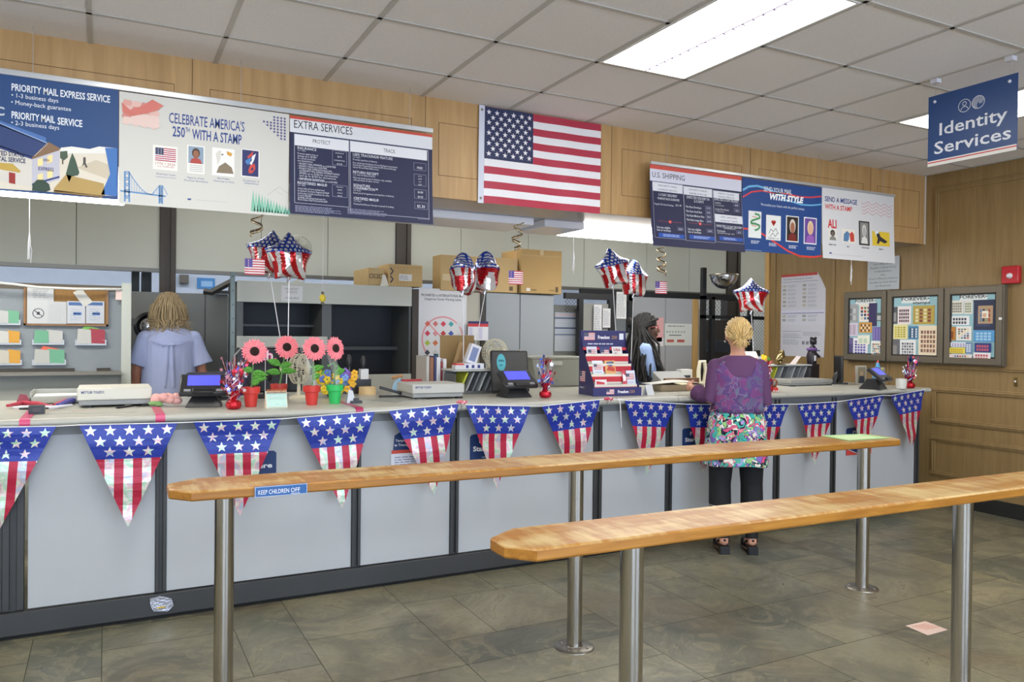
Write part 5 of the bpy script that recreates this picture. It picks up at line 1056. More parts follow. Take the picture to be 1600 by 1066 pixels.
for i, (u0, v0, u1, v1, c1, c2, lab) in enumerate(((-4, 484, 30, 505, 'b4b6b2', '66a482', 'wall pocket with a green form, highest at the left edge'), (-4, 516, 31, 536, 'bcbcb6', ORG, 'wall pocket with orange form, middle of the left edge'), (-4, 546, 32, 568, 'b8b4a6', ORG, 'wall pocket with orange form, lowest at the left edge'), (53, 515, 98, 536, GRN, 'b6b6b2', 'wall pocket with green and white forms below the cork board'), (53, 545, 101, 568, 'b2b3ac', GRN, 'lowest wall pocket with green and orange red forms'), (120, 513, 164, 537, 'bcbcb6', RED, 'wall pocket with red and green forms below the tilted sheet'))):
    A = Art('y', 6.40); f = A.R(u0, v0, u1, v1, None); t = thing('wall_pocket', lab, 'wall pocket', ((f[0]+f[2])/2, 6.40, f[1]), 'coloured form pockets on the booth'); W, H = f[2]-f[0], f[3]-f[1]
    MB(mat('clear_grey', (168, 172, 176), .2)).box(f[0]-.01, 6.39, f[1]-.012, f[2]+.01, 6.419, f[1]+H*.25).build('tray', t)
    k = MB(C(c1)); k.prism([(f[0], 6.392, f[1]), (f[0]+W*.52, 6.392, f[1]), (f[0]+W*.5, 6.396, f[3]-H*.1), (f[0]+W*.04, 6.396, f[3]-H*.02)], (0, -.006, 0)); k.build('form', t, smooth=0)
    k = MB(C(c2)); k.prism([(f[0]+W*.46, 6.392, f[1]+.003), (f[2], 6.392, f[1]), (f[2], 6.4, f[3]-H*.1), (f[0]+W*.44, 6.4, f[3])], (0, -.004, 0)); k.build('form', t, smooth=0)
    if i in (4, 5):
        k = MB(C('d8604a' if i == 4 else '6fae50')); k.prism([(f[0]+W*(.1 if i == 4 else 0), 6.402, f[3]-H*.3), (f[0]+W*.55, 6.402, f[3]-H*.25), (f[0]+W*.8, 6.402, f[3]-H*.02), (f[0]+W*.3, 6.402, f[3]+H*.18)], (0, -.002, 0)); k.build('form', t, smooth=0)
k = MB(C('e8cfc6')); q = py(186, 460, 6.37); k.box(q.x-.022, 6.37, q.z-.04, q.x+.022, 6.374, q.z+.035); tag(k.build('pink_tag', loc=q, smooth=0), 'pale pink card taped near the top of the booth post', 'paper')
# things on the far wall seen through the gap
k = MB(blk); B(k, 206, 424, 218, 800, 9.4, .3); B(k, 222, 424, 237, 800, 9.4, .3); [setattr(v, 'z', 0) for v in k.v if v.z < 1.2]; q = min(v.x for v in k.v); tag(k.build('dark_cupboard', loc=(q, 9.4, 1.6)), 'pair of dark upright panels above the grey cabinet, far behind', 'panel')
paper(308, 434, 336, 451, 11.19, '3f7fb8', 'framed_picture', 'blue framed picture on the far wall above the grey cabinet', 'picture', lambda A, a0, b0, a1, b1: A.rect(a0+.05, b0+.03, a1-.03, b1-.04, '8fb4d8'))
k = MB(C('5c564c')); B(k, 281, 429, 295, 442, 11.1, .09); tag(k.build('wall_speaker', loc=k.v[0]), 'small dark box on the far wall beside the brown post', 'speaker')
# right hand side: notice panel, dark racks, grey cupboards, wire cage
t = thing('partition_panel', 'dark grey panel with a ruled notice, right of the grey cabinet', 'partition', (4.2, 6.85, 0)); MB(dgrey).box(3.93, 6.85, 0, XR(905, 500, 6.85), 6.9, 1.78).build('panel', t)
def d_rules(A, a0, b0, a1, b1):
    H = b1-b0
    for k, c_ in enumerate(('cdaeb4', '4a5a80', 'b4bccb', 'b4bccb', '3c4c78', 'aab4c6', '6a7490', 'b4bccb')): A.rect(a0, b1-H*(.08+.085*k), a1, b1-H*(.045+.085*k), c_)
paper(867, 488, 899.5, 549, 6.845, 'b3b9c0', 'notice_sheet', 'blue ruled notice on the dark grey panel', draw=d_rules)
rk = mat('rack_black', (46, 48, 50), .4, .3)
def mesh_panel(k, x0, x1, z0, z1, y, st=.045, r=.0018):
    n = int((x1-x0+z1-z0)/st)
    for i in range(n):
        for sgn in (1, -1):
            a = x0 + i*st; 
            if sgn == 1: p, q = (a, z0), (a-(z1-z0), z1)
            else: p, q = (a-(z1-z0), z0), (a, z1)
            # clip to x range
            (xa, za), (xb, zb) = p, q
            def cl(xa, za, xb, zb, lim, lo):
                if (xa < lim) == lo and (xb < lim) == lo: return None
                if (xa < lim) == lo: f = (lim-xa)/(xb-xa); return lim, za+(zb-za)*f, xb, zb
                if (xb < lim) == lo: f = (lim-xa)/(xb-xa); return xa, za, lim, za+(zb-za)*f
                return xa, za, xb, zb
            w_ = cl(xa, za, xb, zb, x0, True)
            w_ = w_ and cl(*w_, x1, False)
            if w_: k.tube([(w_[0], y, w_[1]), (w_[2], y, w_[3])], r, 4, caps=False)
t = thing('wire_cage', 'black steel mesh cage beneath the convex mirror', 'cage', (6.7, 6.9, 0))
xa, xb = XR(1098, 500, 6.9), 7.35
k = MB(rk)
for x, h in ((xa, 2.26), (XR(1112, 500, 6.9), 1.93), (XR(1172, 500, 6.9), 1.93), (xb, 1.93)): k.box(x, 6.9, 0, x+.05, 6.95, h)
for z in (1.92, 1.70, 1.0): k.box(xa, 6.9, z-.02, xb, 6.95, z+.02)
k.build('cage_frame', t)
k = MB(rk); mesh_panel(k, xa+.05, xb, 1.02, 1.70, 6.925); mesh_panel(k, xa+.05, xb, 1.72, 1.90, 6.925, .05); k.build('mesh', t, smooth=0)
k = MB(mat('cage_inside', (66, 58, 50), .8)); k.box(xa+.2, 7.5, .9, xb, 7.55, 1.68); k.m(dark); k.box(xa+.2, 7.3, .8, xb, 7.7, .9); k.build('back_board', t)
for i, (u, v, w, h, c_) in enumerate(((1122, 540, .25, .12, '3a4048'), (1124, 575, .3, .1, '8a8c88'), (1165, 560, .28, .2, '6a6258'))):
    q = py(u, v, 7.1); k = MB(C(c_)); k.box(q.x-w/2, 7.0, q.z-h/2, q.x+w/2, 7.25, q.z+h/2); k.box(q.x-w/2, 6.97, q.z-h/2-.02, q.x+w/2, 7.3, q.z-h/2); k.build('stored_tray', t, bevel=.004)
t = thing('storage_cabinet', 'light grey cupboards with oak end panel behind the clerk with dreadlocks', 'cabinet', (5.6, 7.1, 0))
xa, xm_, xb = XR(990, 500, 7.0), XR(1040, 500, 7.0), XR(1082, 500, 7.0); gc = mat('cupboard_grey', (168, 170, 172), .5)
MB(gc).box(xa, 7.02, 0, xb, 7.4, 1.90).build('body', t); MB(gc).box(xa+.003, 7.0, .05, xm_-.004, 7.02, 1.90).build('door', t, bevel=.002); MB(gc).box(xm_+.004, 7.0, .05, xb-.003, 7.02, 1.90).build('door', t, bevel=.002)
MB(mat('oak_edge')).box(xb, 6.98, 0, xb+.07, 7.4, 1.90).build('end_panel', t); MB(C('d4d6d6')).box(xb+.09, 6.98, 0, xb+.17, 7.1, 1.82).build('filler_strip', t)
def d_sg(A, a0, b0, a1, b1):
    W, H = a1-a0, b1-b0
    for k in range(7): A.ring(a0+W*(.08+.105*k), b0+H*.62, W*.03, W*.012, '40544a', 8)
    A.rect(a0+W*.15, b0+H*.45, a0+W*.6, b0+H*.49, '50645a'); A.rect(a0+W*.08, b0+H*.15, a0+W*.33, b0+H*.27, 'b4584e'); A.rect(a0+W*.45, b0+H*.15, a0+W*.72, b0+H*.27, 'b4584e'); A.lines(a0+W*.1, b0+H*.85, a1-W*.1, b0+H*.93, 1, '6a6e70')
paper(1039, 505.5, 1081.5, 540, 6.995, 'd6d8cf', 'notice_sheet', 'cream sign language notice on the grey cupboards beside the clerk\'s face', draw=d_sg)
paper(1016, 496, 1037, 541, 6.995, 'e0a9a6', 'notice_sheet', 'pink and white sheet on the grey cupboards behind the clerk\'s face', draw=lambda A, a0, b0, a1, b1: [A.rect(a0, b0, a1, b0+(b1-b0)*.3, 'e6e2e0'), A.rect(a0+.05, b0+.05, a1-.02, b0+.1, 'cf5a55')])
t = thing('steel_rack', 'dark steel rack with pinned white lists left of the clerk', 'rack', (4.9, 6.6, 0))
x0, x1 = XR(884, 470, 6.7), XR(990, 470, 6.7); k = MB(rk); k.box(x0, 6.7, 1.84, x1, 6.75, 1.90).box(XR(905, 500, 6.7), 6.7, 0, XR(905, 500, 6.7)+.05, 6.75, 1.84).box(x1-.06, 6.7, 0, x1, 6.75, 1.9).box(XR(952, 500, 6.7), 6.7, 1.5, XR(962, 500, 6.7), 6.75, 1.84); mesh_panel(k, x0, XR(912, 500, 6.7), 1.70, 1.84, 6.72, .04); k.build('rack_frame', t)
k = MB(mat('rack_board', (150, 150, 144), .6)); k.box(XR(907, 500, 6.72), 6.72, .3, XR(953, 500, 6.72), 6.74, 1.80); k.build('board', t)
k = MB(C('8a8d90')); k.box(XR(951, 500, 6.7), 6.55, 1.38, XR(985, 500, 6.6), 6.69, 1.50); k.box(XR(953, 500, 6.7), 6.5, 1.0, XR(980, 500, 6.6), 6.69, 1.37); k.build('document_holder', t, bevel=.006)
for (u0, v0, u1, v1, lab) in ((928, 476, 940.5, 526, 'narrow white list hanging on the steel rack, longest'), (942, 482, 954, 512, 'short white list hanging on the steel rack'), (963.5, 456, 979, 498, 'white price list pinned at the rack post behind the balloons')):
    paper(u0, v0, u1, v1, 6.69, 'dcdcdc', 'pinned_list', lab, draw=lambda A, a0, b0, a1, b1: A.lines(a0+.008, b0+.02, a1-.008, b1-.02, 16, 'a0a4aa'), grp='white lists on the steel rack')
# long steel header beam
k = MB(rk); p, q = py(912, 452, 7.4), py(1100, 452, 7.4); k.box(p.x, 7.45, 1.93, 7.4, 7.5, 2.0); tag(k.build('steel_beam', loc=(p.x, 7.45, 1.9)), 'long black steel beam over the grey cupboards', 'beam')
# convex half dome mirror
q = py(1131, 433, 6.75); t = thing('convex_mirror', 'chrome half dome security mirror on the cage post', 'mirror', q)
k = MB(mat('chrome')); R_ = .155
rings = []
for i in range(13):
    th = (pi/2)*i/12; rings.append([q + Vector((R_*cos(th)*cos(a), R_*cos(th)*sin(a), .02-R_*1.0*sin(th)-(.0 if i else 0))) for a in [2*pi*j/40 for j in range(40)]])
k.loft(rings[:-1]); k.build('dome', t, smooth=60)
k = MB(mat('mirror_rim', (150, 146, 130), .3, .6)); k.lathe([(R_+.006, -.008), (R_+.012, 0), (R_+.006, .01), (R_-.01, .012)], q+Vector((0, 0, .02)), 40); k.build('rim', t)
# tote bin
t = thing('mail_tote', 'large grey plastic mail tote behind the tinsel, left of the blue display', 'bin', pz(890, 618, 1.0)+Vector((0, .3, 0)))
L = wloc(t); k = MB(mat('tote_grey', (148, 150, 140), .5)); k.loft([[(L.x+sx*w, L.y+sy*w*.6, z) for sx, sy in ((-1,-1),(1,-1),(1,1),(-1,1))] for w, z in ((.20, 1.06), (.26, 1.28), (.28, 1.285), (.28, 1.30), (.25, 1.30), (.19, 1.08))], caps=True); k.build('tub', t, bevel=.004)
k = MB(C('b8bab0')); k.box(L.x-.10, L.y-.185, 1.235, L.x+.0, L.y-.170, 1.265)
k.build('handle_grip', t)

# ================================================================ THINGS ON THE COUNTER
def F(u, v, rz=0, z=CT): return Matrix.Translation(pz(u, v, z)+Vector((0, 0, .0012))) @ Matrix.Rotation(rz, 4, 'Z')
def mpp(p): d = (RM.transposed() @ (Vector(p) - EYE)); return d.y / FPX
class K(MB):
    def __init__(s, mt, X): super().__init__(mt); s.xf = X
def T_(name, label, cat, X, grp=None): return thing(name, label, cat, X.to_translation(), grp)
white = mat('scale_white', (214, 212, 200), .4); lgrey = mat('scale_grey', (150, 152, 152), .4); rubber = mat('rubber_black', (26, 26, 28), .6)
def scale_box(X, w, d, h, label, txt=True, mt=white):
    t = T_('postal_scale', label, 'scale', X, 'postal scales on the counter'); k = K(mt, X); k.box(-w/2, 0, h*.38, w/2, d, h); pf = k.build('platform', t, bevel=.006)
    k = K(lgrey, X); k.box(-w/2+.008, .008, h*.12, w/2-.008, d-.01, h*.38); k.build('base', t, bevel=.003)
    for x in (-w/2+.03, w/2-.05):
        for y in (.004, d-.05): K(rubber, X).box(x, y, 0, x+.04, y+.04, h*.12).build('foot', t)
    if txt:
        A = Art('y', 0); A.xf = X; A.text('METTLER TOLEDO', -w/2+.02, h*.74, h*.12, '2e3d78', w*.30, bold=.03); A.build('lettering', pf, smooth=0)
X = Matrix.Translation((.045, 4.78, CT+.001)); scale_box(X, .365, .34, .105, 'big cream postal scale at the left end of the counter')
X = Matrix.Translation((1.90, 4.67, CT)); scale_box(X, .36, .30, .098, 'grey cream postal scale in front of the file sorter', mt=mat('scale_light', (186, 186, 180), .4))
X = Matrix.Translation((5.47, 4.84, CT)); scale_box(X, .52, .28, .055, 'flat grey postal scale right of the snow globe', False, mt=mat('scale_flat', (150, 150, 146), .4))
# payment terminals
def terminal(X, label, blue=True):
    t = T_('payment_terminal', label, 'payment terminal', X, 'card payment terminals'); k = K(blk, X)
    k.loft([[(sx*w, y, z) for sx, y in ((-1, y0), (1, y0), (1, y1), (-1, y1))] for w, y0, y1, z in ((.095, 0, .17, 0), (.09, .005, .165, .012), (.062, .03, .13, .06), (.06, .04, .12, .085))]); k.build('stand', t, bevel=.003)
    R_ = X @ Matrix.Translation((0, -.02, .075)) @ Matrix.Rotation(radians(38), 4, 'X'); k = K(mat('terminal_body', (44, 45, 49), .3), R_); k.box(-.125, -.01, -.012, .125, .15, .018); bd = k.build('body', t, bevel=.008)
    k = K(mat('terminal_screen', (88, 92, 226), .2, emit=.55), R_); k.box(-.085, .05, .018, .085, .135, .0195); k.build('screen', bd)
    k = K(C('8a8c90'), R_); k.box(-.10, .002, .018, -.065, .02, .020); k.build('key', bd); k = K(C('8a8c90'), R_); k.box(.065, .002, .018, .10, .02, .020); k.build('key', bd)
    k = K(blk, R_); k.box(-.055, -.02, .0185, .055, .012, .034); k.build('card_reader', bd, bevel=.004)
terminal(F(318, 637, -.15), 'black card terminal with blue screen beside the pink cloth rose')
terminal(F(812, 622, .0), 'black card terminal with blue screen in front of the big black monitor')
terminal(F(1381, 609, .35), 'black card terminal near the wall end of the counter')
# monitors seen from behind
def monitor(X, w, h, tilt, label, mt=None, z0=.03, name='monitor'):
    t = T_(name, label, 'monitor', X, 'staff monitors seen from behind'); k = K(mt or blk, X @ Matrix.Translation((0, 0, z0)) @ Matrix.Rotation(tilt, 4, 'X')); k.box(-w/2, 0, 0, w/2, .03, h); k.build('shell', t, bevel=.012)
    k = K(blk, X); k.box(-w*.18, -.06, 0, w*.18, .16, .015); k.tube([(0, .05, .01), (0, .03, z0+.06), (0, .0, z0+h*.4)], [.03, .03, .02], 8); k.build('stand', t, bevel=.003); return t
monitor(Matrix.Translation((.61, 5.10, CT)), .36, .15, .12, 'dark navy monitor back behind the left card terminal', mat('navy_shell', (36, 38, 66), .4), .02)
t = monitor(Matrix.Translation((.93, 5.16, CT)), .42, .29, .05, 'black monitor with pale rim behind the pink flowers', blk, .03)
k = K(mat('rim_grey', (150, 152, 154), .4), Matrix.Translation((.93, 5.16, CT))); k.tube([(-.20, -.01, .0), (-.215, -.01, .27), (-.17, -.01, .325), (.19, -.01, .325), (.21, -.01, .27)], .006, 8); k.build('rim', t)
X = F(778, 619, -.28) @ Matrix.Translation((.03, 0, 0)); t = monitor(X @ Matrix.Translation((.08, .10, 0)), .27, .30, -.28, 'big tilted black monitor back with a turquoise oval sticker', blk, .02)
k = K(C('3fa7b6', .3), X @ Matrix.Translation((.08, .10, .02)) @ Matrix.Rotation(-.28, 4, 'X')); k.loft([[(-.06+.032*cos(a), y, .21+.062*sin(a)) for a in [2*pi*j/24 for j in range(24)]] for y in (-.0015, -.0005)]); k.m(C('1f6f80')); k.box(-.08, -.002, .215, -.04, -.0016, .23).box(-.075, -.002, .185, -.05, -.0016, .195); k.build('oval_sticker', t)
monitor(Matrix.Translation((5.93, 4.93, CT)) @ Matrix.Rotation(1.0, 4, 'Z'), .20, .24, 0, 'black screen edge on end beside the photos near the wall', blk, .02)
# pink name sign behind flowers
A = Art('y', 0); X = Matrix.Translation((XR(411, 560, 5.09)+.02, 5.07, CT)); A.xf = X @ Matrix.Translation((-.035, .02, 0)); A.text('ah', -.01, .245, .06, 'e2559c', .085, bold=.06); A.up(2); A.text('ah', -.01, .245, .06, 'f2e6ee', .085, bold=.01); A.up(-2); A.disc(.09, .25, .008, 'e2559c')
t = T_('name_sign', 'pink cut out name sign showing ah behind the flowers', 'sign', X @ Matrix.Translation((-.035, .02, 0))); A.build('letters', t, smooth=0, solid=.004); k = K(mat('clear_stick'), A.xf); k.cyl((.03, .004, 0), (.03, .004, .25), .002, n=6); k.build('stick', t)
# tinsel centrepieces
def tinsel(X, label, c_base, cs, h, sprays, burst=None, seed=1):
    rd = random.Random(seed); t = T_('tinsel_centerpiece', label, 'centerpiece', X, 'foil tinsel centerpieces along the counter')
    f_ = lambda c: mat('tinsel_'+c, '#'+c, .2, .7); k = K(mat('weight_'+c_base, '#'+c_base, .2, .6, bump=.8, bscale=40), X); k.lathe([(.02, 0), (.036, .006), (.042, .02), (.038, .04), (.022, .05), (.012, .06), (.026, .085), (.03, .10), (.006, .085)], n=18)
    for j in range(9): a = j*.7; k.poly([(.01*cos(a), .01*sin(a), .055), (.045*cos(a), .045*sin(a), .085+.02*(j % 3)), (.04*cos(a+.35), .04*sin(a+.35), .10), (.012*cos(a+.4), .012*sin(a+.4), .06)])
    k.build('foil_weight', t, smooth=20)
    for ci, c in enumerate(cs):
        k = K(f_(c), X)
        for j in range(sprays):
            a = rd.uniform(0, 2*pi); r = rd.uniform(.02, .08); z = rd.uniform(h*.5, h*1.05); pts = [(0, 0, .05), (r*.3*cos(a), r*.3*sin(a), z*.5), (r*cos(a), r*sin(a), z)]
            k.tube(pts, .0013, 4)
            for _ in range(2):
                s_ = rd.uniform(.010, .018); cx, cy, cz = r*cos(a)*rd.uniform(.5, 1.2), r*sin(a)*rd.uniform(.5, 1.2), z*rd.uniform(.55, 1.0); tl = rd.uniform(-.9, .9)
                P = []
                for i in range(10):
                    q = s_*(1 if i % 2 == 0 else .42); P.append((cx+q*sin(pi*i/5)*cos(tl), cy+q*sin(pi*i/5)*sin(tl), cz+q*cos(pi*i/5)))
                k.poly(P)
            a2 = a+1; k.tube([(r*.5*cos(a2+.4*m_), r*.5*sin(a2+.4*m_), z*(.35+.05*m_)) for m_ in range(8)], .002, 4)
        k.build('star_spray', t, smooth=0)
    if burst:
        for c in burst:
            k = K(f_(c), X)
            for j in range(46):
                a = rd.uniform(0, 2*pi); e = rd.uniform(-.3, 1.45); L_ = rd.uniform(.05, .085); d = Vector((cos(a)*cos(e), sin(a)*cos(e), sin(e))); s_ = Vector((-sin(a), cos(a), 0))*.0022; o_ = Vector((0, 0, h*.82)); k.poly([o_-s_, o_+s_, o_+d*L_])
            k.build('foil_burst', t, smooth=0)
tinsel(F(365, 640), 'red white and blue tinsel star centerpiece left of the pink flowers', 'c0202c', ['d03848', 'e8e8f0', '4a50b0', 'e4a0b4'], .29, 10, None, 3)
tinsel(F(852, 622), 'red burst tinsel centerpiece right of the middle card terminal', 'c01f34', ['c83040', 'dfe2f0', '3a58b8'], .27, 8, ['b02038', 'c83040'], 5)
tinsel(F(1422, 607), 'blue burst tinsel centerpiece at the wall end of the counter', 'b4202c', ['e8e8ee', 'c83040', '3050a8'], .27, 8, ['28489c', '3a5ab0'], 8)
tinsel(F(1200, 613), 'tinsel centerpiece half hidden behind the standing woman\'s shoulder', 'b8202c', ['c83040', 'e4d8e8', '3a58b8'], .25, 7, ['b02038'], 9)
# gerbera daisies in pots
def gerbera(X, label, pot_c, hz, face, leaves, wrap=False):
    X = X @ Matrix.Scale(1.2, 4)
    t = T_('potted_gerbera', label, 'flower', X, 'pink gerbera daisies in plastic pots'); pm = mat('pot_'+pot_c, '#'+pot_c, .45); k = K(pm, X); k.lathe([(.022, 0), (.025, .0), (.033, .062), (.040, .064), (.042, .092), (.037, .092), (.033, .07), (.001, .068)]); k.build('pot', t)
    grn = mat('leaf_green', (92, 168, 62), .5, var=.1); top = Vector((face[0], face[1]-.0, hz)); k = K(mat('stem_green', (88, 130, 74), .6), X); k.tube([(0, 0, .065), (face[0]*.3, 0, hz*.45), top+Vector((0, .012, 0))], .004, 8); k.build('stem', t)
    for (z, a, L_, e) in leaves:
        k = K(grn, X); st = Vector((face[0]*.3*z/hz, 0, z)); d = Vector((cos(a), sin(a)*.4, e)).normalized(); s_ = d.cross(Vector((0, 1, .25))).normalized(); n = 8; L1, L2, Cn = [], [], []
        for i in range(n+1):
            f = i/n; w = .018*sin(pi*f**.8)+.001; c_ = st + d*L_*f + Vector((0, 0, -.35*L_*f*f)); Cn.append(c_+Vector((0, -.004, 0))); L1.append(c_+s_*w); L2.append(c_-s_*w)
        for i in range(n): k.poly([L1[i], L1[i+1], Cn[i+1], Cn[i]]); k.poly([Cn[i], Cn[i+1], L2[i+1], L2[i]])
        k.build('leaf', t, smooth=180, solid=.0008)
    Rh = X @ Matrix.Translation(top) @ Matrix.Rotation(face[2], 4, 'Z') @ Matrix.Rotation(radians(82), 4, 'X'); k = K(mat('petal_pink', (255, 150, 160), .6, var=.06, vscale=60), Rh); n = 26
    for layer, (R_, ri, zz, off) in enumerate(((.060, .015, 0, 0), (.052, .014, .004, .12))):
        for j in range(n):
            a = 2*pi*j/n+off; da = 2*pi/n*.62; r2 = R_*(1+.05*sin(j*2.7)); P = [(ri*cos(a-da*.5), ri*sin(a-da*.5), zz), (r2*.7*cos(a-da*.9), r2*.7*sin(a-da*.9), zz+.006), (r2*.93*cos(a-da*.5), r2*.93*sin(a-da*.5), zz+.003), (r2*cos(a), r2*sin(a), zz), (r2*.93*cos(a+da*.5), r2*.93*sin(a+da*.5), zz+.003), (r2*.7*cos(a+da*.9), r2*.7*sin(a+da*.9), zz+.006), (ri*cos(a+da*.5), ri*sin(a+da*.5), zz)]
            k.add([(r2*.6*cos(a), r2*.6*sin(a), zz+.002)] + P, [(0, i+1, i+2) for i in range(6)])
    pet = k.build('petals', t, smooth=0)
    k = K(mat('flower_centre', (44, 26, 22), .9, bump=.6, bscale=200), Rh); k.ball((0, 0, .008), (.021, .021, .009)); k.build('flower_centre', pet)
    if wrap:
        k = K(mat('clear_film', (235, 240, 238), .05, alpha=.14), X); k.loft([[(.012+w*cos(a)-.03*f, w*.5*sin(a), z) for a in [2*pi*j/10 for j in range(10)]] for w, z, f in ((.006, .07, 0), (.016, .15, .3), (.024, .24, 1))], caps=False); k.build('clear_wrap', t)
gerbera(F(392, 636), 'pink gerbera in a red pot, leftmost of the four', 'd23c34', .258, (.012, -.01, .05), [(.12, .4, .085, .5), (.16, 2.7, .06, .8), (.15, .1, .08, .3), (.10, .6, .06, .9)])
gerbera(F(437, 630) @ Matrix.Translation((0, .03, 0)), 'pink gerbera behind the desk calendar, second from the left', 'b8382f', .275, (.035, -.01, .0), [(.14, 3.3, .085, .6), (.15, 0, .09, .4), (.18, 2.8, .09, .9), (.17, .3, .08, .8)])
gerbera(F(487, 633), 'pink gerbera in a red pot right of the desk calendar', 'cf3a33', .272, (.008, -.01, .1), [(.12, .8, .07, .9), (.16, .4, .08, .8)], True)
gerbera(F(523, 631), 'pink gerbera in the bright green pot', '2fbf62', .272, (-.004, -.01, .5), [(.14, .6, .08, .8)], True)
# pansy bouquet behind
X = F(512, 628) @ Matrix.Translation((.03, .12, 0)); X = Matrix.Translation((XR(520, 600, 5.05), 5.05, CT)); t = T_('silk_bouquet', 'yellow and blue silk flower bouquet behind the green pot', 'flowers', X); rd = random.Random(2)
k = K(mat('vase_dark', (60, 62, 66), .3), X); k.lathe([(.03, 0), (.045, .02), (.035, .07), (.03, .09)]); k.build('vase', t)
for nm, c_, n, sx in (('yellow_bloom', 'edcf2c', 17, -.035), ('blue_bloom', '6478cc', 12, .0), ('light_blue_bloom', '86aee6', 5, .075), ('violet_bloom', '8a6ac4', 5, .08), ('yellow_spray', 'f0b830', 6, .12)):
    k = K(mat('silk_'+c_, '#'+c_, .6), X)
    for j in range(n):
        c0 = Vector((sx+rd.gauss(0, .032), -.03+rd.gauss(0, .02), .10+rd.uniform(-.06, .07) + (.04 if 'light' in nm else 0)))
        for m_ in range(5): a = 2*pi*m_/5+j; q = c0+Vector((.014*cos(a), 0, .014*sin(a))); k.ball(q, (.011, .005, .011), 8, 5)
    k.build(nm, t)
k = K(mat('leaf_green'), X)
for j in range(26): a = rd.uniform(0, 6.28); c0 = Vector((rd.gauss(0, .05), rd.gauss(0, .02), rd.uniform(.03, .2))); k.add([c0, c0+Vector((.012, 0, .01)), c0+Vector((.03*cos(a), 0, .03*abs(sin(a))+.01)), c0+Vector((-.01, .004, .012))], [(0, 1, 2, 3)])
k.build('foliage', t, smooth=0)
# desk calendar
X = F(433, 638, .04); t = T_('desk_calendar', 'pale green spiral desk calendar standing between the pink flowers', 'calendar', X); k = K(C('e8e2cc'), X); k.add([(-.058, 0, 0), (.058, 0, 0), (.058, .03, .092), (-.058, .03, .092), (-.058, .06, 0), (.058, .06, 0)], [(0, 1, 2, 3), (3, 2, 5, 4), (0, 3, 4), (1, 5, 2)]); k.build('easel', t, smooth=0)
k = K(C('bfe0d6'), X); k.add([(-.054, -.001, .005), (.054, -.001, .005), (.054, .026, .083), (-.054, .026, .083)], [(0, 1, 2, 3)]); k.m(C('8fb4ac'))
for z, w in ((.055, .042), (.048, .045), (.02, .012)): y = -.0018+.3463*(z-.005); k.add([(-w, y, z), (w, y, z), (w, y+.0006, z+.0016), (-w, y+.0006, z+.0016)], [(0, 1, 2, 3)])
k.build('page', t, smooth=0); k = K(mat('copper_wire', (190, 120, 80), .3, .8), X)
for j in range(11): k.tube([(-.05+j*.01, .022+.011*sin(a), .092+.011*cos(a)) for a in [2*pi*i/8 for i in range(9)]], .0022, 5)
k.build('spiral_binding', t)
# fans
def fan(X, label, R_, mt, tall):
    t = T_('desk_fan', label, 'fan', X, 'cream desk fans'); k = K(mt, X); k.lathe([(.06, 0), (.062, .012), (.045, .024), (.012, .03), (.01, tall-R_*.6)]); k.build('stand', t)
    H_ = X @ Matrix.Translation((0, 0, tall)) @ Matrix.Rotation(radians(90), 4, 'X'); k = K(mt, H_)
    for rr, z in ((R_, 0), (R_*.97, .025), (R_*.97, -.025), (R_*.7, .045), (R_*.4, .052), (R_*.7, -.045), (R_*.4, -.05)): k.tube([(rr*cos(a), rr*sin(a), z) for a in [2*pi*i/32 for i in range(33)]], .0028 if rr > R_*.9 else .0016, 5)
    for j in range(26):
        a = 2*pi*j/26; k.tube([(r*cos(a), r*sin(a), z) for r, z in ((.018, .054), (R_*.5, .05), (R_*.95, .026), (R_, 0), (R_*.95, -.026), (R_*.5, -.05), (.018, -.052))], .0013, 4)
    gd = k.build('guard', t); k = K(mt, H_); k.lathe([(.02, .05), (.024, .056), (.005, .058)]); k.build('hub_cap', gd)
    k = K(mat('fan_blade', (190, 188, 172), .4), H_)
    for j in range(4):
        a = j*pi/2; k.add([(.012*cos(a), .012*sin(a), .01), (R_*.85*cos(a-.1), R_*.85*sin(a-.1), .018), (R_*.85*cos(a+.8), R_*.85*sin(a+.8), -.014), (.012*cos(a+.8), .012*sin(a+.8), -.008)], [(0, 1, 2, 3)])
    k.build('blade', t, smooth=0); k = K(mt, H_); k.lathe([(.03, -.052), (.036, -.06), (.034, -.10), (.02, -.12)]); k.build('motor', t); return t
cream_p = mat('cream_plastic', (218, 212, 188), .4)
fan(Matrix.Translation((XR(467, 600, 4.98), 4.98, CT)) @ Matrix.Rotation(.95, 4, 'Z'), 'small cream desk fan turned sideways behind the flowers', .095, cream_p, .19)
X = Matrix.Translation((2.50, 5.08, CT+.173)) @ Matrix.Rotation(-1.05, 4, 'Z'); 
fan(X, 'cream desk fan standing on the file sorter', .098, cream_p, .115)
k = K(cream_p, Matrix.Translation((2.72, 5.14, CT))); k.tube([(-.03, 0, 0), (-.01, 0, .06), (.0, 0, .22), (.02, 0, .30), (.045, 0, .28), (.05, 0, .16), (.03, 0, .0)], [.016, .02, .018, .016, .018, .016, .012], 10); k.box(-.05, -.04, 0, .06, .05, .02); tag(k.build('tape_dispenser', loc=(2.72, 5.14, CT)), 'cream tape dispenser beside the standing fan', 'tape dispenser')
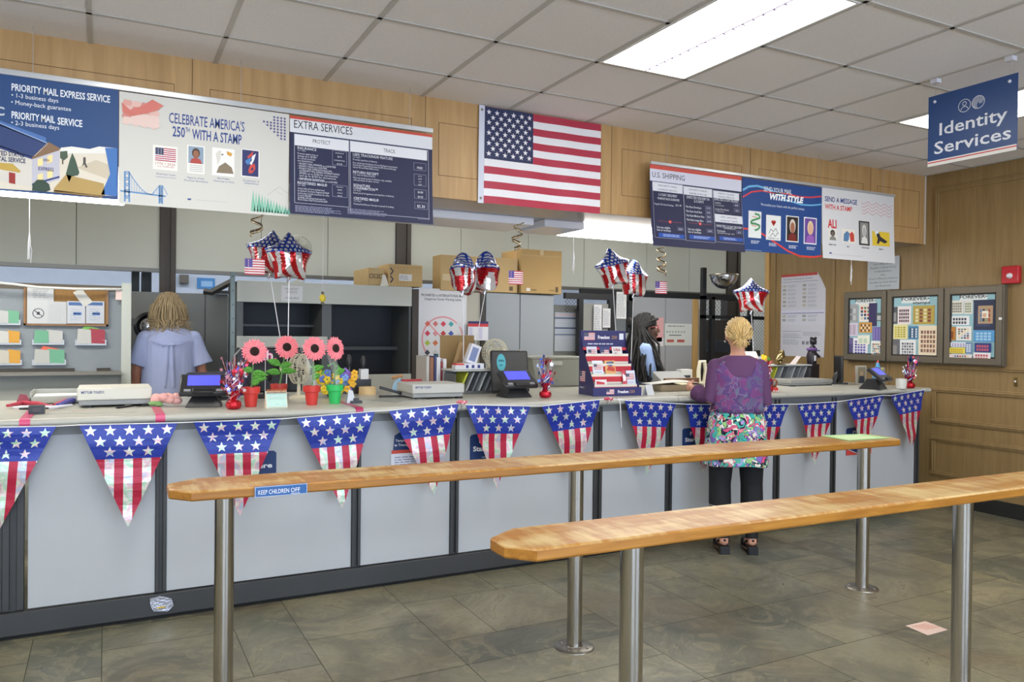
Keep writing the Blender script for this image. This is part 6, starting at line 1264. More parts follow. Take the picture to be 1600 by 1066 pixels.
# file sorters
def sorter(X, n, w, label, first='c2c83c'):
    t = T_('file_sorter', label, 'file sorter', X, 'wire file sorters with folders'); k = K(mat('sorter_grey', (92, 94, 96), .4), X); k.box(-w/2, 0, 0, w/2, .2, .02).box(-w/2, .19, 0, w/2, .2, .16).box(-w/2-.006, 0, 0, -w/2, .2, .14).box(w/2, 0, 0, w/2+.006, .2, .14); k.build('frame', t, bevel=.002)
    for j in range(n):
        x = -w/2+.03+j*(w-.05)/n; c = first if j == 0 else ['8a8e92', 'a8acb0', '7a7e84', 'b4b8ba'][j % 4]; k = K(C(c, .4), X); k.add([(x, .01, .02), (x+.06, .01, .15), (x+.06, .18, .15), (x, .18, .02), (x+.012, .01, .02), (x+.072, .01, .15), (x+.072, .18, .15), (x+.012, .18, .02)], [(0, 1, 2, 3), (4, 7, 6, 5), (0, 4, 5, 1), (1, 5, 6, 2), (2, 6, 7, 3), (3, 7, 4, 0)]); k.build('folder', t, smooth=0)
    k = K(C('b8bab6'), X); k.box(-w/2-.02, -.01, .158, w/2+.02, .22, .17); k.build('top_tray', t, bevel=.002)
sorter(Matrix.Translation((2.38, 5.0, CT+.001)), 8, .44, 'grey file sorter with lime folder behind the middle postal scale')
sorter(Matrix.Translation((5.55, 5.16, CT+.001)), 6, .50, 'grey file sorter with lime folder behind the flat postal scale')
k = K(blk, Matrix.Translation((5.1, 5.16, CT))); k.box(-.19, 0, 0, .14, .25, .16); t = thing('stacking_tray', 'black stacking tray with small labels left of the right file sorter', 'tray', (5.1, 5.16, CT)); k.build('tray_body', t, bevel=.004)
k = K(C('cfd4dc'), Matrix.Translation((5.1, 5.16, CT))); k.box(-.02, -.002, .10, .05, 0, .145).box(0, -.002, .03, .1, 0, .07); k.m(C('d6cf3a')); k.box(.07, -.002, .10, .11, 0, .14); k.build('label', t, smooth=0)
# binders
for j, (c, w, h) in enumerate((('b8b4ac', .022, .26), ('8a5a3c', .03, .25), ('3a3c70', .014, .26), ('d8d8da', .03, .25), ('a03a40', .012, .22), ('dcdcde', .026, .24))):
    x = 2.03 + sum((.022, .03, .014, .03, .012, .026)[:j]) + j*.004; k = MB(C(c, .4)); k.box(x, 5.228, CT+.001, x+w, 5.44, CT+h); tag(k.build('ring_binder', loc=(x, 5.3, CT), bevel=.002), ['grey binder, leftmost of the row by the prohibited mail poster', 'brown binder in the row by the prohibited mail poster', 'thin navy binder in the row by the prohibited mail poster', 'wide white binder in the middle of the row', 'thin red binder, shortest of the row', 'white binder, rightmost of the row by the clipboards'][j], 'binder', 'binders standing behind the postal scale')
k = MB(mat('cardboard_dark', (148, 122, 80), .8)); k.box(2.22, 5.440, CT+.001, 2.50, 5.449, CT+.41); tag(k.build('cardboard_sheet', loc=(2.3, 5.34, CT), bevel=.004), 'upright brown cardboard sheet behind the clipboards', 'cardboard')
for j in range(5):
    k = K(mat('kraft_stripe%d' % (j % 2), ((176, 146, 104), (150, 120, 82))[j % 2], .8), Matrix.Translation((2.235+j*.030, 5.32-.012*j, CT+.08)) @ Matrix.Rotation(.32, 4, 'Y')); k.box(0, 0, 0, .03+.0*j, .008, .30-.01*j)
    tag(k.build('cardboard_strip', loc=(2.25+j*.03, 5.3, CT+.08), smooth=0), ['leftmost', 'second from left', 'middle', 'fourth from left', 'rightmost'][j] + ' striped cardboard mailer leaning in the bundle by the fan', 'cardboard', 'leaning bundle of cardboard mailers')
X = Matrix.Translation((2.33, 5.03, CT+.173)); k = K(C('e2e2ea'), X); k.box(-.10, -.02, 0, .05, .12, .04); k.m(C('3a4080'));
for j in range(3): k.box(-.09+j*.045, -.021, .008, -.07+j*.045, -.02, .030)
tag(k.build('flat_mail_box', loc=X.to_translation(), smooth=0), 'small white and blue mail carton on top of the middle file sorter', 'box')
X = Matrix.Translation((2.29, 5.06, CT+.214)) @ Matrix.Rotation(.35, 4, 'Y'); k = K(C('dcdce2'), X); k.box(-.03, 0, 0, .05, .05, .14); k.m(C('7a88b0')); k.box(-.015, -.001, .02, .035, 0, .12); tag(k.build('envelope_pack', loc=X.to_translation(), smooth=0), 'tilted pack of white envelopes leaning above the mail carton', 'envelopes')
X = Matrix.Translation((2.155, 4.99, CT+.173)); k = K(C('cf4a44'), X); k.box(0, 0, .03, .06, .06, .042); k.m(C('d4d4d6')); k.box(-.005, -.002, 0, .065, .06, .03); tag(k.build('label_bundle', loc=X.to_translation(), smooth=0), 'red topped bundle of white labels on the left end of the middle sorter', 'labels')
# blue Freedom display
X = F(964, 619, -.10); t = T_('cardboard_display', 'navy Freedom 250 cardboard display stand with greeting cards', 'display stand', X); nv = C('2c2c66', .4); W = .355; D = .24
k = K(nv, X); k.add([(-W/2, 0, 0), (-W/2, D, 0), (-W/2, D, .45), (-W/2, D-.03, .45), (-W/2, D-.06, .33), (-W/2, 0, .075), (W/2, 0, 0), (W/2, D, 0), (W/2, D, .45), (W/2, D-.03, .45), (W/2, D-.06, .33), (W/2, 0, .075)], [(0, 1, 2, 3, 4, 5), (6, 11, 10, 9, 8, 7), (0, 6, 7, 1), (1, 7, 8, 2), (2, 8, 9, 3)]); k.box(-W/2-.015, -.012, 0, W/2+.012, 0, .06)
k.box(-W/2-.004, D-.035, .33, W/2+.004, D-.025, .455); k.build('carcass', t, smooth=0, bevel=.0015)
k = K(C('e6dfd2'), X); n = 3
for j in range(4): y = .02+j*.042; z = .05+j*.07; k.box(-W/2+.006, y, z-.04, W/2-.006, y+.004, z+.03)
k.m(C('c8303c'))
for j in range(4): y = .018+j*.042; z = .05+j*.07; k.box(-W/2+.006, y, z-.025, W/2-.006, y+.001, z+.012)
k.box(-W/2, D-.05, .315, W/2, D-.04, .335); k.build('card_rack', t, smooth=0)
slots = [(-.105, .178, 3, 'd9d9e6', 'flag'), (-.0, .178, 3, '3a4478', 'flag'), (.10, .178, 3, 'e8e4e4', 'usa'), (-.10, .10, 2, 'dfe4ee', 'flag2'), (.0, .10, 2, 'e0b070', 'gold'), (-.11, .035, 0, 'e6dcdc', 'red'), (.085, .045, 1, 'cf4a58', 'red'), (.13, .045, 1, 'd6dcea', 'flag2')]
for i, (x, y, r, c, kind) in enumerate(slots):
    z = .02+y*1.25; R_ = X @ Matrix.Translation((x, y-.012, z)) @ Matrix.Rotation(-.25, 4, 'X'); h = .10 if r else .05; w = .082 if kind != 'red' else .035
    if kind == 'red' and r == 0: w = .09
    A = Art('y', 0); A.xf = R_; A.m(C(c)); A.box(-w/2, 0, 0, w/2, .004, h); A.EPS = .0012
    if kind in ('flag', 'flag2'): A.flag(-w*.38, h*.35, w*.38, h*.78, False, n=1); A.rect(-w*.3, h*.12, w*.3, h*.2, 'b8bcd0')
    if kind == 'usa': A.text('USA', -w*.35, h*.68, h*.18, 'b84a5a', w*.7, bold=.04); A.flag(-w*.3, h*.3, 0, h*.55, False, n=1)
    if kind == 'gold': A.pol([(-w*.4, h*.7), (w*.1, h*.55), (w*.4, h*.85), (w*.3, h*.95), (-w*.3, h*.9)], '5a6a8c'); A.up(); A.pol([(-w*.4, h*.3), (w*.4, h*.2), (w*.4, h*.5), (-w*.2, h*.6)], 'c8483c')
    if kind == 'red': A.pol([(-w*.4, h*.2), (w*.3, h*.3), (w*.3, h*.6), (-w*.4, h*.8)], 'c23a48' if c != 'cf4a58' else 'e8e8f0')
    A.build('greeting_card', t, smooth=0)
A = Art('y', D-.035); A.xf = X; A.EPS = .0008; A.flag(-W*.44, .385, -W*.2, .44, False, n=1); A.text('Freedom', -W*.13, .395, .024, 'f0f0f4', .095, bold=.03); A.text('250', W*.18, .395, .024, 'b08a5a', .045, bold=.01); A.lines(-W*.36, .352, W*.4, .366, 1, 'c8cade', frac=.6); A.rect(W*.36, .39, W*.46, .435, 'e0e4f0'); A.build('header_print', t, smooth=0)
A = Art('y', -.012); A.xf = X; A.EPS = .0008; A.flag(-.09, .012, -.03, .048, False, n=1); A.text('Freedom', .0, .02, .02, 'f0f0f4', .085, bold=.03); A.text('250', .095, .02, .02, 'b08a5a', .04, bold=.01); A.build('front_print', t, smooth=0)
A = Art('y', 0); A.EPS = .0008; A.F = lambda a, b, off: (-W/2-off, D-.0-a, b); A.xf = X; A.flag(.02, .09, .10, .17, False, n=1) ; A.text('Freedom', .02, .045, .014, 'e8e8f0', .055, bold=.02); A.text('250', .08, .045, .014, 'b08a5a', .025); A.build('side_print', t, smooth=0)
X = F(1017, 618, .35); k = K(C('dcdfe2'), X); k.add([(-.045, 0, 0), (.045, 0, 0), (.045, .02, .075), (-.045, .02, .075), (.045, .045, 0), (-.045, .045, 0)], [(0, 1, 2, 3), (3, 2, 4, 5)]); tag(k.build('tent_card', loc=X.to_translation(), smooth=0, solid=.0006), 'blank white folded tent card right of the blue display', 'card')
# mail in front of the clerk
P = lambda u, v, z=CT: pz(u, v, z)
k = MB(mat('tray_tan', (150, 136, 112), .6)); q = P(1062, 612); k.box(q.x-.16, q.y+.02, CT+.001, q.x+.26, q.y+.17, CT+.05); k.m(mat('tray_brown', (110, 74, 50), .6)); k.box(q.x-.0, q.y+.17, CT+.001, q.x+.34, q.y+.20, CT+.09); tag(k.build('mail_tray', loc=q, bevel=.004), 'shallow tan tray under the white envelopes before the clerk', 'tray')
k = MB(mat('poly_mailer', (214, 214, 204), .35, bump=.3, bscale=20)); k.loft([[(q.x-.24+.5*f+(.0), q.y+.02+.15*g, CT+.058+.028*sin(pi*f)*s_+.0) for g, s_ in ((0, .4), (.5, 1), (1, .4), (.5, -.0))] for f in [i/8 for i in range(9)]]); tag(k.build('mailer_envelope', loc=(q.x, q.y+.1, CT+.05), smooth=60), 'puffy white mailer envelope lying on the tray', 'envelope')
k = MB(mat('tray_grey', (136, 138, 138), .4)); q = P(1062, 590, CT); k.box(q.x-.1, q.y+.05, CT, q.x+.22, q.y+.25, CT+.045); tag(k.build('desk_tray', loc=q, bevel=.004), 'grey desk tray between the clerk and the woman', 'tray') if 0 else None
q = Vector((4.22, 5.20, CT)); k = MB(mat('keypad_grey', (128, 130, 130), .4)); k.add([(q.x-.10, q.y, CT), (q.x+.19, q.y, CT), (q.x+.19, q.y+.14, CT), (q.x-.10, q.y+.14, CT), (q.x-.10, q.y+.02, CT+.05), (q.x+.19, q.y+.02, CT+.05), (q.x+.19, q.y+.14, CT+.12), (q.x-.10, q.y+.14, CT+.12)], [(0, 1, 2, 3), (4, 7, 6, 5), (0, 4, 5, 1), (1, 5, 6, 2), (2, 6, 7, 3), (3, 7, 4, 0)]); tag(k.build('keyboard_drawer', loc=q, bevel=.004), 'grey sloped keyboard housing between the clerk and the woman', 'keyboard')
q = Vector((4.66, 5.34, CT)); k = MB(cream_p); k.tube([(q.x-.03, q.y, CT), (q.x-.035, q.y, CT+.12), (q.x-.02, q.y, CT+.20), (q.x+.03, q.y, CT+.20), (q.x+.045, q.y, CT+.12), (q.x+.03, q.y, CT)], [.02, .018, .016, .018, .016, .02], 10); k.box(q.x-.06, q.y-.04, CT, q.x+.06, q.y+.06, CT+.02); tag(k.build('tape_dispenser', loc=q), 'cream upright tape dispenser left of the blonde woman\'s head', 'tape dispenser')
k = MB(C('d8d8d4')); q = Vector((4.46, 5.37, CT)); k.box(q.x, q.y, CT, q.x+.12, q.y+.07, CT+.13); k.m(C('3a3c40')); k.box(q.x+.02, q.y-.001, CT+.02, q.x+.10, q.y, CT+.08); tag(k.build('receipt_printer', loc=q, bevel=.003), 'small white receipt printer between the clerk and the cream tape dispenser', 'printer')
# paper pile, snow globe, sculpture etc on the right
q = Vector((5.0, 5.12, CT+.161)); k = MB(C('e4dedc')); k.box(q.x-.14, 5.16, q.z, q.x+.10, 5.38, q.z+.035); k.box(q.x-.10, 5.18, q.z+.035, q.x+.12, 5.36, q.z+.06); k.m(C('d8a8a4')); k.box(q.x-.14, 5.158, q.z+.01, q.x+.1, 5.16, q.z+.016); tag(k.build('paper_stack', loc=q, smooth=0), 'stack of white papers on the black tray above the snow globe', 'paper')
k = MB(C('f0ecea')); k.add([(q.x+.06, 5.2, q.z+.062), (q.x+.2, 5.2, q.z+.062), (q.x+.2, 5.24, q.z+.13), (q.x+.06, 5.24, q.z+.13)], [(0, 1, 2, 3)]); k.m(C('d08a84')); k.add([(q.x+.07, 5.1995, q.z+.066), (q.x+.19, 5.1995, q.z+.066), (q.x+.19, 5.2015, q.z+.072), (q.x+.07, 5.2015, q.z+.072)], [(0, 1, 2, 3)]); tag(k.build('white_card', loc=q, smooth=0, solid=.001), 'white card with pink border standing on the paper stack', 'card')
X = F(1208, 612); t = T_('snow_globe', 'small snow globe on a red base beside the standing woman', 'snow globe', X); k = K(mat('globe_red', (196, 44, 34), .4), X); k.lathe([(.036, 0), (.04, .004), (.04, .012), (.033, .032), (.028, .034)]); k.m(C('eceae8'))
for j in range(14): a = j*2*pi/14; k.ball((.038*cos(a), .038*sin(a), .006), .006, 6, 4)
k.build('base', t); k = K(mat('globe_scene', (112, 130, 96), .5, col2=(196, 96, 84), vscale=60), X); k.ball((0, 0, .062), (.026, .026, .026)); k.build('scene', t); k = K(mat('globe_glass', (245, 245, 248), .02, trans=1), X); k.ball((0, 0, .066), .036, 24, 16); k.build('glass', t)
q = Vector((5.42, 5.16, CT+.17)); t = thing('bronze_eagle', 'small shiny bronze bird figure on the right file sorter', 'figurine', q); k = MB(mat('bronze', (150, 132, 90), .2, .9)); k.lathe([(.05, 0), (.055, .006), (.03, .012), (.012, .02), (.012, .04)], q); k.build('base', t)
k = MB(mat('bronze')); k.tube([q+Vector((-.035, 0, .05)), q+Vector((-.01, 0, .06)), q+Vector((.02, 0, .085)), q+Vector((.03, 0, .115))], [.018, .036, .034, .016], 12, round_end=True); k.ball(q+Vector((.02, -.004, .12)), (.02, .016, .016)); k.tube([q+Vector((.0, 0, .12)), q+Vector((-.012, 0, .112))], [.008, .002], 6); k.build('bird', t)
q = Vector((5.20, 5.14, CT+.161)); t = thing('yellow_rose', 'yellow fabric rose with green leaf lying by the bronze figure', 'flower', q); k = MB(C('f2c61e')); 
for j in range(9): a = j*2.4; k.ball(q+Vector((.02*cos(a)*(j/9+.3), .01*sin(a), .07+.02*sin(a)*(j/9+.3))), (.018, .012, .018), 8, 6)
k.build('bloom', t); k = MB(mat('leaf_green')); k.ball(q+Vector((.05, 0, .06)), (.028, .006, .022)); k.tube([q+Vector((.0, 0, 0)), q+Vector((.02, 0, .05))], .004, 6); k.build('leaf', t)
k = MB(C('a9b8d4')); q = Vector((5.17, 5.08, CT+.162)); k.add([(q.x-.05, 5.2, q.z), (q.x+.1, 5.2, q.z), (q.x+.14, 5.24, q.z+.09), (q.x-.01, 5.24, q.z+.075)], [(0, 1, 2, 3)]); tag(k.build('blue_print_card', loc=q, smooth=0, solid=.001), 'blue patterned card leaning below the yellow rose', 'card')
k = MB(C('dcd2d0')); q = Vector((5.62, 5.14, CT+.172)); k.add([(q.x-.10, 5.15, q.z), (q.x-.02, 5.15, q.z), (q.x+.16, 5.25, q.z+.07), (q.x+.10, 5.25, q.z+.075)], [(0, 1, 2, 3)]); tag(k.build('curled_sheet', loc=q, smooth=0, solid=.001), 'curled white sheet rising off the right file sorter', 'paper')
q = Vector((5.98, 5.30, CT)); t = thing('dark_figurine', 'black and violet bear shaped figurine near the end of the paper poster', 'figurine', q)
k = MB(mat('figure_black', (34, 28, 36), .35)); k.box(q.x-.05, q.y-.04, CT, q.x+.06, q.y+.06, CT+.17); k.build('stand', t, bevel=.004)
k = MB(mat('figure_black')); k.tube([q+Vector((0, 0, .18)), q+Vector((0, 0, .25)), q+Vector((.01, 0, .32))], [.045, .05, .03], 14, round_end=True); k.ball(q+Vector((.015, 0, .385)), (.034, .03, .036)); k.ball(q+Vector((.045, 0, .415)), .014, 8, 6); k.ball(q+Vector((-.01, 0, .415)), .014, 8, 6); k.tube([q+Vector((-.02, -.03, .29)), q+Vector((.04, -.05, .24))], .014, 8, round_end=True); k.build('body', t)
k = MB(C('6a4a8a')); k.tube([q+Vector((.042*cos(a), .036*sin(a), .31)) for a in [2*pi*i/12 for i in range(13)]], .014, 8); k.m(C('d8d8dc')); k.box(q.x-.02, q.y-.054, CT+.20, q.x+.0, q.y-.046, CT+.25); k.build('scarf', t)
for u, v, w, h, c, lab in ((1346, 604, .13, .17, '8f8468', 'sepia framed portrait photo leaning near the wall'), (1374, 600, .15, .15, '9aa8ae', 'framed colour photo behind the party cone')):
    q = py(u, v-4, 4.84); q.z = CT; t = thing('photo_frame', lab, 'photo', q, 'photos near the wall end'); k = MB(C('b8b4a8')); k.box(q.x-w/2, q.y, CT, q.x+w/2, q.y+.02, CT+h); k.build('frame', t, bevel=.002)
    A = Art('y', q.y); A.rect(q.x-w/2+.012, CT+.012, q.x+w/2-.012, CT+h-.012, c); A.up(); portrait_c = [(q.x-.04, CT+.012), (q.x+.04, CT+.012), (q.x+.03, CT+h*.45), (q.x-.03, CT+h*.45)]; A.pol(portrait_c, '3a3c44'); A.disc(q.x, CT+h*.58, .022, 'b89878'); A.build('print', t, smooth=0)
q = py(1371, 606, 4.76); q.z = CT; t = thing('party_cone', 'pale blue cone shaped gnome hat figure with red tip near the wall', 'ornament', q); k = MB(C('5aa8dc')); k.lathe([(.055, 0), (.056, .01), (.045, .06), (.012, .20)], q); k.build('cone', t); k = MB(C('e0564a')); k.lathe([(.0125, .195), (.002, .225)], q); k.ball(q+Vector((-.01, -.05, .04)), (.02, .008, .02)); k.build('red_tip', t); k = MB(C('e8d24a')); k.tube([q+Vector((-.035, -.035, .10)), q+Vector((.0, -.04, .11)), q+Vector((.02, -.03, .15))], .006, 6); k.build('yellow_band', t)
X = F(1408, 608); t = T_('white_mug', 'plain white mug between the card terminal and the blue tinsel', 'mug', X); k = K(mat('ceramic', (228, 226, 218), .2), X); k.lathe([(.032, 0), (.038, .004), (.042, .03), (.043, .085), (.039, .085), (.038, .02), (.001, .01)]); k.build('cup', t); k = K(mat('ceramic'), X); k.tube([(.038, 0, .07), (.062, 0, .065), (.068, 0, .045), (.058, 0, .025), (.038, 0, .02)], .005, 8); k.build('handle', t)
q = py(1340, 604, 4.9); q.z = CT; k = MB(C('e06a2c')); k.lathe([(.001, .0), (.05, .0), (.052, .01), (.03, .02)], (0, 0, 0), 20); k.m(C('f0c040')); k.lathe([(.001, .021), (.03, .02), (.02, .03)], (0, 0, 0), 20)
for i, v in enumerate(k.v): k.v[i] = Vector((q.x+v.x, q.y-v.z, CT+.07+v.y*1.3))
tag(k.build('orange_button', loc=q), 'orange and yellow oval plate leaning on the black screen edge', 'plate')
k = MB(mat('teal_note', (110, 178, 186), .5)); q = py(1286, 590, 5.1); k.box(q.x-.09, 5.11, CT+.10, q.x+.05, 5.12, CT+.17); tag(k.build('teal_card', loc=(q.x, 5.12, CT+.1), smooth=0), 'pale teal card tucked at the right end of the file sorter', 'card') if 0 else None
# left end: bundle of flags, tray, black box, mat and pen, rose
q = pz(30, 636, CT); t = thing('folded_flag_bundle', 'folded red white and blue paper bunting lying at the left end', 'bunting', q)
for j, (c, pts, r) in enumerate((('b83a50', [(12, 633), (34, 629), (60, 630), (80, 634)], .016), ('dfe0ea', [(20, 636), (50, 635), (80, 636), (112, 632)], .012), ('3a3f9c', [(90, 633), (104, 628), (118, 623), (128, 618)], .020), ('c23a4a', [(84, 632), (98, 627), (110, 622)], .014), ('2a2a30', [(30, 638), (52, 637.5), (76, 637)], .010))):
    k = MB(C(c, .4)); k.tube([pz(u, v, CT+.022)+Vector((0, 0, .0)) for u, v in pts], [r*.6]+[r]*(len(pts)-2)+[r*.5], 8)
    for i, v in enumerate(k.v): k.v[i] = Vector((v.x, v.y, CT+.001+max(0, (v.z-CT))*.8))
    k.build('folded_panel', t)
X = F(50, 633) @ Matrix.Translation((-.03, 0, 0)); k = K(C('8c3a4c', .4), X); k.add([(-.05, 0, 0), (.03, 0, 0), (.0, .03, .055), (-.03, .03, .06), (-.05, .06, 0), (.03, .06, 0)], [(0, 1, 2, 3), (3, 2, 5, 4), (0, 3, 4), (1, 5, 2)]); tag(k.build('maroon_folder', loc=X.to_translation(), smooth=0), 'small maroon folded card behind the folded bunting', 'card')
X = F(100, 634) @ Matrix.Translation((-.04, .12, 0)); k = K(mat('tray_clear', (180, 182, 172), .3), X); w, d, h = .13, .12, .07
for b in ((-w, 0, 0, w, .006, h*.6), (-w, d*2, 0, w, d*2+.006, h), (-w, 0, 0, -w+.006, d*2, h), (w-.006, 0, 0, w, d*2, h), (-w, 0, 0, w, d*2, .006)): k.box(*b)
k.m(C('d8d9d6')); k.box(-w+.012, .02, .007, w-.012, d*2-.02, .045); tag(k.build('form_tray', loc=X.to_translation(), bevel=.001), 'clear tray of white forms left of the big cream scale', 'tray')
X = F(57, 648); k = K(blk, X); k.box(-.034, 0, 0, .034, .055, .042); k.m(C('4a4a50')); k.box(-.02, -.001, .012, .02, 0, .03); tag(k.build('stamp_pad', loc=X.to_translation(), bevel=.008), 'small black box at the front edge beside the left pink strap', 'box')
p0, p1 = pz(70, 648, CT), pz(214, 645, CT); b0_, b1_ = pz(84, 637, CT), pz(213, 635, CT)
k = MB(mat('mat_grey', (176, 176, 164), .35)); k.prism([p+Vector((0, 0, .0005)) for p in (p0, p1, b1_, b0_)], (0, 0, .002)); k.m(C('8a8c84')); k.prism([p+Vector((0, 0, .0026)) for p in (p0+Vector((.012, .012, 0)), p1+Vector((-.012, .012, 0)), p1+Vector((-.012, .016, 0)), p0+Vector((.014, .016, 0)))], (0, 0, .0003)); k.m(C('c09a9c')); c0 = p0.lerp(p1, .28)+Vector((0, .1, .0026)); k.prism([c0, c0+Vector((.10, 0, 0)), c0+Vector((.10, .03, 0)), c0+Vector((0, .03, 0))], (0, 0, .0003)); tag(k.build('counter_mat', loc=p0, smooth=0), 'flat grey plastic counter mat in front of the big cream scale', 'mat')
c0, c1 = pz(181, 637.5, CT+.008), pz(206, 634, CT+.008); k = MB(blk); k.tube([c0, c0.lerp(c1, .15), c1], [.002, .006, .006], 10); k.m(mat('chrome')); k.tube([c0.lerp(c1, .55)+Vector((0, 0, .006)), c1+Vector((0, 0, .006))], .0015, 6); tag(k.build('pen', loc=c0), 'black ballpoint pen lying on the grey counter mat', 'pen')
X = F(258, 636) @ Matrix.Translation((0, .02, 0)); t = T_('cloth_rose', 'crumpled pink cloth rose with green leaf beside the left card terminal', 'flower', X); k = K(mat('rose_cloth', (236, 178, 170), .9, bump=.5, bscale=60), X); rd = random.Random(6)
for j in range(16): a = j*2.4; r = .018+.0024*j; k.ball((r*cos(a)*1.2, r*sin(a)*.5, .045+.03*sin(a*1.3)), (.026, .018, .022), 10, 6)
k.ball((.06, 0, .03), (.03, .02, .022)); k.build('petals', t); k = K(C('7fae6a', .9), X); k.ball((-.05, -.02, .02), (.035, .018, .014)); k.ball((-.03, -.03, .012), (.02, .014, .01)); k.build('leaf', t)
# small things right of the bouquet
X = Matrix.Translation((XR(574, 600, 5.2), 5.2, CT)); k = K(mat('tape_roll', (222, 192, 140), .5), X); k.lathe([(.04, 0), (.058, 0), (.058, .052), (.04, .052), (.04, 0)], n=36); tag(k.build('tape_roll', loc=X.to_translation()), 'wide roll of tan packing tape right of the silk bouquet', 'tape roll')
X = F(551, 632) @ Matrix.Translation((0, .05, 0)); k = K(C('c9cfd8'), X); k.add([(-.02, 0, 0), (.035, 0, 0), (.02, .02, .075), (-.005, .02, .08), (-.02, .05, 0), (.035, .05, 0)], [(0, 1, 2, 3), (3, 2, 5, 4), (0, 3, 4), (1, 5, 2)]); k.m(blk); k.box(.0, -.01, 0, .07, .03, .015).box(.02, -.005, .015, .05, .02, .03); tag(k.build('hand_stamp', loc=X.to_translation(), smooth=0), 'small black date stamp and white card right of the green pot', 'stamp')
X = F(610, 621) @ Matrix.Rotation(-.15, 4, 'Z'); t = T_('stapler', 'black open stapler on the counter left of the striped box', 'stapler', X); k = K(blk, X); k.box(-.075, -.015, 0, .07, .015, .012); k.build('base', t, bevel=.003); k = K(blk, X @ Matrix.Translation((.07, 0, .015)) @ Matrix.Rotation(.28, 4, 'Y')); k.box(-.15, -.014, 0, 0, .014, .018); k.build('arm', t, bevel=.005)
X = Matrix.Translation((XR(648, 600, 5.32), 5.32, CT)); k = K(C('e6e4e8'), X); k.box(-.075, 0, 0, .075, .06, .075); k.m(C('c8404a')); k.box(-.08, -.004, .075, .08, .064, .088); k.m(C('3a4a94'))
for j in range(7): k.box(-.07+j*.021, -.001, .02, -.06+j*.021, 0, .034)
tag(k.build('small_carton', loc=X.to_translation(), smooth=0), 'white carton with red lid and blue stars behind the stapler', 'box')
X = Matrix.Translation((XR(671, 600, 5.36), 5.36, CT)); k = K(blk, X); k.box(-.03, 0, 0, .03, .05, .10); tag(k.build('black_caddy', loc=X.to_translation(), bevel=.004), 'upright black holder between the striped box and the middle scale', 'holder')
X = Matrix.Translation((XR(620, 600, 5.40), 5.40, CT)); k = K(C('b88a5a'), X); k.tube([(-.03, 0, .10), (.03, 0, .11)], [.012, .014], 8, round_end=True); k.m(C('9cc4e0')); k.tube([(-.02, 0, .0), (.0, 0, .05), (.02, 0, .09)], [.02, .026, .014], 8, round_end=True); k.m(C('e8e4e0')); k.ball((.03, 0, .06), (.02, .015, .02)); tag(k.build('craft_doll', loc=X.to_translation()), 'small brown and pale blue craft doll above the stapler', 'ornament')
for u, v, h, lab in ((545, 614, .26, 'black hand stamp standing on a caddy, left of the pair'), (567, 612, .25, 'black and white hand stamp, right of the pair')):
    X = Matrix.Translation((py(u, 600, 5.3).x, 5.3, CT)); k = K(blk, X); k.box(-.05, -.03, 0, .05, .03, .12 if u < 550 else .10); k.tube([(0, 0, .1), (0, 0, h-.06)], .013, 10); k.tube([(0, 0, h-.07), (0, 0, h-.03), (0, 0, h)], [.014, .022, .012], 12, round_end=True)
    if u > 550: k.m(C('d8d8d8')); k.box(-.025, -.032, .10, .03, .02, .17)
    tag(k.build('hand_stamp', loc=X.to_translation()), lab, 'stamp', 'hand stamps behind the bouquet')
k = MB(mat('pad_grey', (156, 158, 152), .35)); k.prism([pz(u, v, CT+.0005) for u, v in ((566, 626), (625, 622), (668, 623.5), (622, 629.5))], (0, 0, .004)); tag(k.build('counter_mat', loc=pz(630, 626, CT), smooth=0), 'flat grey mat on the counter under the stapler', 'mat')

q = py(466, 400, 6.78); fan(Matrix.Translation((q.x, 6.78, 1.885)), 'round clear fan on top of the shelf unit behind the left balloons', .115, mat('fan_clear', (190, 190, 176), .3), .30)
# ================================================================ PEOPLE
def ringz(z, rx, ry, cx=0, cy=0, n=28, p=1.0): return [(cx+rx*cos(2*pi*k/n), cy+ry*sin(2*pi*k/n), z) for k in range(n)]
def hand(mb, w, d, nrm, side, curl=.5, s=1.0):
    """palm from wrist w along d, palm facing nrm; thumb on the `side` of the palm"""
    w, d, nrm = Vector(w), Vector(d).normalized(), Vector(nrm).normalized(); x = d.cross(nrm).normalized()*side
    def ring(c, a, b): return [c + x*a*cos(2*pi*k/14) + nrm*b*sin(2*pi*k/14) for k in range(14)]
    mb.loft([ring(w-d*.03*s, .024*s, .018*s), ring(w, .026*s, .017*s), ring(w+d*.035*s, .037*s, .016*s), ring(w+d*.075*s, .041*s, .014*s), ring(w+d*.09*s, .036*s, .010*s)])
    for j, (o, L) in enumerate(((.030, .070), (.0105, .080), (-.0105, .074), (-.030, .058))):
        c = w + d*.080*s + x*o*s; pts = [c-d*.02*s, c]; dd = d.copy()
        for k in range(3): dd = (dd + nrm*(curl*.38+.03*j)).normalized(); c = c + dd*L*s*(.42, .32, .26)[k]; pts.append(c)
        mb.tube(pts, [.0095*s, .0092*s, .0086*s, .0078*s, .0068*s], 8, round_end=True)
    c = w + d*.02*s + x*.026*s
    mb.tube([c-x*.012*s, c, c+(x*.8+d*.8+nrm*.3)*.028*s, c+(x*.9+d*1.7+nrm*.8)*.028*s], [.013*s, .012*s, .0105*s, .0085*s], 8, round_end=True)
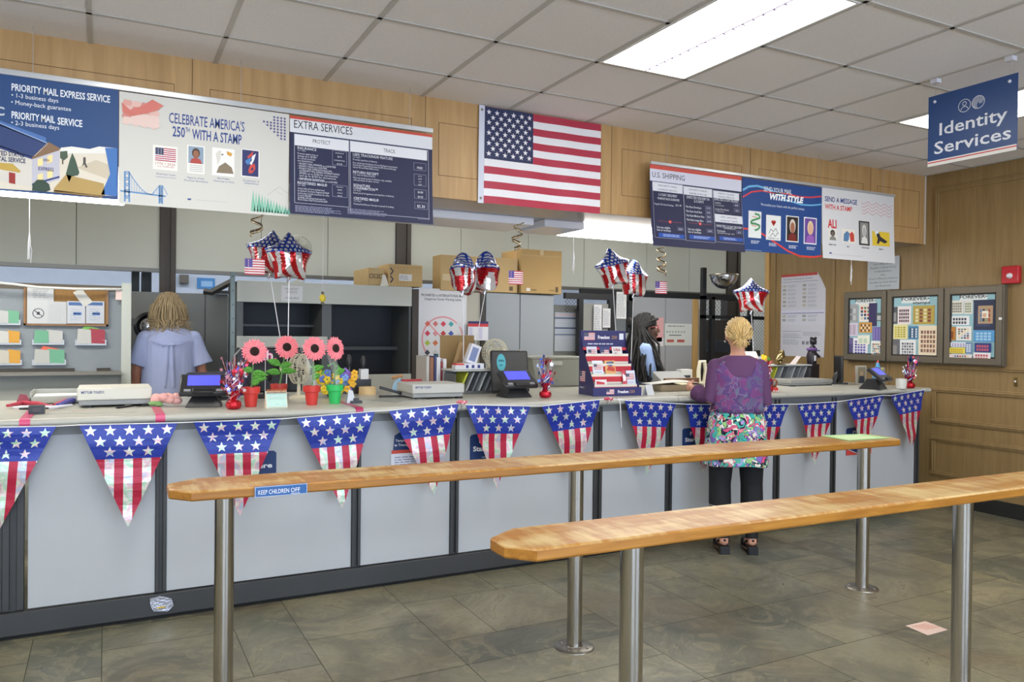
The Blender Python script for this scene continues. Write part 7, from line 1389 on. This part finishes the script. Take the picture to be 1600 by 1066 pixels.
def head(mb, c, s=1.0):
    """skull centred on c looking along +y"""
    c = Vector(c); V = lambda x, y, z: c + Vector((x, y, z))*s
    mb.ball(V(0, -.012, .022), (.074*s, .090*s, .088*s), 28, 20); mb.ball(V(0, .022, -.02), (.060*s, .066*s, .072*s), 24, 16)
    mb.ball(V(0, .044, -.078), (.034*s, .036*s, .030*s), 16, 12); mb.ball(V(0, .076, -.092), (.017*s, .014*s, .013*s), 12, 8)
    mb.tube([V(0, .082, .012), V(0, .098, -.012), V(0, .104, -.026)], [.008*s, .011*s, .013*s], 10, round_end=True)
    for q in (-1, 1):
        mb.ball(V(q*.011, .094, -.031), (.009*s, .009*s, .007*s), 10, 8); mb.ball(V(q*.038, .060, -.028), (.020*s, .022*s, .020*s), 12, 8)
        mb.ball(V(q*.076, -.006, -.008), (.008*s, .018*s, .030*s), 12, 10); mb.tube([V(q*.012, .084, .022), V(q*.032, .078, .025), V(q*.05, .06, .018)], .007*s, 8, round_end=True)
        mb.tube([V(q*.002, .092, -.054), V(q*.014, .088, -.053), V(q*.026, .076, -.053)], [.007*s, .0065*s, .003*s], 8, round_end=True)
        mb.tube([V(q*.002, .090, -.064), V(q*.014, .086, -.063), V(q*.025, .075, -.056)], [.008*s, .007*s, .003*s], 8, round_end=True)
def eyes(t, X, c, s=1.0, iris='3a2a1e'):
    c = Vector(c)
    for q in (-1, 1):
        k = K(C('e8e4de', .2), X); k.ball(c+Vector((q*.031, .071, .006))*s, .0115*s, 14, 10); k.m(C(iris, .2)); k.ball(c+Vector((q*.031, .0785, .006))*s, (.0052*s, .0050*s, .0052*s), 10, 8); k.build('eye', t)
def leg(mb, hip, knee, ank, r): mb.tube([hip, Vector(hip).lerp(knee, .5), knee, Vector(knee).lerp(ank, .3), Vector(knee).lerp(ank, .7), ank], [r, r*.86, r*.62, r*.64, r*.48, r*.40], 16, round_end=True)
def arm(mb, sh, el, wr, r, k=1): mb.tube([sh, Vector(sh).lerp(el, .5), el, Vector(el).lerp(wr, .35), wr], [r, r*.88, r*.72, r*.70, r*.46], 14, round_end=True)
def cloth(name, t, mb, mt, vox=.006, sm=6): return remesh(mb, name, t, vox, sm, mt=mt)
def fabric(name, col, scale=(6, 6, 1.2), strength=.5):
    return mat(name, col, .85, bump=strength, bscale=5, stretch=scale, spec=.2)
# ---------- standing woman in purple at the counter
def pattern(name, cols, scale, dist, base=None, edge=None):
    M = mat(name, (200, 200, 200), .8, spec=.2); n = M.node_tree.nodes; L = M.node_tree.links; b = n['Principled BSDF']
    tc = n.new('ShaderNodeTexCoord'); nz = n.new('ShaderNodeTexNoise'); nz.inputs['Scale'].default_value = 9; L.new(tc.outputs['Object'], nz.inputs[0])
    ad = n.new('ShaderNodeVectorMath'); ad.operation = 'MULTIPLY_ADD'; L.new(nz.outputs['Color'], ad.inputs[0]); ad.inputs[1].default_value = (dist,)*3; L.new(tc.outputs['Object'], ad.inputs[2])
    v = n.new('ShaderNodeTexVoronoi'); v.inputs['Scale'].default_value = scale; L.new(ad.outputs[0], v.inputs['Vector'])
    s = n.new('ShaderNodeSeparateColor'); L.new(v.outputs['Color'], s.inputs[0]); r = n.new('ShaderNodeValToRGB'); r.color_ramp.interpolation = 'CONSTANT'; e = r.color_ramp.elements
    e[0].color = lin(cols[0]); e[1].position = .999; e[1].color = lin(cols[-1])
    for i in range(1, len(cols)): q = e.new(i/len(cols)); q.color = lin(cols[i])
    L.new(s.outputs[0], r.inputs[0]); out = r.outputs[0]
    if edge:
        v2 = n.new('ShaderNodeTexVoronoi'); v2.feature = 'DISTANCE_TO_EDGE'; v2.inputs['Scale'].default_value = scale; L.new(ad.outputs[0], v2.inputs['Vector'])
        lt = n.new('ShaderNodeMath'); lt.operation = 'LESS_THAN'; lt.inputs[1].default_value = .045; L.new(v2.outputs['Distance'], lt.inputs[0])
        w_ = n.new('ShaderNodeTexNoise'); w_.inputs['Scale'].default_value = 7; L.new(tc.outputs['Object'], w_.inputs[0]); gt = n.new('ShaderNodeMath'); gt.operation = 'GREATER_THAN'; gt.inputs[1].default_value = .48; L.new(w_.outputs['Fac'], gt.inputs[0])
        mu = n.new('ShaderNodeMath'); mu.operation = 'MULTIPLY'; L.new(lt.outputs[0], mu.inputs[0]); L.new(gt.outputs[0], mu.inputs[1])
        mx = n.new('ShaderNodeMix'); mx.data_type = 'RGBA'; L.new(mu.outputs[0], mx.inputs[0]); L.new(out, mx.inputs[6]); mx.inputs[7].default_value = lin(edge); out = mx.outputs[2]
    if base:
        mx = n.new('ShaderNodeMix'); mx.data_type = 'RGBA'; mx.inputs[0].default_value = base[1]; L.new(out, mx.inputs[6]); mx.inputs[7].default_value = lin(base[0]); out = mx.outputs[2]
    L.new(out, b.inputs['Base Color']); return M
def woman():
    X = Matrix.Translation((3.835, 4.03, 0)) @ Matrix.Rotation(-radians(30), 4, 'Z')
    t = thing('person', 'blonde woman with her back turned, in purple cardigan and floral tunic, standing at the counter', 'person', (3.835, 4.03, 0)); skin = mat('skin_fair', (214, 158, 132), .5, var=.05)
    b = K(skin, X); hc = Vector((0, .02, 1.488))
    b.loft([ringz(.84, .12, .09), ringz(.90, .165, .118), ringz(1.0, .150, .108), ringz(1.12, .152, .110), ringz(1.22, .165, .108), ringz(1.29, .160, .085), ringz(1.325, .11, .06), ringz(1.35, .055, .05), ringz(1.37, .046, .048)])
    b.tube([(0, -.002, 1.33), (0, .008, 1.38), (0, .014, 1.44)], [.052, .047, .05], 16); head(b, hc)
    L_, R_ = Vector((-.150, 0, 1.272)), Vector((.150, 0, 1.272)); eL, eR = Vector((-.195, -.02, 1.04)), Vector((.190, -.02, 1.03)); wL, wR = Vector((-.285, .165, 1.115)), Vector((.06, .24, 1.10))
    arm(b, L_, eL, wL, .046); arm(b, R_, eR, wR, .046)
    hand(b, wL, (-.10, 1, .12), (.9, .1, -.3), -1, .8, .92); hand(b, wR, (-.5, 1, .1), (0, .1, -1), -1, .6, .92)
    for q, a in ((-1, .0), (1, .02)): leg(b, (q*.088, 0, .88), (q*.105, .015, .47), (q*.085+a, -.015, .10), .086); b.loft([[(q*.085+a+x*w, y, z) for x, y in [(cos(2*pi*k/12), 0) for k in range(1)]] for w, y, z in ()]) if 0 else b.tube([(q*.085+a, -.03, .085), (q*.085+a, .02, .075), (q*.085+a-.0, .12, .035), (q*.085+a, .17, .03)], [.032, .034, .034, .02], 12, round_end=True)
    remesh(b, 'body', t, .005, 3); eyes(t, X, hc)
    # tunic, cardigan, capri trousers
    k = K(skin, X); n = 40
    def hem(z, rx, ry, amp): return [((rx+amp*sin(5*a))*cos(a), (ry+amp*cos(7*a))*sin(a), z+amp*.8*sin(3*a)) for a in [2*pi*j/n for j in range(n)]]
    k.loft([hem(1.2, .150, .10, 0), hem(1.0, .168, .120, 0), hem(.92, .190, .135, .001), hem(.80, .205, .150, .004), hem(.68, .215, .160, .007), hem(.605, .225, .168, .010)])
    cloth('floral_tunic', t, k, pattern('floral', ['3fb8b4', 'e8e2da', '8a6cc0', '9fd08a', 'e05a8a', '46c0b8', 'b4a0dc', 'f0ece4', 'e88a9a', '5ab0a0', '2e2a3c'], 34, .30, edge='241f2c'), .006, 2)
    pm = mat('sheer_purple', (98, 66, 102), .8, spec=.2, bump=.4, bscale=7, stretch=(3, 3, 1)); c = K(pm, X)
    c.loft([hem(.955, .178, .128, .004), hem(1.05, .168, .122, 0), hem(1.14, .168, .120, 0), hem(1.22, .176, .118, 0), hem(1.285, .172, .097, 0), hem(1.325, .135, .075, 0), hem(1.35, .082, .064, 0)])
    arm(c, L_, eL, eL.lerp(wL, .62), .056); arm(c, R_, eR, eR.lerp(wR, .62), .056)
    c.tube([eL.lerp(wL, .3), eL.lerp(wL, .66)], [.050, .062], 16); c.tube([eR.lerp(wR, .3), eR.lerp(wR, .66)], [.050, .062], 16)
    cloth('sheer_cardigan', t, c, pm, .006, 5)
    v = K(pm, X)                                  # patterned vest showing through at the back
    prof = [(.955, .178, .128), (1.05, .168, .122), (1.14, .168, .120), (1.22, .176, .118), (1.285, .172, .097), (1.325, .135, .075), (1.35, .10, .064)]
    def rad(z):
        for (z0, a0, b0), (z1, a1, b1) in zip(prof, prof[1:]):
            if z <= z1: f = max(0, (z-z0)/(z1-z0)); return a0+(a1-a0)*f, b0+(b1-b0)*f
        return prof[-1][1:]
    vs = []
    for i in range(9):
        for j in range(25):
            q = (j-12)/12; top = 1.205 + .105*min(1, (abs(q)/.55)**3) if abs(q) < .78 else 1.31 - .10*((abs(q)-.78)/.22)
            z = .965 + (top-.965)*i/8; rx, ry = rad(z); a = pi/2 + q*1.18; vs.append(((rx+.004)*cos(a), -(ry+.004)*sin(a), z))
    v.add(vs, [(i*25+j, i*25+j+1, (i+1)*25+j+1, (i+1)*25+j) for i in range(8) for j in range(24)])
    v.ms = [pattern('vest_swirl', ['7a4a96', '5c6f8e', '8a4488', '4e3f7c', '6f8ca0', 'a0508c', '5f4a90', '8c86b0'], 19, .30, base=('64486e', .55), edge='8f86a8')]
    v.build('patterned_vest', t, smooth=180, solid=.003)
    k = K(mat('trouser_black', (24, 25, 30), .8, bump=.3, bscale=6, stretch=(5, 5, 1)), X)
    for q in (-1, 1): k.tube([(q*.092, 0, .86), (q*.100, .01, .68), (q*.108, .015, .47), (q*.108, .0, .315)], [.096, .088, .074, .076], 18)
    k.loft([ringz(.70, .17, .11), ringz(.88, .175, .12)]); cloth('capri_trousers', t, k, mat('trouser_black'), .006, 2)
    k = K(C('c8c8c8'), X)
    for q in (-1, 1): k.tube([(q*.108+.0775*cos(a), .0775*sin(a)+.003, .328) for a in [2*pi*j/24 for j in range(25)]], .0025, 5)
    k.build('hem_piping', t)
    for q, a in ((-1, .0), (1, .02)): k = K(mat('sock_black', (26, 26, 28), .7), X); k.tube([(q*.098+a*.5, 0, .33), (q*.09+a*.7, -.006, .22), (q*.085+a, -.018, .105)], [.060, .050, .041], 16); k.build('sock', t)
    for q, a in ((-1, .0), (1, .02)):
        o_ = Vector((q*.085+a, 0, 0)); k = K(mat('shoe_black', (22, 22, 24), .35), X)
        k.loft([[(o_.x+w*cos(b_)*1.0, y0+d*sin(b_), z) for b_ in [2*pi*j/20 for j in range(20)]] for w, d, y0, z in ((.036, .115, .055, .0), (.040, .125, .055, .02), (.038, .122, .055, .03))])
        k.box(o_.x-.033, -.07, .0, o_.x+.033, .02, .055); k.loft([[(o_.x+w*cos(b_), .10+d*sin(b_), z) for b_ in [2*pi*j/20 for j in range(20)]] for w, d, z in ((.042, .085, .02), (.041, .078, .055), (.030, .055, .078), (.012, .03, .088))])
        k.tube([(o_.x-.033, .05, .055), (o_.x-.034, -.02, .085), (o_.x, -.062, .095), (o_.x+.034, -.02, .085), (o_.x+.033, .05, .055)], .008, 8); cl = k.build('wedge_clog', t, bevel=.003)
        k = K(C('9a6a4a'), X); k.tube([(o_.x+.0385*cos(b_), .055+.122*sin(b_), .028) for b_ in [2*pi*j/24 for j in range(25)]], .003, 5); k.build('welt', cl)
    # hair gathered into a knot
    hm = mat('hair_blonde', (222, 190, 128), .45, var=.35, vscale=30, stretch=(3, 3, .6)); k = K(hm, X); k.ball(hc+Vector((0, -.016, .026)), (.080, .092, .090), 28, 18); rd = random.Random(5); kn = hc+Vector((0, -.108, -.028))
    for j in range(260):
        a = rd.uniform(-2.6, 2.6); e = rd.uniform(-.35, 1.4); d0 = Vector((sin(a)*cos(e)*.087, -cos(a)*cos(e)*.098, sin(e)*.097)); s0 = hc+Vector((0, -.02, .03))+d0
        if d0.y > .075 and e < .3: continue
        mid = s0.lerp(kn, .55)+Vector((d0.x*.35, -.022, d0.z*.30)); k.tube([s0, s0.lerp(mid, .5)+Vector((d0.x*.08, -.006, d0.z*.08)), mid, kn+Vector((rd.gauss(0, .010), 0, rd.gauss(0, .008)))], [.0026, .003, .003, .0026], 5)
    hr = k.build('hair', t, smooth=60)
    k = K(mat('hair_blonde'), X)
    for j in range(90): a = rd.gauss(0, .45); o_ = kn+Vector((rd.gauss(0, .014), rd.gauss(-.004, .006), rd.gauss(0, .008))); L2 = rd.uniform(.03, .065); k.tube([o_, o_+Vector((sin(a)*L2*.4, -.014, -L2*.45)), o_+Vector((sin(a)*L2*.7, -.002, -L2))], [.003, .003, .001], 5)
    for q in (-1, 1):
        for j in range(14): k.tube([kn+Vector((0, 0, .0)), kn+Vector((q*(.02+.002*j), -.006, .004-.002*j)), kn+Vector((q*(.045+.001*j), .012, -.022-.001*j)), kn+Vector((q*.04, .03, -.04))], .004, 5)
    k.build('hair_knot', hr, smooth=60)
    k = K(mat('silver', (200, 200, 205), .2, 1), X)
    for q in (-1, 1): k.ball(hc+Vector((q*.084, -.006, -.045)), .007, 8, 6)
    k.build('earring', t)
    q = X @ (wL+Vector((-.02, .10, .0))); p = MB(C('ded9b0')); p.prism([q+Vector(v) for v in ((-.06, -.03, .015), (.07, .02, .015), (.06, .10, .02), (-.05, .07, .02))], (0, 0, .0015)); tag(p.build('yellow_slip', loc=q, smooth=0), 'pale yellow slip of paper held in the blonde woman\'s left hand', 'paper')
woman()
# ---------- clerk with dreadlocks
def clerk():
    X = Matrix.Translation((4.19, 5.66, 0)) @ Matrix.Rotation(-radians(112), 4, 'Z')
    t = thing('person', 'clerk with long black dreadlocks and glasses in a light blue shirt behind the counter', 'person', (4.19, 5.66, 0)); skin = mat('skin_dark', (92, 60, 46), .45, var=.05)
    b = K(skin, X); hc = Vector((0, .095, 1.545))
    b.loft([ringz(.86, .12, .10), ringz(.95, .17, .12), ringz(1.06, .15, .11, 0, .0), ringz(1.2, .155, .112, 0, .01), ringz(1.30, .165, .105, 0, .025), ringz(1.37, .155, .08, 0, .04), ringz(1.40, .08, .06, 0, .05), ringz(1.43, .052, .05, 0, .055)])
    b.tube([(0, .05, 1.40), (0, .07, 1.45), (0, .085, 1.50)], [.055, .050, .052], 16); head(b, hc)
    S = {}
    for q in (-1, 1):
        sh, el, wr = Vector((q*.175, .03, 1.355)), Vector((q*.205, .09, 1.12)), Vector((q*.10+.04, .315, 1.095)); S[q] = (sh, el, wr); arm(b, sh, el, wr, .047); hand(b, wr, (-q*.3, 1, -.05), (0, .1, -1), -q, .5, .95)
        leg(b, (q*.085, 0, .90), (q*.088, .01, .48), (q*.088, 0, .09), .088); b.tube([(q*.088, -.03, .045), (q*.088, .06, .05), (q*.09, .17, .03)], [.034, .036, .02], 12, round_end=True)
    remesh(b, 'body', t, .005, 3); eyes(t, X, hc)
    shm = fabric('shirt_blue', (150, 172, 212)); k = K(shm, X)
    k.loft([ringz(.86, .19, .13), ringz(1.0, .172, .128), ringz(1.1, .168, .125, 0, .0), ringz(1.22, .172, .126, 0, .01), ringz(1.31, .182, .116, 0, .025), ringz(1.375, .165, .092, 0, .04), ringz(1.41, .095, .07, 0, .05), ringz(1.43, .065, .062, 0, .055)])
    for q in (-1, 1): sh, el, wr = S[q]; arm(k, sh, el, el.lerp(wr, .25), .064)
    cloth('shirt', t, k, shm, .006, 5)
    for q in (-1, 1): k = K(C('2c2e3c'), X); sh, el, wr = S[q]; k.tube([el.lerp(wr, .18), el.lerp(wr, .42)], [.049, .046], 16); k.build('sleeve_cuff', t, bevel=.004)
    k = K(mat('trouser_navy', (32, 36, 54), .8), X)
    for q in (-1, 1): k.tube([(q*.085, 0, .90), (q*.09, .01, .48), (q*.09, 0, .06)], [.10, .082, .075], 16)
    k.loft([ringz(.75, .17, .12), ringz(.93, .175, .125)]); cloth('trousers', t, k, mat('trouser_navy'), .008, 2)
    # dreadlocks
    hm = mat('hair_black', (17, 15, 15), .75, bump=.8, bscale=120); k = K(hm, X); k.ball(hc+Vector((0, -.022, .040)), (.092, .104, .088), 26, 18); rd = random.Random(3)
    for j in range(250):
        a = rd.uniform(-2.35, 2.35); e = rd.uniform(-.1, 1.45); d0 = Vector((sin(a)*cos(e)*.096, -cos(a)*cos(e)*.112, sin(e)*.094)); s0 = hc+Vector((0, -.018, .040))+d0
        if s0.y > hc.y+.045 and e < .9: continue
        tail = rd.uniform(.30, .56); sx = d0.x*1.25+rd.gauss(0, .018); bk = -.13 + rd.gauss(0, .035) + abs(d0.x)*.9; p1 = hc+Vector((d0.x*1.25, -.085-.05*cos(a), .0+d0.z*.35)); p2 = hc+Vector((sx*1.15, bk, -.14)); p3 = hc+Vector((sx*1.3+rd.gauss(0, .01), bk-.015+rd.gauss(0, .015), -.14-tail*.5)); p4 = hc+Vector((sx*1.35+rd.gauss(0, .012), bk-.005, -.14-tail))
        if d0.x > .02: f_ = rd.uniform(-.5, -.05) if rd.random() < .72 else rd.uniform(.75, 1.1); p4.z = max(p4.z, 1.085); p2.y += .03*f_; p3.y += .10*f_; p4.y += .17*f_; p2.x += .03; p3.x += .085; p4.x += .10
        k.tube([s0, p1, p2, p3, p4], [.0095, .0105, .0105, .0095, .006], 7, round_end=True)
    for j in range(26): a = rd.uniform(0, 6.28); c0 = hc+Vector((0, -.115, .045)); k.tube([c0, c0+Vector((cos(a)*.03, -.03, sin(a)*.03)), c0+Vector((cos(a+.8)*.045, -.05, sin(a+.8)*.04)), c0+Vector((cos(a+1.6)*.02, -.06, sin(a+1.6)*.02))], .010, 7, round_end=True)
    k.tube([hc+Vector((.094*cos(a), -.01+.10*sin(a), .055+.03*sin(a))) for a in [2*pi*i/24 for i in range(25)]], .011, 8)
    k.build('dreadlocks', t, smooth=60)
    k = K(mat('glasses_red', (196, 84, 76), .3), X)
    for q in (-1, 1):
        k.tube([hc+Vector((q*.032+.026*cos(a), .092-abs(q*.032+.026*cos(a))*.12, .004+.020*sin(a))) for a in [2*pi*i/20 for i in range(21)]], .0028, 6); k.tube([hc+Vector((q*.058, .084, .012)), hc+Vector((q*.078, .04, .012)), hc+Vector((q*.08, -.0, .006))], .0032, 6)
    k.tube([hc+Vector((-.008, .096, .008)), hc+Vector((.008, .096, .008))], .0028, 6); k.build('glasses', t)
clerk()
# ---------- man with his back turned
def man():
    X = Matrix.Translation((.435, 6.55, 0)) @ Matrix.Rotation(-radians(4), 4, 'Z')
    t = thing('person', 'man with long fair hair and light blue short sleeved shirt, back turned, at the rear', 'person', (.475, 6.55, 0)); skin = mat('skin_tan', (186, 128, 102), .5, var=.05)
    b = K(skin, X); hc = Vector((-.01, .03, 1.640))
    b.loft([ringz(.88, .12, .10), ringz(.97, .17, .125), ringz(1.1, .165, .12), ringz(1.3, .172, .122), ringz(1.40, .172, .112), ringz(1.46, .145, .085), ringz(1.505, .085, .062), ringz(1.53, .056, .055)]); b.tube([(0, 0, 1.48), (0, .015, 1.54), (-.006, .02, 1.60)], [.062, .057, .056], 16); head(b, hc, 1.06)
    S = {}
    for q in (-1, 1):
        sh, el, wr = Vector((q*.172, 0, 1.425)), Vector((q*.232, -.015, 1.16)), Vector((q*.235, .06, .92)); S[q] = (sh, el, wr); arm(b, sh, el, wr, .050); hand(b, wr, (0, .15, -1), (-q, .0, 0), q, .5)
        leg(b, (q*.09, 0, .92), (q*.095, .01, .50), (q*.095, 0, .09), .092); b.tube([(q*.095, -.03, .045), (q*.095, .08, .05), (q*.10, .19, .03)], [.038, .04, .024], 12, round_end=True)
    remesh(b, 'body', t, .0055, 3); eyes(t, X, hc, 1.06)
    shm = fabric('shirt_pale_blue', (166, 176, 212), (7, 7, .9), .7); k = K(shm, X); n = 36
    def rg(z, rx, ry, am=0): return [((rx+am*sin(6*a))*cos(a), (ry+am*cos(8*a))*sin(a), z) for a in [2*pi*j/n for j in range(n)]]
    k.loft([rg(.80, .215, .150, .007), rg(.95, .208, .148, .006), rg(1.1, .198, .142, .005), rg(1.3, .192, .138, .003), rg(1.40, .190, .128), rg(1.46, .160, .102), rg(1.515, .098, .078), rg(1.54, .072, .068)])
    for q in (-1, 1):
        sh, el, wr = S[q]; k.ball(sh+Vector((-q*.004, 0, .0)), (.058, .060, .052), 18, 12); k.tube([sh, sh.lerp(el, .45), sh.lerp(el, .80)+Vector((q*.012, 0, 0))], [.056, .070, .084], 20, round_end=False)
    k.tube([(.066*cos(a), .062*sin(a)+.01, 1.545-.01*sin(a)) for a in [2*pi*j/24 for j in range(25)]], .016, 10)
    k.tube([(-.13, -.125, 1.40), (-.06, -.145, 1.37), (.06, -.145, 1.37), (.13, -.125, 1.40)], .006, 6)
    for x in (-.014, .014): k.tube([(x, -.137, 1.37), (x*1.5, -.146, 1.22), (x*2.2, -.145, 1.05)], [.009, .010, .008], 8)
    cloth('shirt', t, k, shm, .006, 4)
    k = K(mat('trouser_navy', (32, 36, 54), .8), X)
    for q in (-1, 1): k.tube([(q*.09, 0, .92), (q*.095, .01, .48), (q*.095, 0, .06)], [.108, .088, .08], 16)
    k.loft([ringz(.75, .18, .125), ringz(.95, .185, .13)]); cloth('trousers', t, k, mat('trouser_navy'), .008, 2)
    hm = mat('hair_fair', (172, 150, 112), .6, var=.4, vscale=26, stretch=(3, 3, .5)); k = K(hm, X); k.ball(hc+Vector((0, -.016, .034)), (.084, .098, .090), 26, 18); rd = random.Random(12)
    for j in range(420):
        a = rd.uniform(-2.5, 2.5); e = rd.uniform(-.2, 1.4); d0 = Vector((sin(a)*cos(e)*.094, -cos(a)*cos(e)*.108, sin(e)*.098)); s0 = hc+Vector((0, -.018, .040))+d0
        if s0.y > hc.y+.05 and e < .7: continue
        L2 = rd.uniform(.03, .16); w_ = rd.gauss(0, .022); p1 = hc+Vector((d0.x*1.2+w_*.5, d0.y*1.08-.02, .02+d0.z*.35)); p2 = hc+Vector((d0.x*1.25+w_, d0.y*.95-.02, -.07)); p3 = hc+Vector((d0.x*1.30-w_, d0.y*.95-.03, -.07-L2*.5)); p4 = hc+Vector((d0.x*1.42+w_*1.8, d0.y*.9-.03, -.06-L2))
        k.tube([s0, p1, p2, p3, p4], [.0035, .004, .0042, .0036, .001], 5, round_end=False)
    k.build('hair', t, smooth=60)
man()
